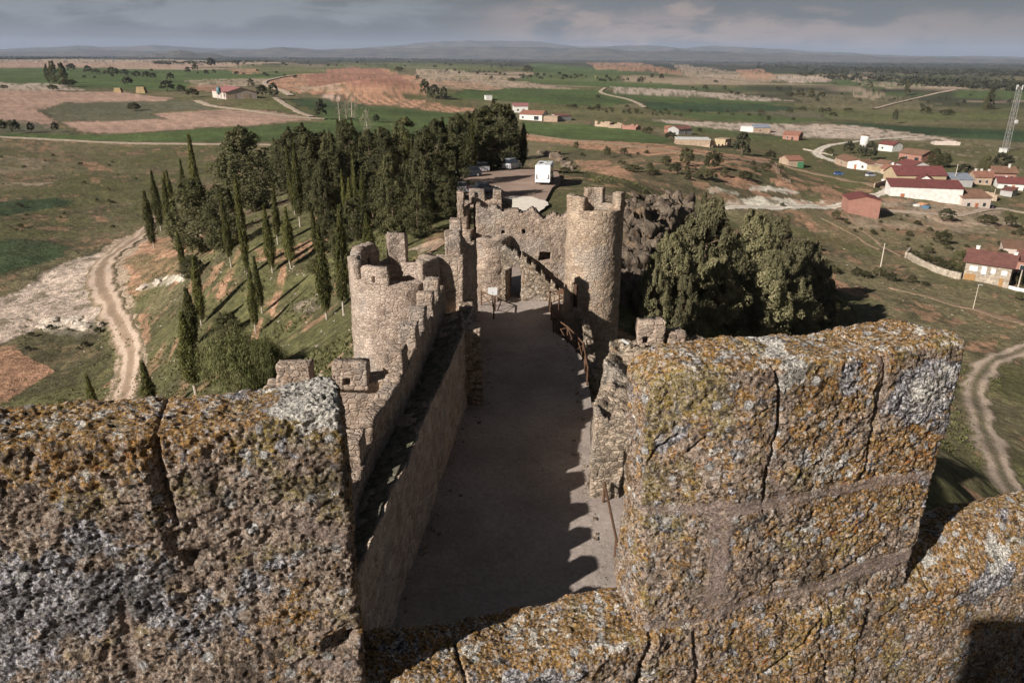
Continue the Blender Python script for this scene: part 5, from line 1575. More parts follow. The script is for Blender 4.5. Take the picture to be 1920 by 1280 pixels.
# far woods that read as dark masses
b_v, b_q, n0 = [], [], 0
_r = np.random.default_rng(9)
WOODS = [([(-260,112),(300,109),(700,108),(700,104),(-260,106)], 900), ([(290,122),(500,118),(520,116),(290,117)], 120), ([(-260,113),(180,112),(180,110),(-260,110)], 250), ([(1420,128),(1700,140),(2150,150),(2150,140),(1700,128),(1420,118)], 700), ([(700,112),(1250,112),(1250,106),(700,105)], 450),
         ([(1480,140),(1560,150),(1900,172),(2100,180),(2100,165),(1760,150),(1560,138)], 420), ([(1250,118),(2100,128),(2100,121),(1250,112)], 700), ([(540,112),(960,116),(960,112),(540,109)], 200)]
for poly, n in WOODS:
    for i in range(n):
        a, b = pick(poly, _r)
        q = at(a, b)
        D = math.hypot(q[0], q[1])
        if D > 9000: continue
        hh = _r.uniform(5, 9); m_ = 12
        cen = q + _r.normal(size=(m_, 3)) * np.array([hh * 0.55, hh * 0.55, hh * 0.22]) + np.array([0, 0, hh * 0.45])
        V, Q = leaves(cen, hh * 0.75, 0.2, None, int(_r.integers(1e6)), 1.4)
        b_v.append(V); b_q.append(Q + n0); n0 += len(V)
wd_ = mesh_np('distant_woods', np.concatenate(b_v), np.concatenate(b_q), None, L_FAR, None, False)
tag(wd_, 'dark belts of far woodland along the horizon of the plain', None, None, 'stuff')

# grass tufts and loose stones on the near slopes, uncountable
b_v, b_q, n0 = [], [], 0
N_ = 26000
ang = _r.uniform(-0.62, 0.62, N_); rad = 30 * (150 / 30.0) ** _r.uniform(0, 1, N_)
gx, gy = np.sin(ang) * rad, np.cos(ang) * rad
ok = ~((np.abs(gx - 1.5) < 9.5) & (gy < 60)) & ~((gx > -9) & (gx < 13) & (gy > 55) & (gy < 140))
gx, gy = gx[ok], gy[ok]
dn = fbm2(gx, gy, 1 / 9.0, 3, 44)
ok = dn > -0.05
gx, gy = gx[ok], gy[ok]
gz = tz(gx, gy)
cen = np.stack([gx, gy, gz + 0.10], 1)
cen = np.concatenate([cen + _r.normal(size=cen.shape) * np.array([0.16, 0.16, 0.04]) for _ in range(4)])
V, Q = leaves(cen, 0.34, 1.2, None, 3, 2.0)
L_GRS = leaf_mat('grass_tuft_blades', (0.085, 0.09, 0.035), (0.16, 0.155, 0.065))
gt_ = mesh_np('grass', V, Q, None, L_GRS, None, False)
tag(gt_, 'tufts of rough grass and low herbs over the castle slopes', 'grass', None, 'stuff')
# ------------------------------------------------------------------ tracks, car park, rocks
def ribbon_uv(name, pts_px, widths, mat, label, lift=0.05, seg=0.8, nu=13, ragged=0.38, world=None):
    P = [np.array(q, float) for q in (world if world is not None else [at(a, b)[:2] for a, b in pts_px])]
    # smooth the polyline (Catmull-Rom)
    ext = [2 * P[0] - P[1]] + P + [2 * P[-1] - P[-2]]
    W_ = [widths[0]] + list(widths) + [widths[-1]] if not np.isscalar(widths) else [widths] * len(ext)
    C_, Wd = [], []
    for i in range(1, len(ext) - 2):
        L = np.linalg.norm(ext[i + 1] - ext[i]); n = max(3, int(L / seg))
        for k in range(n):
            t_ = k / n
            a, b_, c_, d_ = ext[i - 1], ext[i], ext[i + 1], ext[i + 2]
            C_.append(0.5 * ((2 * b_) + (-a + c_) * t_ + (2 * a - 5 * b_ + 4 * c_ - d_) * t_ ** 2 + (-a + 3 * b_ - 3 * c_ + d_) * t_ ** 3))
            Wd.append(W_[i] * (1 - t_) + W_[i + 1] * t_)
    C_.append(ext[-2]); Wd.append(W_[-2])
    C_ = np.array(C_); Wd = np.array(Wd)
    T_ = np.gradient(C_, axis=0); T_ /= np.linalg.norm(T_, axis=1, keepdims=True) + 1e-9
    Nn = np.stack([-T_[:, 1], T_[:, 0]], 1)
    u = np.linspace(-1, 1, nu)
    rag = np.stack([fbm2(C_[:, 0], C_[:, 1], 1 / 2.5, 3, 401), fbm2(C_[:, 0], C_[:, 1], 1 / 2.5, 3, 402)], 1) * ragged
    X = C_[:, None, :] + Nn[:, None, :] * (u[None, :, None] * (Wd[:, None, None] / 2) * (1 + np.where(u[None, :] < 0, rag[:, [0]], rag[:, [1]])[:, :, None]))
    x, y = X[..., 0].ravel(), X[..., 1].ravel()
    D = np.hypot(x, y)
    z = tz(x, y) + (lift + D * 0.0009) * (1 - 0.9 * (np.abs(np.tile(u, len(C_))) > 0.99) * 1.0)
    idx = np.arange(len(x)).reshape(len(C_), nu)
    Q = np.stack([idx[:-1, :-1], idx[:-1, 1:], idx[1:, 1:], idx[1:, :-1]], -1).reshape(-1, 4)
    Q = Q[:, ::-1] if False else Q
    s_ = np.repeat(np.concatenate([[0], np.cumsum(np.linalg.norm(np.diff(C_, axis=0), axis=1))]), nu)
    o = mesh_np(name, np.stack([x, y, z], 1), Q[:, ::-1], None, mat, None, True, {'across': np.tile(u, len(C_)), 'along': s_})
    tag(o, label, None, None, 'structure')
    return o
def track_mat(name, base, rut, mid, midk=0.8):
    t = NT(name)
    p = t.pos(); a = t.noise(p, 0.5, 5, 0.65); b = t.noise(p, 3.5, 5, 0.7, off=2)
    u = t.math('ABSOLUTE', t.attr('across'))
    u2 = t.math('ADD', u, t.math('MULTIPLY', t.math('SUBTRACT', b, 0.5), 0.35))
    k_mid = t.math('MULTIPLY', t.ramp(u2, 0.24, 0.12), midk)
    k_rut = t.math('MULTIPLY', t.ramp(u2, 0.25, 0.4), t.ramp(u2, 0.78, 0.62))
    c = t.mix(t.ramp(a, 0.3, 0.7), base, tuple(v * 0.78 for v in base))
    c = t.mix(k_rut, c, rut)
    c = t.mix(t.math('MULTIPLY', k_mid, t.ramp(b, 0.4, 0.55)), c, mid)
    edge = t.math('ADD', u, t.math('MULTIPLY', t.math('SUBTRACT', t.noise(p, 1.1, 6, 0.7, 0.4, off=14), 0.5), 1.5))
    c = t.mix(t.ramp(edge, 0.72, 0.95, 0, 0.9), c, (0.125, 0.11, 0.06))
    c = t.mix(t.ramp(t.noise(p, 1.8, 6, 0.7, off=24), 0.58, 0.66, 0, 0.45), c, tuple(v * 0.6 for v in base))
    v = t.ramp(b, 0.25, 0.75, 0.72, 1.25)
    m = t.n('ShaderNodeVectorMath', operation='SCALE'); t.l(c, m.inputs[0]); t.l(v, m.inputs['Scale'])
    return t.done(m.outputs[0], t.bump(t.math('ADD', b, a), 0.2, 0.8), 0.95)
M_TR1 = track_mat('pinkish_dirt_track', (0.36, 0.26, 0.19), (0.48, 0.37, 0.29), (0.20, 0.15, 0.10), 0.6)
M_TR2 = track_mat('gravel_track_with_grass', (0.36, 0.28, 0.21), (0.48, 0.38, 0.30), (0.10, 0.10, 0.05), 0.95)
M_TR3 = track_mat('pale_far_track', (0.44, 0.34, 0.27), (0.50, 0.40, 0.33), (0.36, 0.28, 0.2), 0.3)
M_TRW = track_mat('chalk_white_track', (0.62, 0.55, 0.46), (0.70, 0.64, 0.56), (0.5, 0.44, 0.36), 0.3)
M_TRO = track_mat('orange_dirt_path', (0.33, 0.215, 0.15), (0.38, 0.26, 0.19), (0.18, 0.14, 0.085), 0.7)
ribbon_uv('dirt_track', [(296,405),(268,440),(225,468),(196,492),(188,530),(208,575),(232,620),(246,660),(240,710),(226,775),(214,830)], [3.4,4.2,4.6,5.2,5.2,4.6,4.0,3.8,3.6,3.4,3.4], M_TR1, 'rutted pinkish dirt track winding past the cypresses on the left')
ribbon_uv('gravel_track', [(1990,640),(1920,655),(1862,678),(1832,712),(1828,752),(1842,800),(1868,862),(1900,925),(1950,1000)], 4.0, M_TR2, 'curving gravel track with a grassy middle at the right edge')
ribbon_uv('field_road', [(-160,252),(0,258),(100,263),(220,269),(350,271),(480,272),(600,275)], 4.6, M_TR3, 'pale farm road crossing the left plain', seg=3)
ribbon_uv('barn_road', [(370,190),(400,200),(470,209),(540,219),(610,224)], 5, M_TR3, 'pale road leading to the red roofed barn', seg=4)
ribbon_uv('barn_road', [(515,184),(535,197),(560,211),(585,220)], 4.5, M_TR3, 'pale road descending right of the barn', seg=4)
ribbon_uv('hill_road', [(555,142),(510,150),(496,157),(520,168),(545,180)], 6, M_TR3, 'curved road climbing beside the red soil hill', seg=6)
ribbon_uv('slope_road', [(975,250),(1080,265),(1250,282),(1340,296),(1440,306),(1540,330),(1640,350),(1690,356)], 3.8, M_TRO, 'orange road along the foot of the eroded bank to the village', seg=2)
ribbon_uv('chalk_track', [(1352,392),(1400,389),(1500,388),(1590,383),(1640,368),(1690,352)], [2.5,3.5,4,4,5,6], M_TRW, 'white chalk track leading to the red brick shed', seg=1.5)
ribbon_uv('village_road', [(1710,350),(1670,330),(1620,318),(1570,305),(1532,290),(1548,276),(1580,270),(1650,262),(1720,258)], [4,4,4,4,6,5,4,3,3], M_TRW, 'pale road climbing out of the village', seg=3)
ribbon_uv('lane', [(1590,384),(1640,392),(1720,400),(1800,404),(1870,392),(1920,400),(1990,410)], 3.0, M_TR3, 'dusty lane below the long white shed', seg=2)
ribbon_uv('footpath', [(1668,540),(1700,548),(1770,568),(1850,588),(1930,612)], [0.7,1.0,1.5,2.0,2.4], M_TRO, 'worn orange footpath crossing the grass at the right', seg=1)
ribbon_uv('footpath', [(1590,405),(1610,425),(1640,450),(1668,470),(1690,482)], 0.8, M_TRO, 'thin path running down from the brick shed', seg=1)
ribbon_uv('footpath', [(1540,410),(1580,430),(1620,455),(1650,470)], 0.6, M_TRO, 'second thin path beside the brick shed path', seg=1)
ribbon_uv('footpath', [(1452,306),(1462,325),(1480,345)], 2.2, M_TRO, 'short orange gully path on the eroded slope', seg=1)
ribbon_uv('far_road', [(1135,166),(1128,175),(1180,188),(1210,203)], 5, M_TR3, 'pale farm road curving between far green fields', seg=6)
ribbon_uv('far_road', [(1790,170),(1740,180),(1690,192),(1640,205)], 4.5, M_TR3, 'pale track crossing the far fields on the right', seg=6)
ribbon_uv('footpath', [(600,700),(640,668),(700,600),(760,520),(800,480),(842,448)], 0.9, M_TRO, 'narrow trodden path climbing behind the round tower', seg=1)

# car park
t = NT('worn_brown_asphalt')
p = t.pos(); a = t.noise(p, 0.25, 5, 0.6); b = t.noise(p, 8, 4, 0.7, off=2)
c = t.mix(t.ramp(a, 0.3, 0.7), (0.25, 0.175, 0.14), (0.32, 0.235, 0.19))
v = t.ramp(b, 0.25, 0.75, 0.85, 1.15)
m = t.n('ShaderNodeVectorMath', operation='SCALE'); t.l(c, m.inputs[0]); t.l(v, m.inputs['Scale'])
M_LOT = t.done(m.outputs[0], t.bump(b, 0.02, 0.5), 0.9)
CPZ = 18.28
lot_px = [(1010,400),(1035,352),(1052,338),(1046,322),(1010,317),(940,318),(870,322),(820,335),(820,372),(880,385),(940,392)]
lot = [place(a_, b_, CPZ) for a_, b_ in lot_px]
me = bpy.data.meshes.new('car_park'); bm = bmesh.new()
f = bm.faces.new([bm.verts.new((q[0], q[1], -CPZ)) for q in lot])
if f.normal.z < 0: f.normal_flip()
g_ = bmesh.ops.extrude_face_region(bm, geom=[f])
top_v = [e for e in g_['geom'] if isinstance(e, bmesh.types.BMVert)]
for e in bm.verts:
    if e not in top_v: e.co.z -= 0.7
bmesh.ops.recalc_face_normals(bm, faces=bm.faces); bmesh.ops.triangulate(bm, faces=[f_ for f_ in bm.faces if len(f_.verts) > 4])
bm.to_mesh(me); bm.free(); me.materials.append(M_LOT)
o = bpy.data.objects.new('car_park', me); COL.objects.link(o); tag(o, 'brown asphalt car park behind the gatehouse', None, None, 'structure')
# white gravel apron before the gate
M_APR = plain('white_gravel', (0.68, 0.62, 0.54), 0.9, 0.12, 1.5, bumpd=0.03)
ap = [place(a_, b_, 18.24) for a_, b_ in [(940,372),(970,367),(1000,370),(1022,376),(1030,384),(1010,396),(985,404),(955,400),(938,388)]]
me = bpy.data.meshes.new('gravel_apron'); bm = bmesh.new()
vs_ = []
n_ = len(ap)
for i in range(n_ * 6):
    a_, b_ = ap[i // 6], ap[(i // 6 + 1) % n_]
    q = a_ + (b_ - a_) * ((i % 6) / 6.0)
    c0_ = np.mean(ap, axis=0)
    q = c0_ + (q - c0_) * (1 + 0.04 * math.sin(i * 0.7) + 0.02 * math.sin(i * 1.9))
    vs_.append(bm.verts.new((q[0], q[1], -18.24)))
f = bm.faces.new(vs_)
if f.normal.z < 0: f.normal_flip()
bmesh.ops.triangulate(bm, faces=[f])
bm.to_mesh(me); bm.free(); me.materials.append(M_APR)
o = bpy.data.objects.new('gravel_apron', me); COL.objects.link(o); tag(o, 'patch of white gravel between gatehouse and car park', None, None, 'structure')

b = MB(); b.hexa([(-0.9, 55.45, -18.6), (2.4, 55.45, -18.6), (5.0, 72, -19.2), (-3.0, 72, -19.2), (-0.9, 55.45, -17.03), (2.4, 55.45, -17.03), (5.0, 72, -18.2), (-3.0, 72, -18.2)])
o = b.build('gate_path', plain('pinkish_gravel', (0.34, 0.275, 0.235), 0.9, 0.15, 2.5, bumpd=0.03), None); tag(o, 'pinkish gravel path beyond the gate door', None, None, 'structure')

# rocks
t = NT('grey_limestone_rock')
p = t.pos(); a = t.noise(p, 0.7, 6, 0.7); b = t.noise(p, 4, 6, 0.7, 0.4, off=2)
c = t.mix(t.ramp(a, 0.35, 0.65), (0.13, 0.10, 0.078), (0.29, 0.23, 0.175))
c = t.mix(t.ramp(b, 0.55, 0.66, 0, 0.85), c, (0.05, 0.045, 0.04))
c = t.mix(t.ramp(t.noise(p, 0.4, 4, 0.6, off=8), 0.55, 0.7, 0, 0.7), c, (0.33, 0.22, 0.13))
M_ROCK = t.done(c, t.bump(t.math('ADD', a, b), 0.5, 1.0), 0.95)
M_ROCKP = plain('pale_stone', (0.42, 0.36, 0.30), 0.9, 0.3, 3)
M_CHALK = plain('white_chalk_rock', (0.52, 0.45, 0.38), 0.9, 0.2, 1.5, bumpd=0.1)
def boulder(name, c_, size, label, group, mat=None, seed=0, res=26, rz=0.0, rough=0.35):
    u = np.linspace(0, 2 * math.pi, res * 2, endpoint=False); v = np.linspace(0, math.pi, res)
    U, V_ = np.meshgrid(u, v, indexing='ij')
    d = np.stack([np.sin(V_) * np.cos(U), np.sin(V_) * np.sin(U), np.cos(V_)], -1).reshape(-1, 3)
    m_ = np.max(np.abs(d), axis=1, keepdims=True)
    cub = d / m_
    q = d * 0.4 + cub * 0.6
    st_ = fbm(d * 1.0 + seed * 3.1, 2.1, 3, 500 + seed) * 3.5
    st_ = (np.floor(st_) + smooth(0.35, 0.65, st_ - np.floor(st_))) / 3.5
    k = 1 + rough * st_ + rough * 0.4 * np.abs(fbm(d + seed, 5, 3, 520 + seed))
    P = q * k[:, None] * (np.array(size) / 2)
    cr, sr = math.cos(rz), math.sin(rz)
    P = np.stack([P[:, 0] * cr - P[:, 1] * sr, P[:, 0] * sr + P[:, 1] * cr, P[:, 2]], 1)
    idx = np.arange(len(P)).reshape(res * 2, res)
    nx = np.roll(idx, -1, axis=0)
    Q = np.stack([idx[:, :-1], idx[:, 1:], nx[:, 1:], nx[:, :-1]], -1).reshape(-1, 4)
    o = mesh_np(name, P, Q, None, mat or M_ROCK, None, True)
    o.location = tuple(c_)
    tag(o, label, 'rock', group)
    return o
# crag right of the gate tower: a cliff edge of piled blocks
CR = [  # px, py of the top, distance y, sx, sy, sz, label
      (1180,388,64,3.4,3.0,2.6,'grey block of the crag nearest the gate tower top'),(1205,398,66,3.0,3.0,3.0,'brownish cracked block right of the first crag block'),(1228,392,69,3.2,3.0,3.0,'broad flat topped block in the middle of the crag'),(1250,384,72,3.2,3.2,3.4,'pale block near the right end of the crag'),(1270,380,75,2.6,3.2,4.6,'rightmost dark block ending the crag'),
      (1188,415,62,3.0,2.6,4.0,'steep lit block below the first crag block'),(1214,424,64,3.0,2.4,4.6,'overhanging block under the middle of the crag'),(1240,412,68,3.0,2.4,4.6,'shaded block under the pale crag block'),(1258,402,71,2.6,2.4,5.0,'tall shaded block under the right end of the crag'),
      (1182,452,60,2.6,2.4,4.6,'dark cleft block halfway down beside the gate tower'),(1205,462,62,2.6,2.4,5.0,'deep shaded block under the overhang'),(1228,458,65,2.6,2.4,5.0,'dark block of the cliff beside the pines'),
      (1180,498,57,2.4,2.2,3.6,'lower dark block behind the gate tower'),(1200,512,58,2.2,2.2,4.0,'lowest dark block beside the pines'),(1178,540,54,2.0,2.0,3.0,'shadowed boulder at the foot of the gate tower'),
      (1135,372,0,2.6,2,0.9,'low flat outcrop on the grass just behind the gate tower'),(1160,380,0,2.4,2,1.1,'small lichened outcrop left of the crag top'),(1110,378,0,1.8,1.4,0.6,'low stone slab behind the gate tower battlement'),
      (1185,366,0,2.0,1.4,0.7,'flat rock slab on the turf above the crag'),(1215,372,0,2.4,1.5,0.8,'long rock slab on the turf above the crag'),
      (1172,430,60,3.2,2.6,4.6,'shaded block just right of the tower below the crag top'),(1198,440,60,3.2,2.6,4.6,'rough block in the middle of the dark cliff'),(1222,440,60,3.2,2.6,4.6,'rough block at the right of the dark cliff'),(1172,470,60,3.0,2.6,4.4,'dark block against the gate tower halfway down'),(1195,490,60,3.0,2.6,4.4,'dark block low in the cliff among the pines'),(1172,515,60,2.8,2.4,3.6,'lowest cliff block against the gate tower')]
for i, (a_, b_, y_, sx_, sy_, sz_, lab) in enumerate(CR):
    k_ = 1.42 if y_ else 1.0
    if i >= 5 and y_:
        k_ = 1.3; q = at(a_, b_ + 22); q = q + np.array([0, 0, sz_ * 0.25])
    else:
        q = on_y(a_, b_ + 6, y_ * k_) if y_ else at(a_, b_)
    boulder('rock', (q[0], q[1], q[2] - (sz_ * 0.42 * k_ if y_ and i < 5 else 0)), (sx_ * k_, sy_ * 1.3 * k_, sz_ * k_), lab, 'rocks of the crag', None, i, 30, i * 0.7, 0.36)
for i, (a_, b_, s_) in enumerate([(1040,296,3.5),(1052,302,3),(1028,292,3),(1062,312,3.2),(1072,318,2.4),(1012,288,2.2),(1045,290,2.0)]):
    q = at(a_, b_)
    boulder('rock', q, (s_ * 1.3, s_, s_ * 1.1), 'grey jagged rock behind the motorhome, %s from the left of the outcrop' % ordn(i), 'rocks behind the car park', None, 20 + i, 16, i)
for i, (a_, b_, s_, lab) in enumerate([(158,612,2.4,'largest white chalk boulder on the bare ground'),(142,600,1.8,'white chalk boulder left of the largest'),(100,600,1.6,'small pale boulder on the bare ground'),(82,612,1.5,'leftmost pale chalk boulder on the bare ground'),
                                       (272,538,1.6,'left end of the white chalk ledge beside the track'),(300,529,1.8,'middle of the white chalk ledge beside the track')]):
    q = at(a_, b_); boulder('rock', (q[0], q[1], q[2] - 0.15), (s_ * 1.4, s_, s_ * 0.55), lab, 'white chalk boulders by the dirt track', M_CHALK, 40 + i, 16, i)
sx_, sz_ = [], []
_r = np.random.default_rng(77)
b = MB()
for i in range(700):
    a_, b_ = _r.uniform(150, 760), _r.uniform(470, 740)
    if i > 380: a_, b_ = _r.uniform(1300, 1920), _r.uniform(340, 640)
    q = at(a_, b_) if i % 1 == 0 else None
    s_ = 0.05 + 0.16 * _r.uniform(0, 1) ** 3 * (1.2 if i > 380 else 1)
    v8 = [(q[0] + dx * s_ * _r.uniform(0.5, 1), q[1] + dy * s_ * _r.uniform(0.5, 1), q[2] + dz * s_ * 0.6 * _r.uniform(0.6, 1)) for dz in (-0.5, 1) for dx, dy in ((-1, -1), (1, -1), (1, 1), (-1, 1))]
    b.hexa(v8)
o = b.build('loose_stones', M_ROCKP, None, False); tag(o, 'scattered pale loose stones on the slopes', None, None, 'stuff')

# ------------------------------------------------------------------ distant hills
def ridge(name, label, dist, pts, mat, back=1500):
    """pts: (px, py of the crest)"""
    pts = sorted(pts)
    xs = np.linspace(pts[0][0], pts[-1][0], 260)
    yy = np.interp(xs, [q[0] for q in pts], [q[1] for q in pts])
    V_, nr = [], 7
    for i, (a_, b_) in enumerate(zip(xs, yy)):
        d = ray(a_, b_); d = d / math.hypot(d[0], d[1])
        top = d * dist
        dx, dy = d[0], d[1]
        n1 = float(fbm2(np.array([a_ * 1.0]), np.array([dist * 0.01]), 1 / 30.0, 4, 600)[0])
        ht = max(2.0, top[2] + 45 + n1 * 14)
        for k in range(nr):
            f = k / (nr - 1)
            rr = dist - (1 - f) * 1400 * 1.0
            n2 = float(fbm2(np.array([a_ * 1.0]), np.array([k * 40.0]), 1 / 22.0, 3, 610)[0])
            V_.append((dx * rr, dy * rr, -48 + ht * (f ** 1.5) * (1 + 0.10 * n2 * (1 - f) * 3)))
        V_.append((dx * (dist + back), dy * (dist + back), -60))
    nr += 1
    idx = np.arange(len(V_)).reshape(len(xs), nr)
    Q = np.stack([idx[:-1, :-1], idx[1:, :-1], idx[1:, 1:], idx[:-1, 1:]], -1).reshape(-1, 4)
    o = mesh_np(name, np.array(V_), Q, None, mat, None, True)
    tag(o, label, None, None, 'structure')
t = NT('far_wooded_hill')
p = t.pos(); a = t.noise(p, 0.004, 6, 0.65); b = t.noise(p, 0.02, 4, 0.6)
c = t.mix(t.ramp(a, 0.4, 0.6), (0.05, 0.055, 0.04), (0.12, 0.10, 0.075)); c = t.mix(t.ramp(b, 0.6, 0.7, 0, 0.5), c, (0.25, 0.2, 0.16))
M_HILL = t.done(c, None, 1.0)
ridge('distant_hills', 'nearer low dark blue hills on the horizon', 12500, [(-300,101),(0,98),(110,96),(180,92),(250,95),(400,97),(480,92),(530,90),(640,93),(800,90),(900,88),(1000,89),(1100,91),(1200,96),(1300,95),(1450,100),(1650,106),(1920,111),(2200,114)], M_HILL)
ridge('distant_hills', 'small dark cone hill on the left horizon', 8200, [(215,106),(270,103),(310,99),(335,94),(352,94),(375,100),(430,105)], M_HILL, 600)
ridge('distant_hills', 'dark rounded hills right of the middle of the horizon', 11000, [(1020,104),(1090,96),(1120,92),(1150,94),(1200,99),(1245,96),(1265,92),(1320,95),(1380,100),(1480,107)], M_HILL, 900)
ridge('distant_mountains', 'high pale blue mountain range behind the plain', 17000, [(-300,96),(0,93),(100,88),(160,86),(200,89),(290,85),(330,87),(450,92),(600,93),(750,86),(800,79),(880,77),(990,76.5),(1040,82),(1100,88),(1180,85),(1230,86),(1280,90),(1340,86),(1420,90),(1520,96),(1700,104),(2200,110)], M_HILL, 2500)
# ------------------------------------------------------------------ village
def wallmat(name, col, var=0.14): return plain(name, col, 0.9, var, 0.8, bumpd=0.02)
def tilemat(name, col, col2, sc=1.0):
    t = NT(name); p = t.objpos()
    a = t.noise(p, 0.7, 5, 0.65); b = t.noise(p, 5, 3, 0.6, off=2)
    wv = t.n('ShaderNodeTexWave', wave_type='BANDS', bands_direction='X'); t.l(p, wv.inputs['Vector']); wv.inputs['Scale'].default_value = 1.4 * sc; wv.inputs['Distortion'].default_value = 0.3
    c = t.mix(t.ramp(a, 0.35, 0.65), col, col2); c = t.mix(t.ramp(b, 0.55, 0.75, 0, 0.5), c, tuple(v * 0.6 for v in col2))
    return t.done(c, t.bump(wv.outputs['Fac'], 0.08, 0.8), 0.85)
W_WHITE = wallmat('white_render', (0.60, 0.58, 0.55), 0.2); W_OCHRE = wallmat('ochre_render', (0.40, 0.31, 0.20)); W_TAN = wallmat('adobe_wall', (0.37, 0.275, 0.20), 0.25); W_PINK = wallmat('pinkish_render', (0.50, 0.42, 0.37))
W_BRICK = wallmat('red_brick_wall', (0.30, 0.155, 0.12)); W_GREY = wallmat('grey_wall', (0.34, 0.33, 0.32)); W_STONE = masonry('house_stone', (0.40, 0.34, 0.275), (0.26, 0.21, 0.16), (0.46, 0.40, 0.32), 1.6)
R_RED = tilemat('dark_red_sheet_roof', (0.20, 0.068, 0.062), (0.155, 0.055, 0.052)); R_TILE = tilemat('brown_tile_roof', (0.30, 0.17, 0.115), (0.22, 0.13, 0.09), 2.0); R_ORG = tilemat('orange_tile_roof', (0.33, 0.165, 0.115), (0.26, 0.125, 0.09), 2.0)
R_BLUE = tilemat('blue_grey_sheet_roof', (0.20, 0.23, 0.28), (0.26, 0.28, 0.32)); R_WHT = tilemat('white_sheet_roof', (0.70, 0.70, 0.68), (0.6, 0.6, 0.58)); R_PINK = tilemat('faded_red_roof', (0.33, 0.15, 0.145), (0.28, 0.12, 0.12))
R_MAR = tilemat('maroon_tile_roof', (0.23, 0.105, 0.085), (0.17, 0.08, 0.07), 2.0)
M_WIN = plain('dark_window_glass', (0.03, 0.035, 0.04), 0.15, 0.1, 1, spec=0.6); M_FRM = plain('pale_window_frame', (0.45, 0.42, 0.38), 0.6); M_DOORR = plain('red_brown_door', (0.33, 0.13, 0.07), 0.7); M_DOORW = plain('pale_wooden_door', (0.50, 0.38, 0.28), 0.7)
M_ORD = plain('varnished_orange_door', (0.30, 0.17, 0.07), 0.5); M_GRN = plain('green_door', (0.07, 0.20, 0.10), 0.6); M_SHUT = plain('white_shutter', (0.66, 0.68, 0.72), 0.6)

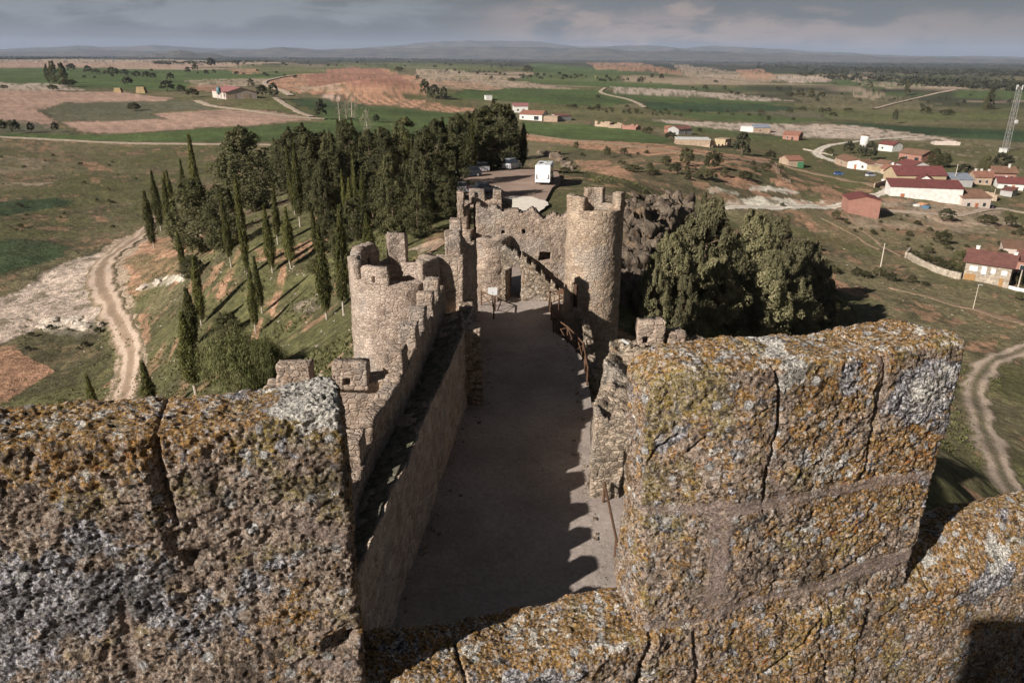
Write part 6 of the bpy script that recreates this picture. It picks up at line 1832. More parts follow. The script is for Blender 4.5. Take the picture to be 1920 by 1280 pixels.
def house(L, M, dep, hw_m, roof, wm, rm, label, ops=(), rise=1.6, over=0.3, chim=(), name='house', cat='house', broken=False, group='buildings of the village', tm=None):
    """L, M: photo pixels of the ends of the wall that faces the camera; roof: 'along', 'front' (gable faces us), 'shed', 'flat', 'none'"""
    a = at(*L); b_ = at(*M)
    base = min(a[2], b_[2]) - 0.1
    d = (b_ - a)[:2]; W_ = float(np.linalg.norm(d)); ang = math.atan2(d[1], d[0])
    root = empty(name, (a[0], a[1], base), ang)
    tag(root, label, cat, group)
    foot = 0.8 + abs(a[2] - b_[2])
    h = hw_m + abs(a[2] - b_[2]) * 0.4
    D = dep
    w_ = MB()
    if roof == 'front':
        w_.loft([[(0, y, -foot), (W_, y, -foot), (W_, y, h), (W_ / 2, y, h + rise), (0, y, h)] for y in (0, D)])
    elif roof == 'along':
        w_.loft([[(x, 0, -foot), (x, D, -foot), (x, D, h), (x, D / 2, h + rise), (x, 0, h)] for x in (0, W_)])
    elif roof == 'shed':
        w_.loft([[(x, 0, -foot), (x, D, -foot), (x, D, h + rise), (x, 0, h)] for x in (0, W_)])
    else:
        if broken:
            th = 0.45
            for (x0, x1, y0, y1) in ((0, W_, 0, th), (0, W_, D - th, D), (0, th, th, D - th), (W_ - th, W_, th, D - th)):
                n = max(2, int(max(x1 - x0, y1 - y0) / 1.6))
                for k in range(n):
                    if x1 - x0 > y1 - y0: xa, xb, ya, yb = x0 + (x1 - x0) * k / n, x0 + (x1 - x0) * (k + 1) / n, y0, y1
                    else: xa, xb, ya, yb = x0, x1, y0 + (y1 - y0) * k / n, y0 + (y1 - y0) * (k + 1) / n
                    h1 = h * random.uniform(0.45, 1.05)
                    w_.hexa([(xa, ya, -foot), (xb, ya, -foot), (xb, yb, -foot), (xa, yb, -foot), (xa, ya, h1), (xb, ya, h1 * random.uniform(0.8, 1.1)), (xb, yb, h1), (xa, yb, h1 * 0.95)])
        else:
            w_.box(W_ / 2, D / 2, -foot, W_, D, h + foot)
    w_.build('wall', wm, root)
    o = over; tk = 0.16
    if roof == 'front':
        s = rise / (W_ / 2)
        for sgn in (0, 1):
            r_ = MB()
            x0, z0 = (-o, h - o * s) if sgn == 0 else (W_ + o, h - o * s)
            x1, z1 = W_ / 2, h + rise
            lo = [(x0, -o, z0 + .02), (x1, -o, z1 + .02), (x1, D + o, z1 + .02), (x0, D + o, z0 + .02)]
            if sgn: lo = [lo[1], lo[0], lo[3], lo[2]]
            r_.hexa(lo + [(x, y, z + tk) for x, y, z in lo]); rf = r_.build('roof', rm, root)
    elif roof == 'along':
        s = rise / (D / 2)
        for sgn in (0, 1):
            y0, y1 = (-o, D / 2) if sgn == 0 else (D / 2, D + o)
            z0, z1 = (h - o * s, h + rise) if sgn == 0 else (h + rise, h - o * s)
            lo = [(-o, y0, z0 + .02), (W_ + o, y0, z0 + .02), (W_ + o, y1, z1 + .02), (-o, y1, z1 + .02)]
            r_ = MB(); r_.hexa(lo + [(x, y, z + tk) for x, y, z in lo]); rf = r_.build('roof', rm, root)
    elif roof == 'shed':
        s = rise / D
        lo = [(-o, -o, h - o * s + .02), (W_ + o, -o, h - o * s + .02), (W_ + o, D + o, h + rise + o * s + .02), (-o, D + o, h + rise + o * s + .02)]
        r_ = MB(); r_.hexa(lo + [(x, y, z + tk) for x, y, z in lo]); rf = r_.build('roof', rm, root)
    elif roof == 'flat':
        r_ = MB(); r_.box(W_ / 2, D / 2, h + 0.01, W_ + 2 * o, D + 2 * o, 0.2, 0.03); rf = r_.build('roof', rm, root)
    for (kind, u, wd, z0, hh, *rest) in ops:
        mat_ = rest[0] if rest else M_WIN
        x = u * W_
        if kind == 'w':
            f_ = MB()
            for (cx, cz, sx_, sz_) in ((x, z0 - 0.06, wd + 0.24, 0.1), (x, z0 + hh, wd + 0.24, 0.1), (x - wd / 2 - 0.06, z0, 0.1, hh), (x + wd / 2 + 0.06, z0, 0.1, hh)):
                f_.box(cx, -0.02, cz, sx_, 0.14, sz_)
            fr = f_.build('window', M_FRM, root)
            p_ = MB().box(x, -0.02, z0, wd, 0.06, hh).build('pane', mat_, fr)
        else:
            dd = MB().box(x, -0.04, z0, wd, 0.12, hh, 0.02).build('door', mat_, root)
    for (u, v_, ch) in chim:
        c_ = MB(); c_.box(u * W_, v_ * D, h + rise * 0.3, 0.7, 0.6, ch + rise * 0.4); c_.box(u * W_, v_ * D, h + rise * 0.7 + ch, 0.9, 0.8, 0.15)
        c_.build('chimney', W_WHITE if tm is None else tm, root)
    return root

B_ = 'outlying farm buildings'
house((424, 187), (482, 184.6), 44, 5.0, 'front', W_PINK, R_PINK, 'wide white gabled barn with faded red roof and two big doors on the left plain', (('d', .17, 6.5, 0, 4.0, M_DOORW), ('d', .66, 5.6, 0, 4.2, M_DOORW)), 3.4, 0.5, name='barn', cat='barn', group=B_)
house((1588.5, 399), (1646.9, 410), 9.0, 5.0, 'front', W_BRICK, R_RED, 'red brick shed with dark red roof beside the white chalk track', (), 1.1, 0.25, name='brick_shed', cat='shed')
house((1667.6, 367), (1801, 384), 7.5, 4.6, 'shed', W_WHITE, R_RED, 'very long white walled shed with low red roof', (('d', .18, 1.3, 0.3, 2.9, M_DOORR),), 1.7, 0.3, name='long_shed', cat='shed')
house((1802, 385.5), (1854.6, 393), 7.0, 3.6, 'shed', W_PINK, R_TILE, 'small pink house with tiled roof joined to the right end of the long white shed', (('w', .25, 1.1, 1.2, 1.2), ('d', .53, 1.1, 0.05, 2.3, M_DOORR), ('w', .79, 1.1, 1.2, 1.2)), 1.6, 0.35)
house((1678.5, 347), (1770.5, 353), 11, 4.6, 'along', W_OCHRE, R_RED, 'big ochre farm building with long dark red roof behind the long white shed', (('d', .32, 6.5, 0.0, 3.2, W_GREY),), 2.8, 0.4, name='farm_building', cat='farm building')
house((1717, 353), (1747, 355.5), 6, 3.4, 'front', W_WHITE, R_RED, 'white gabled porch with red roof in front of the ochre farm building', (), 1.7, 0.4, name='gabled_porch', cat='porch')
house((1774, 352), (1795, 353), 6, 3.0, 'flat', W_OCHRE, W_TAN, 'small ochre outbuilding right of the big ochre farm building', (), 0, 0.1, name='outbuilding', cat='outbuilding')
house((1781, 349), (1822, 352), 13, 3.0, 'along', W_GREY, R_BLUE, 'low warehouse with wide blue-grey sheet roof in the middle of the village', (), 1.6, 0.3, name='warehouse', cat='warehouse')
house((1827, 345), (1858, 348), 8, 3.2, 'along', W_TAN, R_ORG, 'house with red tiled roof and pale chimneys right of the blue-grey warehouse', (('w', .3, 1, 1, 1.1), ('w', .7, 1, 1, 1.1)), 2.0, 0.4, ((.15, .5, 1.2), (.5, .5, 1.2), (.95, .5, 1.2)))
house((1863, 338), (1903, 341), 9, 3.8, 'along', W_BRICK, R_TILE, 'brick house with grey-brown tiled hip roof below the big round tree', (('w', .25, 1.2, 1.2, 1.2), ('w', .5, 1.2, 1.2, 1.2), ('w', .8, 1.2, 1.2, 1.2)), 1.8, 0.8, ((.75, .4, 1.6),))
house((1870, 353), (1918, 358), 9, 2.6, 'along', W_WHITE, R_RED, 'long white house with dark red roof at the right edge of the village', (('w', .3, 1, 1, 1), ('d', .6, 1.1, 0, 2.1, M_DOORR)), 1.8, 0.5, ((.35, .5, 0.8),))
house((1838, 372), (1868, 378), 6, 2.2, 'none', W_TAN, R_TILE, 'roofless pinkish ruin behind the pink house', (), 0, 0, broken=True, name='ruin', cat='ruin')
house((1874, 366), (1896, 370), 5, 2.2, 'shed', W_GREY, R_MAR, 'dark little lean-to with maroon roof near the right village edge', (), 0.8, 0.2, name='lean_to', cat='shed')
house((1674, 322), (1704, 327), 11, 3.4, 'along', W_WHITE, R_RED, 'white house with red roof just behind the ochre farm building', (('w', .3, 1, 1.2, 1.1),), 2.0, 0.3)
house((1704, 326), (1731, 322), 6, 3.2, 'shed', W_GREY, R_MAR, 'dark grey shed with a dark panel for its shaded open front beside the white red-roofed house', (('d', .5, 5, 0, 2.6, M_WIN),), 0.9, 0.3, name='open_shed', cat='shed')  # dark panel on the solid wall stands for the shade inside the opening
house((1636, 319), (1657, 322), 7, 3.2, 'along', W_WHITE, R_TILE, 'small white house with pale tiled roof left of the village centre', (('w', .5, 1, 1.2, 1.1),), 1.4, 0.3)
house((1650, 325), (1675, 329), 6, 2.4, 'along', W_TAN, R_ORG, 'low tan house with rust red roof below the small white house', (), 1.5, 0.3, ((.55, .5, 1.4),))
house((1565, 307), (1590, 315), 8, 3.0, 'along', W_TAN, R_TILE, 'tan house with worn brown roof at the left end of the village row', (('w', .5, 1, 1.1, 1),), 1.6, 0.3)
house((1588, 315), (1626, 320), 7, 3.0, 'front', W_WHITE, R_TILE, 'white double gabled house in the left village row', (('d', .4, 1.2, 0, 2.2, M_DOORR), ('w', .75, 1, 1.1, 1)), 1.2, 0.3)
house((1620, 319), (1634, 322), 5, 2.6, 'flat', W_OCHRE, W_TAN, 'tiny ochre annex at the right end of the white double gabled house', (), 0, 0.1, name='annex', cat='outbuilding')
house((1684, 300), (1726, 305), 10, 3.8, 'along', W_BRICK, R_TILE, 'half ruined brick house with low tiled roof among rubble', (('w', .35, 1.2, 1.2, 1.3), ('d', .8, 2.2, 0, 2.4, M_WIN)), 1.8, 0.5, name='brick_ruin', cat='house')
house((1700, 308), (1740, 312), 5, 1.8, 'none', W_TAN, R_TILE, 'tumbled stone walls in front of the half ruined brick house', (), 0, 0, broken=True, name='ruin', cat='ruin')
house((1646, 282), (1672, 285), 8, 3.6, 'along', W_WHITE, R_RED, 'white cottage with red roof beside the round white silo', (('w', .3, 1, 1.2, 1.1),), 1.7, 0.3)
house((1752, 272), (1800, 273), 8, 2.2, 'none', W_PINK, R_TILE, 'long pale ruined farm on the far side of the village', (), 0, 0, broken=True, name='ruin', cat='ruin', group=B_)
house((1269, 271), (1331, 276), 12, 3.2, 'flat', W_TAN, R_WHT, 'long adobe building with bright white flat roof above the orange slope', (), 0, 0.2, name='adobe_building', cat='building', group=B_)
house((1332, 277), (1369, 277), 8, 2.6, 'none', W_TAN, R_TILE, 'open adobe enclosure joined to the white roofed building', (), 0, 0, broken=True, name='adobe_enclosure', cat='ruin', group=B_)
house((1359, 276), (1370, 276), 6, 4.2, 'flat', W_OCHRE, W_TAN, 'small square ochre hut at the corner of the adobe enclosure', (('w', .5, 1, 2, 1),), 0, 0.1, name='hut', cat='hut', group=B_)
house((1272, 253), (1297, 253), 9, 3.6, 'along', W_GREY, R_MAR, 'grey house with maroon roof beyond the white roofed adobe building', (('w', .5, 1, 1.2, 1.1),), 1.6, 0.3, group=B_)
house((1245, 249), (1258, 250), 5, 2.8, 'along', W_BRICK, R_ORG, 'tiny red house left of the grey maroon roofed house', (), 1.4, 0.3, group=B_)
house((1388, 246), (1413, 248), 9, 3.2, 'flat', W_WHITE, R_WHT, 'white low walled yard at the left end of the far blue roofed farm', (), 0, 0.1, name='farm_yard', cat='farm building', group=B_)
house((1412, 248), (1444, 249), 10, 3.2, 'along', W_TAN, R_BLUE, 'far farm with blue-grey roof on the pale ploughed field', (('w', .4, 1, 1, 1),), 1.8, 0.3, name='farm_building', cat='farm building', group=B_)
house((1467, 261), (1497, 264), 8, 3.2, 'along', W_BRICK, R_ORG, 'small red brick house below the far blue roofed farm', (('w', .3, 1, 1.2, 1), ('d', .6, 1, 0, 2, M_WIN)), 1.8, 0.3, group=B_)
house((1478, 311), (1505, 315), 9, 3.0, 'along', W_TAN, R_ORG, 'orange roofed shed with a green door left of the village', (('d', .82, 3.0, 0, 2.8, M_GRN),), 1.6, 0.3, name='shed', cat='shed', group=B_)
house((963, 211), (990, 212), 12, 5.0, 'along', W_WHITE, R_PINK, 'white two storey farmhouse with red roof beyond the grove', (('w', .3, 1.2, 1.6, 1.4), ('w', .7, 1.2, 1.6, 1.4)), 2.0, 0.4, group=B_)
house((974, 224), (1016, 227), 12, 4.0, 'along', W_WHITE, R_ORG, 'white farmhouse with orange tiled roof just right of the grove', (('w', .15, 1.2, 1.4, 1.4), ('w', .75, 3.5, .6, 2.6)), 2.4, 0.4, group=B_)
house((1019, 228), (1045, 229), 9, 3.6, 'flat', W_TAN, W_TAN, 'tan flat roofed outbuilding beside the orange roofed farmhouse', (), 0, 0.1, name='outbuilding', cat='outbuilding', group=B_)
house((1046, 227), (1071, 226), 8, 3.4, 'shed', W_GREY, R_MAR, 'dark shed at the right end of the far farm', (), 1.0, 0.2, name='shed', cat='shed', group=B_)
house((1115, 237), (1142, 239), 8, 3.6, 'none', W_TAN, R_TILE, 'left part of the adobe ruins at the edge of the green field', (), 0, 0, broken=True, name='adobe_ruin', cat='ruin', group=B_)
house((1140, 240), (1165, 241), 8, 3.0, 'none', W_TAN, R_TILE, 'middle part of the adobe ruins at the edge of the green field', (), 0, 0, broken=True, name='adobe_ruin', cat='ruin', group=B_)
house((1166, 242), (1192, 244), 7, 3.0, 'none', W_BRICK, R_TILE, 'dark right part of the adobe ruins at the edge of the green field', (), 0, 0, broken=True, name='adobe_ruin', cat='ruin', group=B_)
house((911, 188), (923, 188.5), 6, 4.0, 'flat', W_WHITE, R_WHT, 'tiny white hut in the far green field right of the vineyard', (), 0, 0.2, name='hut', cat='hut', group=B_)
# stone house at the right edge
sh = house((1804.5, 523), (1889, 540.5), 8.5, 4.8, 'along', W_STONE, R_MAR, 'two storey pale stone house with maroon roof and wooden garage door at the right edge',
      (('d', .145, 1.9 * 1.2, 0.2, 1.9, M_ORD), ('w', .19, 1.5, 2.9, 1.1, M_SHUT), ('w', .42, 0.9, 2.5, 1.7, M_SHUT), ('w', .62, 0.8, 2.9, 1.1, M_SHUT), ('w', .86, 1.0, 2.9, 1.0, M_SHUT), ('d', .83, 0.8, 0.1, 2.0, M_ORD)), 1.9, 0.6, ((.12, .7, 1.1), (.97, .5, 1.1)))
house((1897, 512), (1940, 520), 8, 3.6, 'along', W_BRICK, R_MAR, 'red brick house partly cut off by the right frame edge', (('w', .4, 1, 1.4, 1.1),), 1.6, 0.5)
house((1880, 478), (1960, 490), 7, 2.4, 'shed', W_PINK, R_TILE, 'low grey roofed shed behind the stone house', (), 0.8, 0.3, name='shed', cat='shed')

def low_wall(name, pts, h, th, mat_, label, world_top=None):
    P = [at(*q) for q in pts]
    root = empty(name, P[0]); tag(root, label, 'wall')
    b = SB()
    for a_, c_ in zip(P[:-1], P[1:]):
        d = (c_ - a_)[:2]; d /= np.linalg.norm(d)
        b.wall(a_[:2] - d * 0.05, c_[:2] + d * 0.05, th, (a_[2] - 0.8, c_[2] - 0.8), (a_[2] + h, c_[2] + h), 1, res=0.6, amp=0.05)
    child(b.build('wall_body', mat_, None, True), root)
low_wall('stone_wall', [(1700, 484), (1722, 497), (1750, 510), (1775, 518), (1799, 524)], 1.5, 0.6, W_STONE, 'curved pale stone wall running up to the stone house')
low_wall('stone_wall', [(1700, 484), (1708, 474)], 1.5, 0.6, W_STONE, 'short stone wall closing the upper end of the curved one')
low_wall('garden_wall', [(1890, 541), (1930, 550)], 0.7, 0.3, W_WHITE, 'low whitish garden wall right of the stone house')
low_wall('field_wall', [(1565, 300), (1607, 306)], 0.6, 0.5, W_STONE, 'short pale field wall above the village road')
low_wall('field_wall', [(1505, 281), (1530, 286), (1560, 292)], 0.8, 0.5, W_STONE, 'pale field wall left of the village road')
low_wall('yard_wall', [(1640, 352), (1666, 344)], 1.6, 0.4, W_TAN, 'dark low wall between brick shed and long white shed')

# round white silo
q = at(1619, 276); sl = empty('silo', q); tag(sl, 'round white silo tower standing on the grass above the village', 'silo')
hh = top_h(q, 1619, 253); rr = 7.5 * depth(q) / F
b = MB(); n_ = 20
b.loft([[(rr * k_ * math.cos(t_), rr * k_ * math.sin(t_), z_) for t_ in np.linspace(0, 2 * math.pi, n_, endpoint=False)] for z_, k_ in ((-1, 1), (hh * 0.95, 0.97))])
b.build('wall', W_WHITE, sl, True)
b = MB(); b.loft([[(rr * k_ * math.cos(t_), rr * k_ * math.sin(t_), z_) for t_ in np.linspace(0, 2 * math.pi, n_, endpoint=False)] for z_, k_ in ((hh * 0.95, 1.05), (hh * 0.99, 1.03), (hh * 1.0, 0.4))]); b.build('roof', R_TILE, sl)
# feed tank beside the barn
q = at(412, 187); ft = empty('feed_tank', q); tag(ft, 'blue-green cylindrical feed tank on legs beside the barn', 'tank')
hh = top_h(q, 412, 163); rr = 4.2 * depth(q) / F
b = MB(); b.loft([[(rr * k_ * math.cos(t_), rr * k_ * math.sin(t_), hh * z_) for t_ in np.linspace(0, 2 * math.pi, 14, endpoint=False)] for z_, k_ in ((0.38, 0.25), (0.55, 1), (0.88, 1), (1.0, 0.3))])
b.build('tank_body', plain('teal_painted_metal', (0.10, 0.19, 0.20), 0.5), ft, True)
for sx_, sy_ in ((1, 1), (1, -1), (-1, 1), (-1, -1)):
    MB().tube((sx_ * rr * .7, sy_ * rr * .7, -0.5), (sx_ * rr * .7, sy_ * rr * .7, hh * .6), 0.18, 0.18, 6).build('leg', M_METW, ft)
# hay stacks
M_HAY = plain('straw_bales', (0.36, 0.27, 0.15), 0.95, 0.3, 0.6, bumpd=0.1)
for (px_, pb_, pt_, w_, lab) in ((222.5, 174, 165, 14, 'left tan stack of straw bales at the edge of the ploughed field'), (266, 175, 163, 17, 'right larger stack of straw bales at the edge of the ploughed field')):
    q = at(px_, pb_); hh = top_h(q, px_, pt_); ww = w_ * depth(q) / F
    hs = empty('straw_stack', q); tag(hs, lab, 'straw stack', 'straw stacks')
    b = MB(); nr = 4
    for r_ in range(nr):
        n_ = 6 - r_ // 2
        for k_ in range(n_):
            b.box((k_ - (n_ - 1) / 2) * ww / 6, 0, hh * r_ / nr, ww / 6 * 0.97, ww * 0.6, hh / nr * 0.97, 0.08)
    b.build('bales', M_HAY, hs)

# lattice mast
q = at(1884, 284)
mast = empty('lattice_mast', q); tag(mast, 'tall white steel lattice radio mast at the right edge', 'mast')
hh = top_h(q, 1906, 172) if False else 34.0
M_STEEL = plain('galvanised_steel', (0.28, 0.27, 0.27), 0.5, 0.08)
b = MB(); w0 = 1.25
cs = [(w0, w0), (-w0, w0), (-w0, -w0), (w0, -w0)]
for x, y in cs: b.tube((x, y, -0.5), (x * .75, y * .75, hh), 0.10, 0.08, 5)
nb_ = 17
for k in range(nb_):
    z0, z1 = hh * k / nb_, hh * (k + 1) / nb_; f0, f1 = 1 - .25 * k / nb_, 1 - .25 * (k + 1) / nb_
    for i in range(4):
        a_, c_ = cs[i], cs[(i + 1) % 4]
        if k % 2: a_, c_ = c_, a_
        b.tube((a_[0] * f0, a_[1] * f0, z0), (c_[0] * f1, c_[1] * f1, z1), 0.045, 0.045, 4)
        b.tube((a_[0] * f1, a_[1] * f1, z1), (c_[0] * f1, c_[1] * f1, z1), 0.04, 0.04, 4)
b.build('lattice', M_STEEL, mast)
for z_, x_ in ((hh * .47, 1.6),):
    b = MB(); b.loft([[(x_ + r_ * math.cos(t_), -1.2 + yy, z_ + r_ * math.sin(t_)) for t_ in np.linspace(0, 2 * math.pi, 14, endpoint=False)] for yy, r_ in ((0, 1.1), (-.35, 1.1), (-.5, .5))]); b.build('dish', M_METW, mast)
for x_, y_ in ((-1.6, 0), (1.6, 0), (0, 1.6), (.6, -1.4)):
    MB().box(x_, y_, hh - 1.6, 0.5, 0.5, 2.6, 0.1).build('antenna', M_METW, mast)
q2 = at(1880, 286)
kk = empty('mast_cabin', q2); tag(kk, 'small white equipment cabin at the foot of the lattice mast', 'cabin')
MB().box(0, 0, -0.3, 3.0, 2.6, 2.6, 0.05).build('cabin_body', W_WHITE, kk); MB().box(0, 0, 2.3, 3.3, 2.9, 0.2).build('roof', W_GREY, kk)

# poles
M_CONC = plain('pale_concrete_pole', (0.50, 0.44, 0.36), 0.9, 0.12)
def pole(pb, pt, label, arm=True, name='utility_pole', thick=0.16):
    q = at(*pb); hh = top_h(q, pb[0], pt); root = empty(name, q); tag(root, label, 'pole', 'poles round the village')
    MB().tube((0, 0, -0.5), (0, 0, hh), thick, thick * .65, 8).build('shaft', M_CONC, root)
    if arm:
        b = MB(); b.box(0, 0, hh - .6, 1.6, .12, .12)
        for x in (-.7, 0, .7): b.tube((x, 0, hh - .5), (x, 0, hh - .2), .06, .04, 6)
        b.build('crossarm', M_DARK, root)
    else:
        b = MB(); b.box(0.35, 0, hh - .1, .9, .22, .12, .03); b.build('lamp_head', M_METW, root)
pole((1648.5, 514), 455, 'pale concrete pole with crossarm standing in the bushes on the slope')
pole((1824, 581), 532, 'thin dark street lamp beside the worn footpath', False, 'street_lamp', 0.08)
pole((1908, 541), 505, 'pale pole right of the stone house', True)
pole((1788, 347), 307, 'pale pole in front of the blue-grey warehouse')
pole((1824, 340), 315, 'pale pole left of the red tiled house with chimneys')
pole((1861.5, 377), 354, 'pale pole behind the pink house')
pole((1917, 356), 338, 'pale pole at the right end of the long white red-roofed house')
pole((1900, 318), 311, 'short pale post above the brick house') if False else None

# ------------------------------------------------------------------ vehicles
def paint(name, col, rough=0.25):
    t = NT(name); t.b.inputs['Coat Weight'].default_value = 0.5; t.b.inputs['Coat Roughness'].default_value = 0.1
    t.b.inputs['Specular IOR Level'].default_value = 0.5
    n_ = t.noise(t.objpos(), 3, 3, 0.5)
    m_ = t.n('ShaderNodeVectorMath', operation='SCALE'); rgb = t.n('ShaderNodeRGB'); rgb.outputs[0].default_value = (*col, 1)
    t.l(rgb.outputs[0], m_.inputs[0]); t.l(t.ramp(n_, .3, .7, .95, 1.05), m_.inputs['Scale'])
    return t.done(m_.outputs[0], None, rough)
P_SIL = paint('silver_paint', (0.50, 0.51, 0.54)); P_DRK = paint('dark_blue_paint', (0.03, 0.04, 0.06)); P_VAN = paint('grey_van_paint', (0.42, 0.44, 0.47)); P_WHT = paint('white_gelcoat', (0.80, 0.80, 0.80), 0.35)
M_GLS = plain('tinted_glass', (0.02, 0.025, 0.03), 0.08, 0.05, 1, spec=0.8); M_TYR = plain('black_rubber', (0.02, 0.02, 0.02), 0.85); M_RIM = plain('alloy_rim', (0.45, 0.45, 0.46), 0.35); M_RED = plain('red_lens', (0.35, 0.02, 0.015), 0.25); M_LAMP = plain('clear_lens', (0.6, 0.6, 0.58), 0.15)
def wheel(root, x, y, r_, w_):
    def disc(nm, rad, y0, y1, mat_, par):
        b = MB(); b.loft([[(x + rr * math.cos(t_), yy, r_ + rr * math.sin(t_)) for t_ in np.linspace(0, 2 * math.pi, 20, endpoint=False)] for yy, rr in ((y0, rad * .9), (y0 + (y1 - y0) * .15, rad), (y1 - (y1 - y0) * .15, rad), (y1, rad * .9))])
        return b.build(nm, mat_, par)
    t_ = disc('wheel', r_, y - w_ / 2, y + w_ / 2, M_TYR, root)
    s = 1 if y > 0 else -1
    disc('rim', r_ * .6, y - w_ / 2 - .01 if s < 0 else y + w_ / 2 - .04, y - w_ / 2 + .04 if s < 0 else y + w_ / 2 + .01, M_RIM, t_)
def car(q, rz, body, label, prof, glass, width=1.72, wr=0.31, wx=(-1.25, 1.25), name='parked_car', cat='car', group='vehicles on the car park', sideglass=None):
    """prof: side outline (x,z) of body shell; glass: outline of the greenhouse"""
    root = empty(name, q, rz); tag(root, label, cat, group)
    def shell(pf, w0, inset_top, nm, mat_, zlim=None):
        n_ = len(pf); zs = [z for _, z in pf]; zt, zb_ = max(zs), min(zs)
        def ring(y, k):
            return [(x * (1 - 0.03 * k), y * (1 - inset_top * max(0, (z - zb_) / (zt - zb_))), z) for x, z in pf]
        rings = [ring(-w0 * .5, 1), ring(-w0 * .5 * .97, 0) if False else ring(-w0 * .46, 0), ring(w0 * .46, 0), ring(w0 * .5, 1)]
        rings = [[(x, y, z) for x, y, z in r_] for r_ in rings]
        b = MB(); b.loft(rings); return b.build(nm, mat_, root)
    shell(prof, width, 0.02, 'body', body)
    shell(glass, width * .9, 0.16, 'windows', M_GLS)
    roof = [(x, z) for x, z in glass if z > max(zz for _, zz in glass) - .12]
    xr0, xr1 = min(x for x, _ in roof), max(x for x, _ in roof); zr = max(zz for _, zz in glass)
    MB().box((xr0 + xr1) / 2, 0, zr - .03, xr1 - xr0 + .1, width * .76, .07, .02).build('roof', body, root)
    for x in wx:
        for y in (-width / 2 + .08, width / 2 - .08): wheel(root, x, y, wr, .2)
    x0, x1 = min(x for x, _ in prof), max(x for x, _ in prof)
    for y in (-width * .36, width * .36):
        MB().box(x1 - .06, y, .62, .12, .32, .15, .03).build('headlight', M_LAMP, root)
        MB().box(x0 + .05, y * 1.08, .75, .12, .16, .3, .03).build('tail_light', M_RED, root)
        MB().box(x1 * .38, y * 1.5, .95, .12, .16, .12, .02).build('mirror', body, root)
    MB().box(x0 + .02, 0, .45, .08, .5, .12).build('number_plate', M_LAMP, root)
    return root
hatch = [(-1.95, .28), (-1.98, .6), (-1.92, .95), (-1.2, 1.0), (.75, .98), (1.65, .82), (1.95, .62), (1.95, .28), (1.55, .2), (-1.6, .2)]
hgl = [(-1.85, .93), (-1.6, 1.40), (-.9, 1.50), (.1, 1.47), (.95, .96)]
z_l = -CPZ
def lotp(px, py): q = place(px, py, CPZ); return (q[0], q[1], z_l)
car(lotp(895, 322.5), R(208), P_SIL, 'silver hatchback parked at the left rear of the car park', hatch, hgl)
car(lotp(908, 362), R(28), P_DRK, 'dark blue saloon parked nearest the gatehouse, half hidden by its merlons', [(-2.25, .28), (-2.28, .65), (-2.2, .92), (-1.3, .98), (.8, .96), (1.9, .78), (2.2, .6), (2.2, .28), (1.8, .2), (-1.9, .2)], [(-1.75, .92), (-1.05, 1.36), (-.3, 1.42), (.3, 1.38), (1.1, .94)], 1.78, .32, (-1.35, 1.4))
car(lotp(868, 361), R(30), P_SIL, 'pale car beyond the dark saloon, mostly hidden by trees', hatch, hgl)
car(lotp(879, 331), R(210), P_DRK, 'dark hatchback beside the silver one, mostly hidden by a conifer', hatch, hgl)
van = [(-2.1, .28), (-2.15, .9), (-2.12, 1.1), (.8, 1.05), (1.7, .9), (2.1, .65), (2.1, .28), (1.7, .2), (-1.8, .2)]
vgl = [(-2.1, 1.0), (-2.0, 1.72), (-1.5, 1.82), (.1, 1.80), (1.05, 1.02)]
car(lotp(960, 316), R(62), P_VAN, 'grey van seen from behind under the trees at the far end of the car park', van, vgl, 1.8, .32, (-1.35, 1.35), 'parked_van', 'van')
# motorhome
q = lotp(1017, 347.5)
mh_ = empty('motorhome', q, R(82)); tag(mh_, 'white motorhome with its rear towards the castle on the car park', 'motorhome', 'vehicles on the car park')
b = MB(); prof = [(0, .45), (0, 2.75), (.25, 2.98), (5.2, 2.98), (6.3, 2.55), (6.35, 2.0), (5.5, 1.9), (5.5, .45)]
b.loft([[(x * (1 if abs(y) < 1.1 else .995) + (0 if abs(y) < 1.1 else .012), y, z if abs(y) < 1.1 else z - .04 * (z > 2.5)) for x, z in prof] for y in (-1.14, -1.06, 1.06, 1.14)])
b.build('body', P_WHT, mh_)
b = MB(); b.loft([[(x, y, z) for x, z in [(5.45, .4), (5.45, 1.95), (6.1, 1.85), (6.5, 1.15), (7.1, .95), (7.15, .4)]] for y in (-1.0, 1.0)]); b.build('cab', P_WHT, mh_)
b = MB(); b.loft([[(x, y, z) for x, z in [(6.05, 1.2), (6.0, 1.8), (6.12, 1.84), (6.52, 1.2)]] for y in (-.9, .9)]); b.build('windscreen', M_GLS, mh_)
for y in (-1.15, 1.15):
    for x, w_ in ((1.2, 1.1), (3.4, 1.2)):
        MB().box(x, y, 1.5, w_, .05, .6, .02).build('side_window', M_GLS, mh_)
    MB().box(2.8, y, .55, 4.9, .03, .35).build('side_stripe', M_DARK, mh_) if y < 0 else None
    for x in (1.6, 6.1): wheel(mh_, x, y * .9, .36, .24)
MB().box(4.6, -1.17, .55, .7, .05, 1.95, .02).build('door', P_VAN, mh_)
for y in (-.9, .9):
    b = MB(); b.box(-.03, y, 1.0, .06, .10, .62, .01); b.box(-.03, y * .93, .98, .06, .30, .10, .01); b.build('tail_light', M_DARK, mh_)
b = MB(); b.box(-.04, 0, .42, .12, 2.2, .22, .03); b.build('bumper', P_WHT, mh_)
MB().box(-.06, 0, .75, .03, .52, .13).build('number_plate', M_LAMP, mh_)
for x in (1.5, 3.9): MB().box(x, 0, 2.98, .6, .6, .12, .03).build('roof_hatch', P_VAN, mh_)
MB().box(2.7, .5, 2.98, 1.2, .6, .05, .01).build('solar_panel', M_DARK, mh_)
MB().box(3.0, -1.22, 2.65, 3.6, .14, .14, .03).build('awning', P_VAN, mh_)
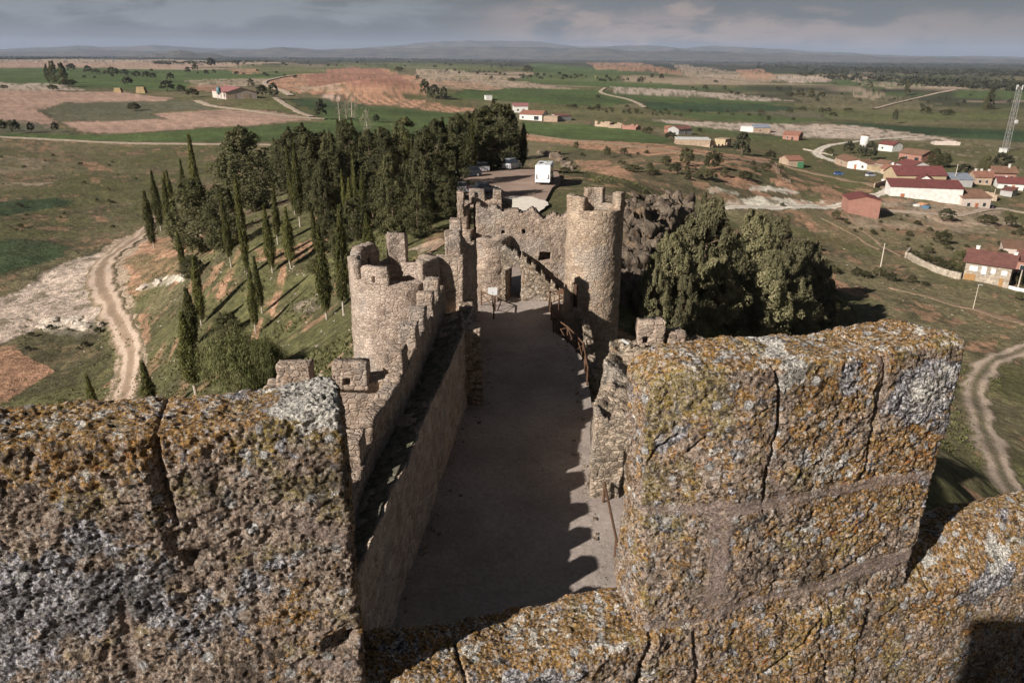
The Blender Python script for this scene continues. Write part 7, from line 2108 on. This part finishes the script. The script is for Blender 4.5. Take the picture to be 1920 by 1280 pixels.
# village vehicles
def vroad(px, py): return at(px, py)
car(vroad(1572.5, 328), R(10), paint('blue_paint', (0.05, 0.12, 0.32)), 'small blue car on the grass left of the village', hatch, hgl, group='vehicles in the village')
car(vroad(1671, 345), R(30), P_DRK, 'black car beside the left end of the ochre farm building', hatch, hgl, group='vehicles in the village')
car(vroad(1632, 331), R(20), P_VAN, 'grey van behind the left village row', van, vgl, 1.8, .32, (-1.35, 1.35), 'parked_van', 'van', 'vehicles in the village')
car(vroad(1857, 391), R(60), P_DRK, 'dark car by the right wall of the small pink house', hatch, hgl, group='vehicles in the village')
car(vroad(1662, 340), R(200), P_WHT, 'white car near the end of the ochre farm building', hatch, hgl, group='vehicles in the village')
# heap of junk and tarpaulin beside the long shed
for (px_, py_, s_, col_, lab) in ((1731, 385, 1.6, (0.42, 0.22, 0.12), 'orange heap of rubble in front of the long white shed'), (1737, 390, 1.5, (0.08, 0.14, 0.20), 'blue tarpaulin heap beside the orange rubble'), (1714, 383, 1.3, (0.10, 0.08, 0.07), 'dark junk heap left of the orange rubble'), (1720, 386, 1.1, (0.5, 0.48, 0.45), 'pale sack between the dark junk and the orange rubble')):
    q = at(px_, py_); o = boulder('rubble_heap', q, (s_ * 1.8, s_ * 1.3, s_), lab, 'heaps in front of the long white shed', plain('heap_' + lab.split()[0], col_, .9, .3, 3), len(lab), 10, 0.3, 0.5); o['category'] = 'heap'
# ------------------------------------------------------------------ sun, sky, haze
SUN_AZ, SUN_EL = R(50), R(28)     # azimuth the light travels to, measured from +Y towards +X
ld = Vector((math.sin(SUN_AZ) * math.cos(SUN_EL), math.cos(SUN_AZ) * math.cos(SUN_EL), -math.sin(SUN_EL)))
sun = bpy.data.lights.new('sun', 'SUN')
sun.energy = 5.0
sun.angle = R(0.5)
sun.color = (1.0, 0.93, 0.84)
so = bpy.data.objects.new('sun', sun)
so.rotation_euler = ld.to_track_quat('-Z', 'Y').to_euler()
so.location = (-40, -30, 60)
COL.objects.link(so)

w = bpy.data.worlds.new('World')
scene.world = w
w.use_nodes = True
nt = w.node_tree
nt.nodes.clear()
def wn(t, **k):
    n = nt.nodes.new(t)
    for a, b in k.items(): setattr(n, a, b)
    return n
out = wn('ShaderNodeOutputWorld'); bg = wn('ShaderNodeBackground'); bg.inputs['Strength'].default_value = 0.1
sky = wn('ShaderNodeTexSky', sky_type='NISHITA'); sky.sun_disc = False
sky.sun_elevation = SUN_EL
sky.sun_rotation = math.pi + SUN_AZ
tc = wn('ShaderNodeTexCoord')
def wnoise(scale, detail, off, sc, rough=0.55, dist=0.0):
    mp = wn('ShaderNodeMapping'); nt.links.new(tc.outputs['Generated'], mp.inputs['Vector'])
    mp.inputs['Location'].default_value = off; mp.inputs['Scale'].default_value = sc
    n = wn('ShaderNodeTexNoise'); n.inputs['Scale'].default_value = scale; n.inputs['Detail'].default_value = detail
    n.inputs['Roughness'].default_value = rough; n.inputs['Distortion'].default_value = dist
    nt.links.new(mp.outputs[0], n.inputs['Vector'])
    return n.outputs['Fac']
def wramp(v, a, b, lo=0.0, hi=1.0):
    m = wn('ShaderNodeMapRange'); m.interpolation_type = 'SMOOTHSTEP'
    nt.links.new(v, m.inputs['Value'])
    for k, q in zip(('From Min', 'From Max', 'To Min', 'To Max'), (a, b, lo, hi)): m.inputs[k].default_value = q
    return m.outputs[0]
def wmix(f, a, b):
    m = wn('ShaderNodeMix', data_type='RGBA')
    for s, v in ((m.inputs['Factor'], f), (m.inputs[6], a), (m.inputs[7], b)):
        if isinstance(v, bpy.types.NodeSocket): nt.links.new(v, s)
        else: s.default_value = (*v, 1) if isinstance(v, tuple) else v
    return m.outputs[2]
def wmath(op, a, b):
    m = wn('ShaderNodeMath', operation=op)
    for s, v in ((m.inputs[0], a), (m.inputs[1], b)):
        if isinstance(v, bpy.types.NodeSocket): nt.links.new(v, s)
        else: s.default_value = v
    return m.outputs[0]
sx = wn('ShaderNodeSeparateXYZ'); nt.links.new(tc.outputs['Generated'], sx.inputs[0])
X, Z = sx.outputs['X'], sx.outputs['Z']
# grey rain cloud, darker to the right, opened by bluish gaps and lit warm near the horizon
base = wmix(wramp(X, -0.55, 0.5), (1.30, 1.38, 1.50), (0.86, 0.89, 0.96))
big = wnoise(3.2, 7, (3.1, 0.4, 1.7), (1.0, 1.0, 3.4), 0.55, 0.3)
puff = wnoise(9.0, 7, (5.1, 1.4, 0.7), (1.0, 1.0, 3.0), 0.6, 0.6)
zz = wmath('ADD', Z, wmath('MULTIPLY', wmath('SUBTRACT', puff, 0.5), 0.085))
# blue-grey opening at the upper left, over a ragged low bank of cloud
gap = wmath('MULTIPLY', wramp(zz, 0.028, 0.042), wramp(wmath('ADD', X, wmath('MULTIPLY', big, 0.3)), 0.16, -0.04))
base = wmix(wmath('MULTIPLY', gap, 0.85), base, (1.95, 2.1, 2.3))
dk = wnoise(6.5, 7, (8.2, 2.2, 0.3), (1.0, 1.0, 4.5), 0.62, 0.5)
base = wmix(wmath('MULTIPLY', wramp(dk, 0.42, 0.60), 0.85), base, (0.80, 0.83, 0.90))
low = wramp(Z, 0.004, 0.03, 1.0, 0.0)
base = wmix(wmath('MULTIPLY', low, 0.6), base, (1.15, 1.2, 1.34))
wm = wnoise(8.0, 7, (1.3, 5.4, 2.2), (1.0, 1.0, 3.6), 0.62, 0.5)
warm = wmath('MULTIPLY', wmath('MULTIPLY', wramp(wm, 0.38, 0.54), wramp(zz, 0.006, 0.026)), wmath('MULTIPLY', wramp(zz, 0.062, 0.036), wramp(X, -0.10, 0.06)))
warm = wmath('MULTIPLY', warm, wramp(X, 0.62, 0.25, 0.35, 1.0))
base = wmix(wmath('MULTIPLY', warm, 0.85), base, (3.2, 2.35, 2.0))
# sky overhead, out of view, dimmed to cut the fill light in the shadows
dim = wn('ShaderNodeVectorMath', operation='SCALE'); nt.links.new(base, dim.inputs[0]); nt.links.new(wramp(Z, 0.09, 0.4, 0.80, 0.26), dim.inputs['Scale'])
fin = wmix(0.95, sky.outputs[0], dim.outputs[0])
nt.links.new(fin, bg.inputs['Color'])
nt.links.new(bg.outputs[0], out.inputs['Surface'])

# the air between here and the far hills
mh = bpy.data.materials.new('haze_air'); mh.use_nodes = True
hn = mh.node_tree; hn.nodes.clear()
ho = hn.nodes.new('ShaderNodeOutputMaterial'); hv = hn.nodes.new('ShaderNodeVolumePrincipled')
hv.inputs['Color'].default_value = (0.62, 0.74, 1.0, 1)
hv.inputs['Density'].default_value = 0.000038
hv.inputs['Anisotropy'].default_value = 0.0
hn.links.new(hv.outputs[0], ho.inputs['Volume'])
if HAZE:
    hz = MB().box(0, 0, -75, 56000, 56000, 75 + 420).build('haze', mh)
    tag(hz, 'thin bluish air over the whole plain', None, None, 'stuff')

scene.view_settings.view_transform = 'Standard'
scene.view_settings.look = 'None'
scene.view_settings.exposure = 0.6
scene.view_settings.gamma = 1.0
scene.cycles.use_denoising = True
scene.cycles.max_bounces = 4
scene.cycles.diffuse_bounces = 2
scene.cycles.transparent_max_bounces = 6
scene.cycles.volume_bounces = 0
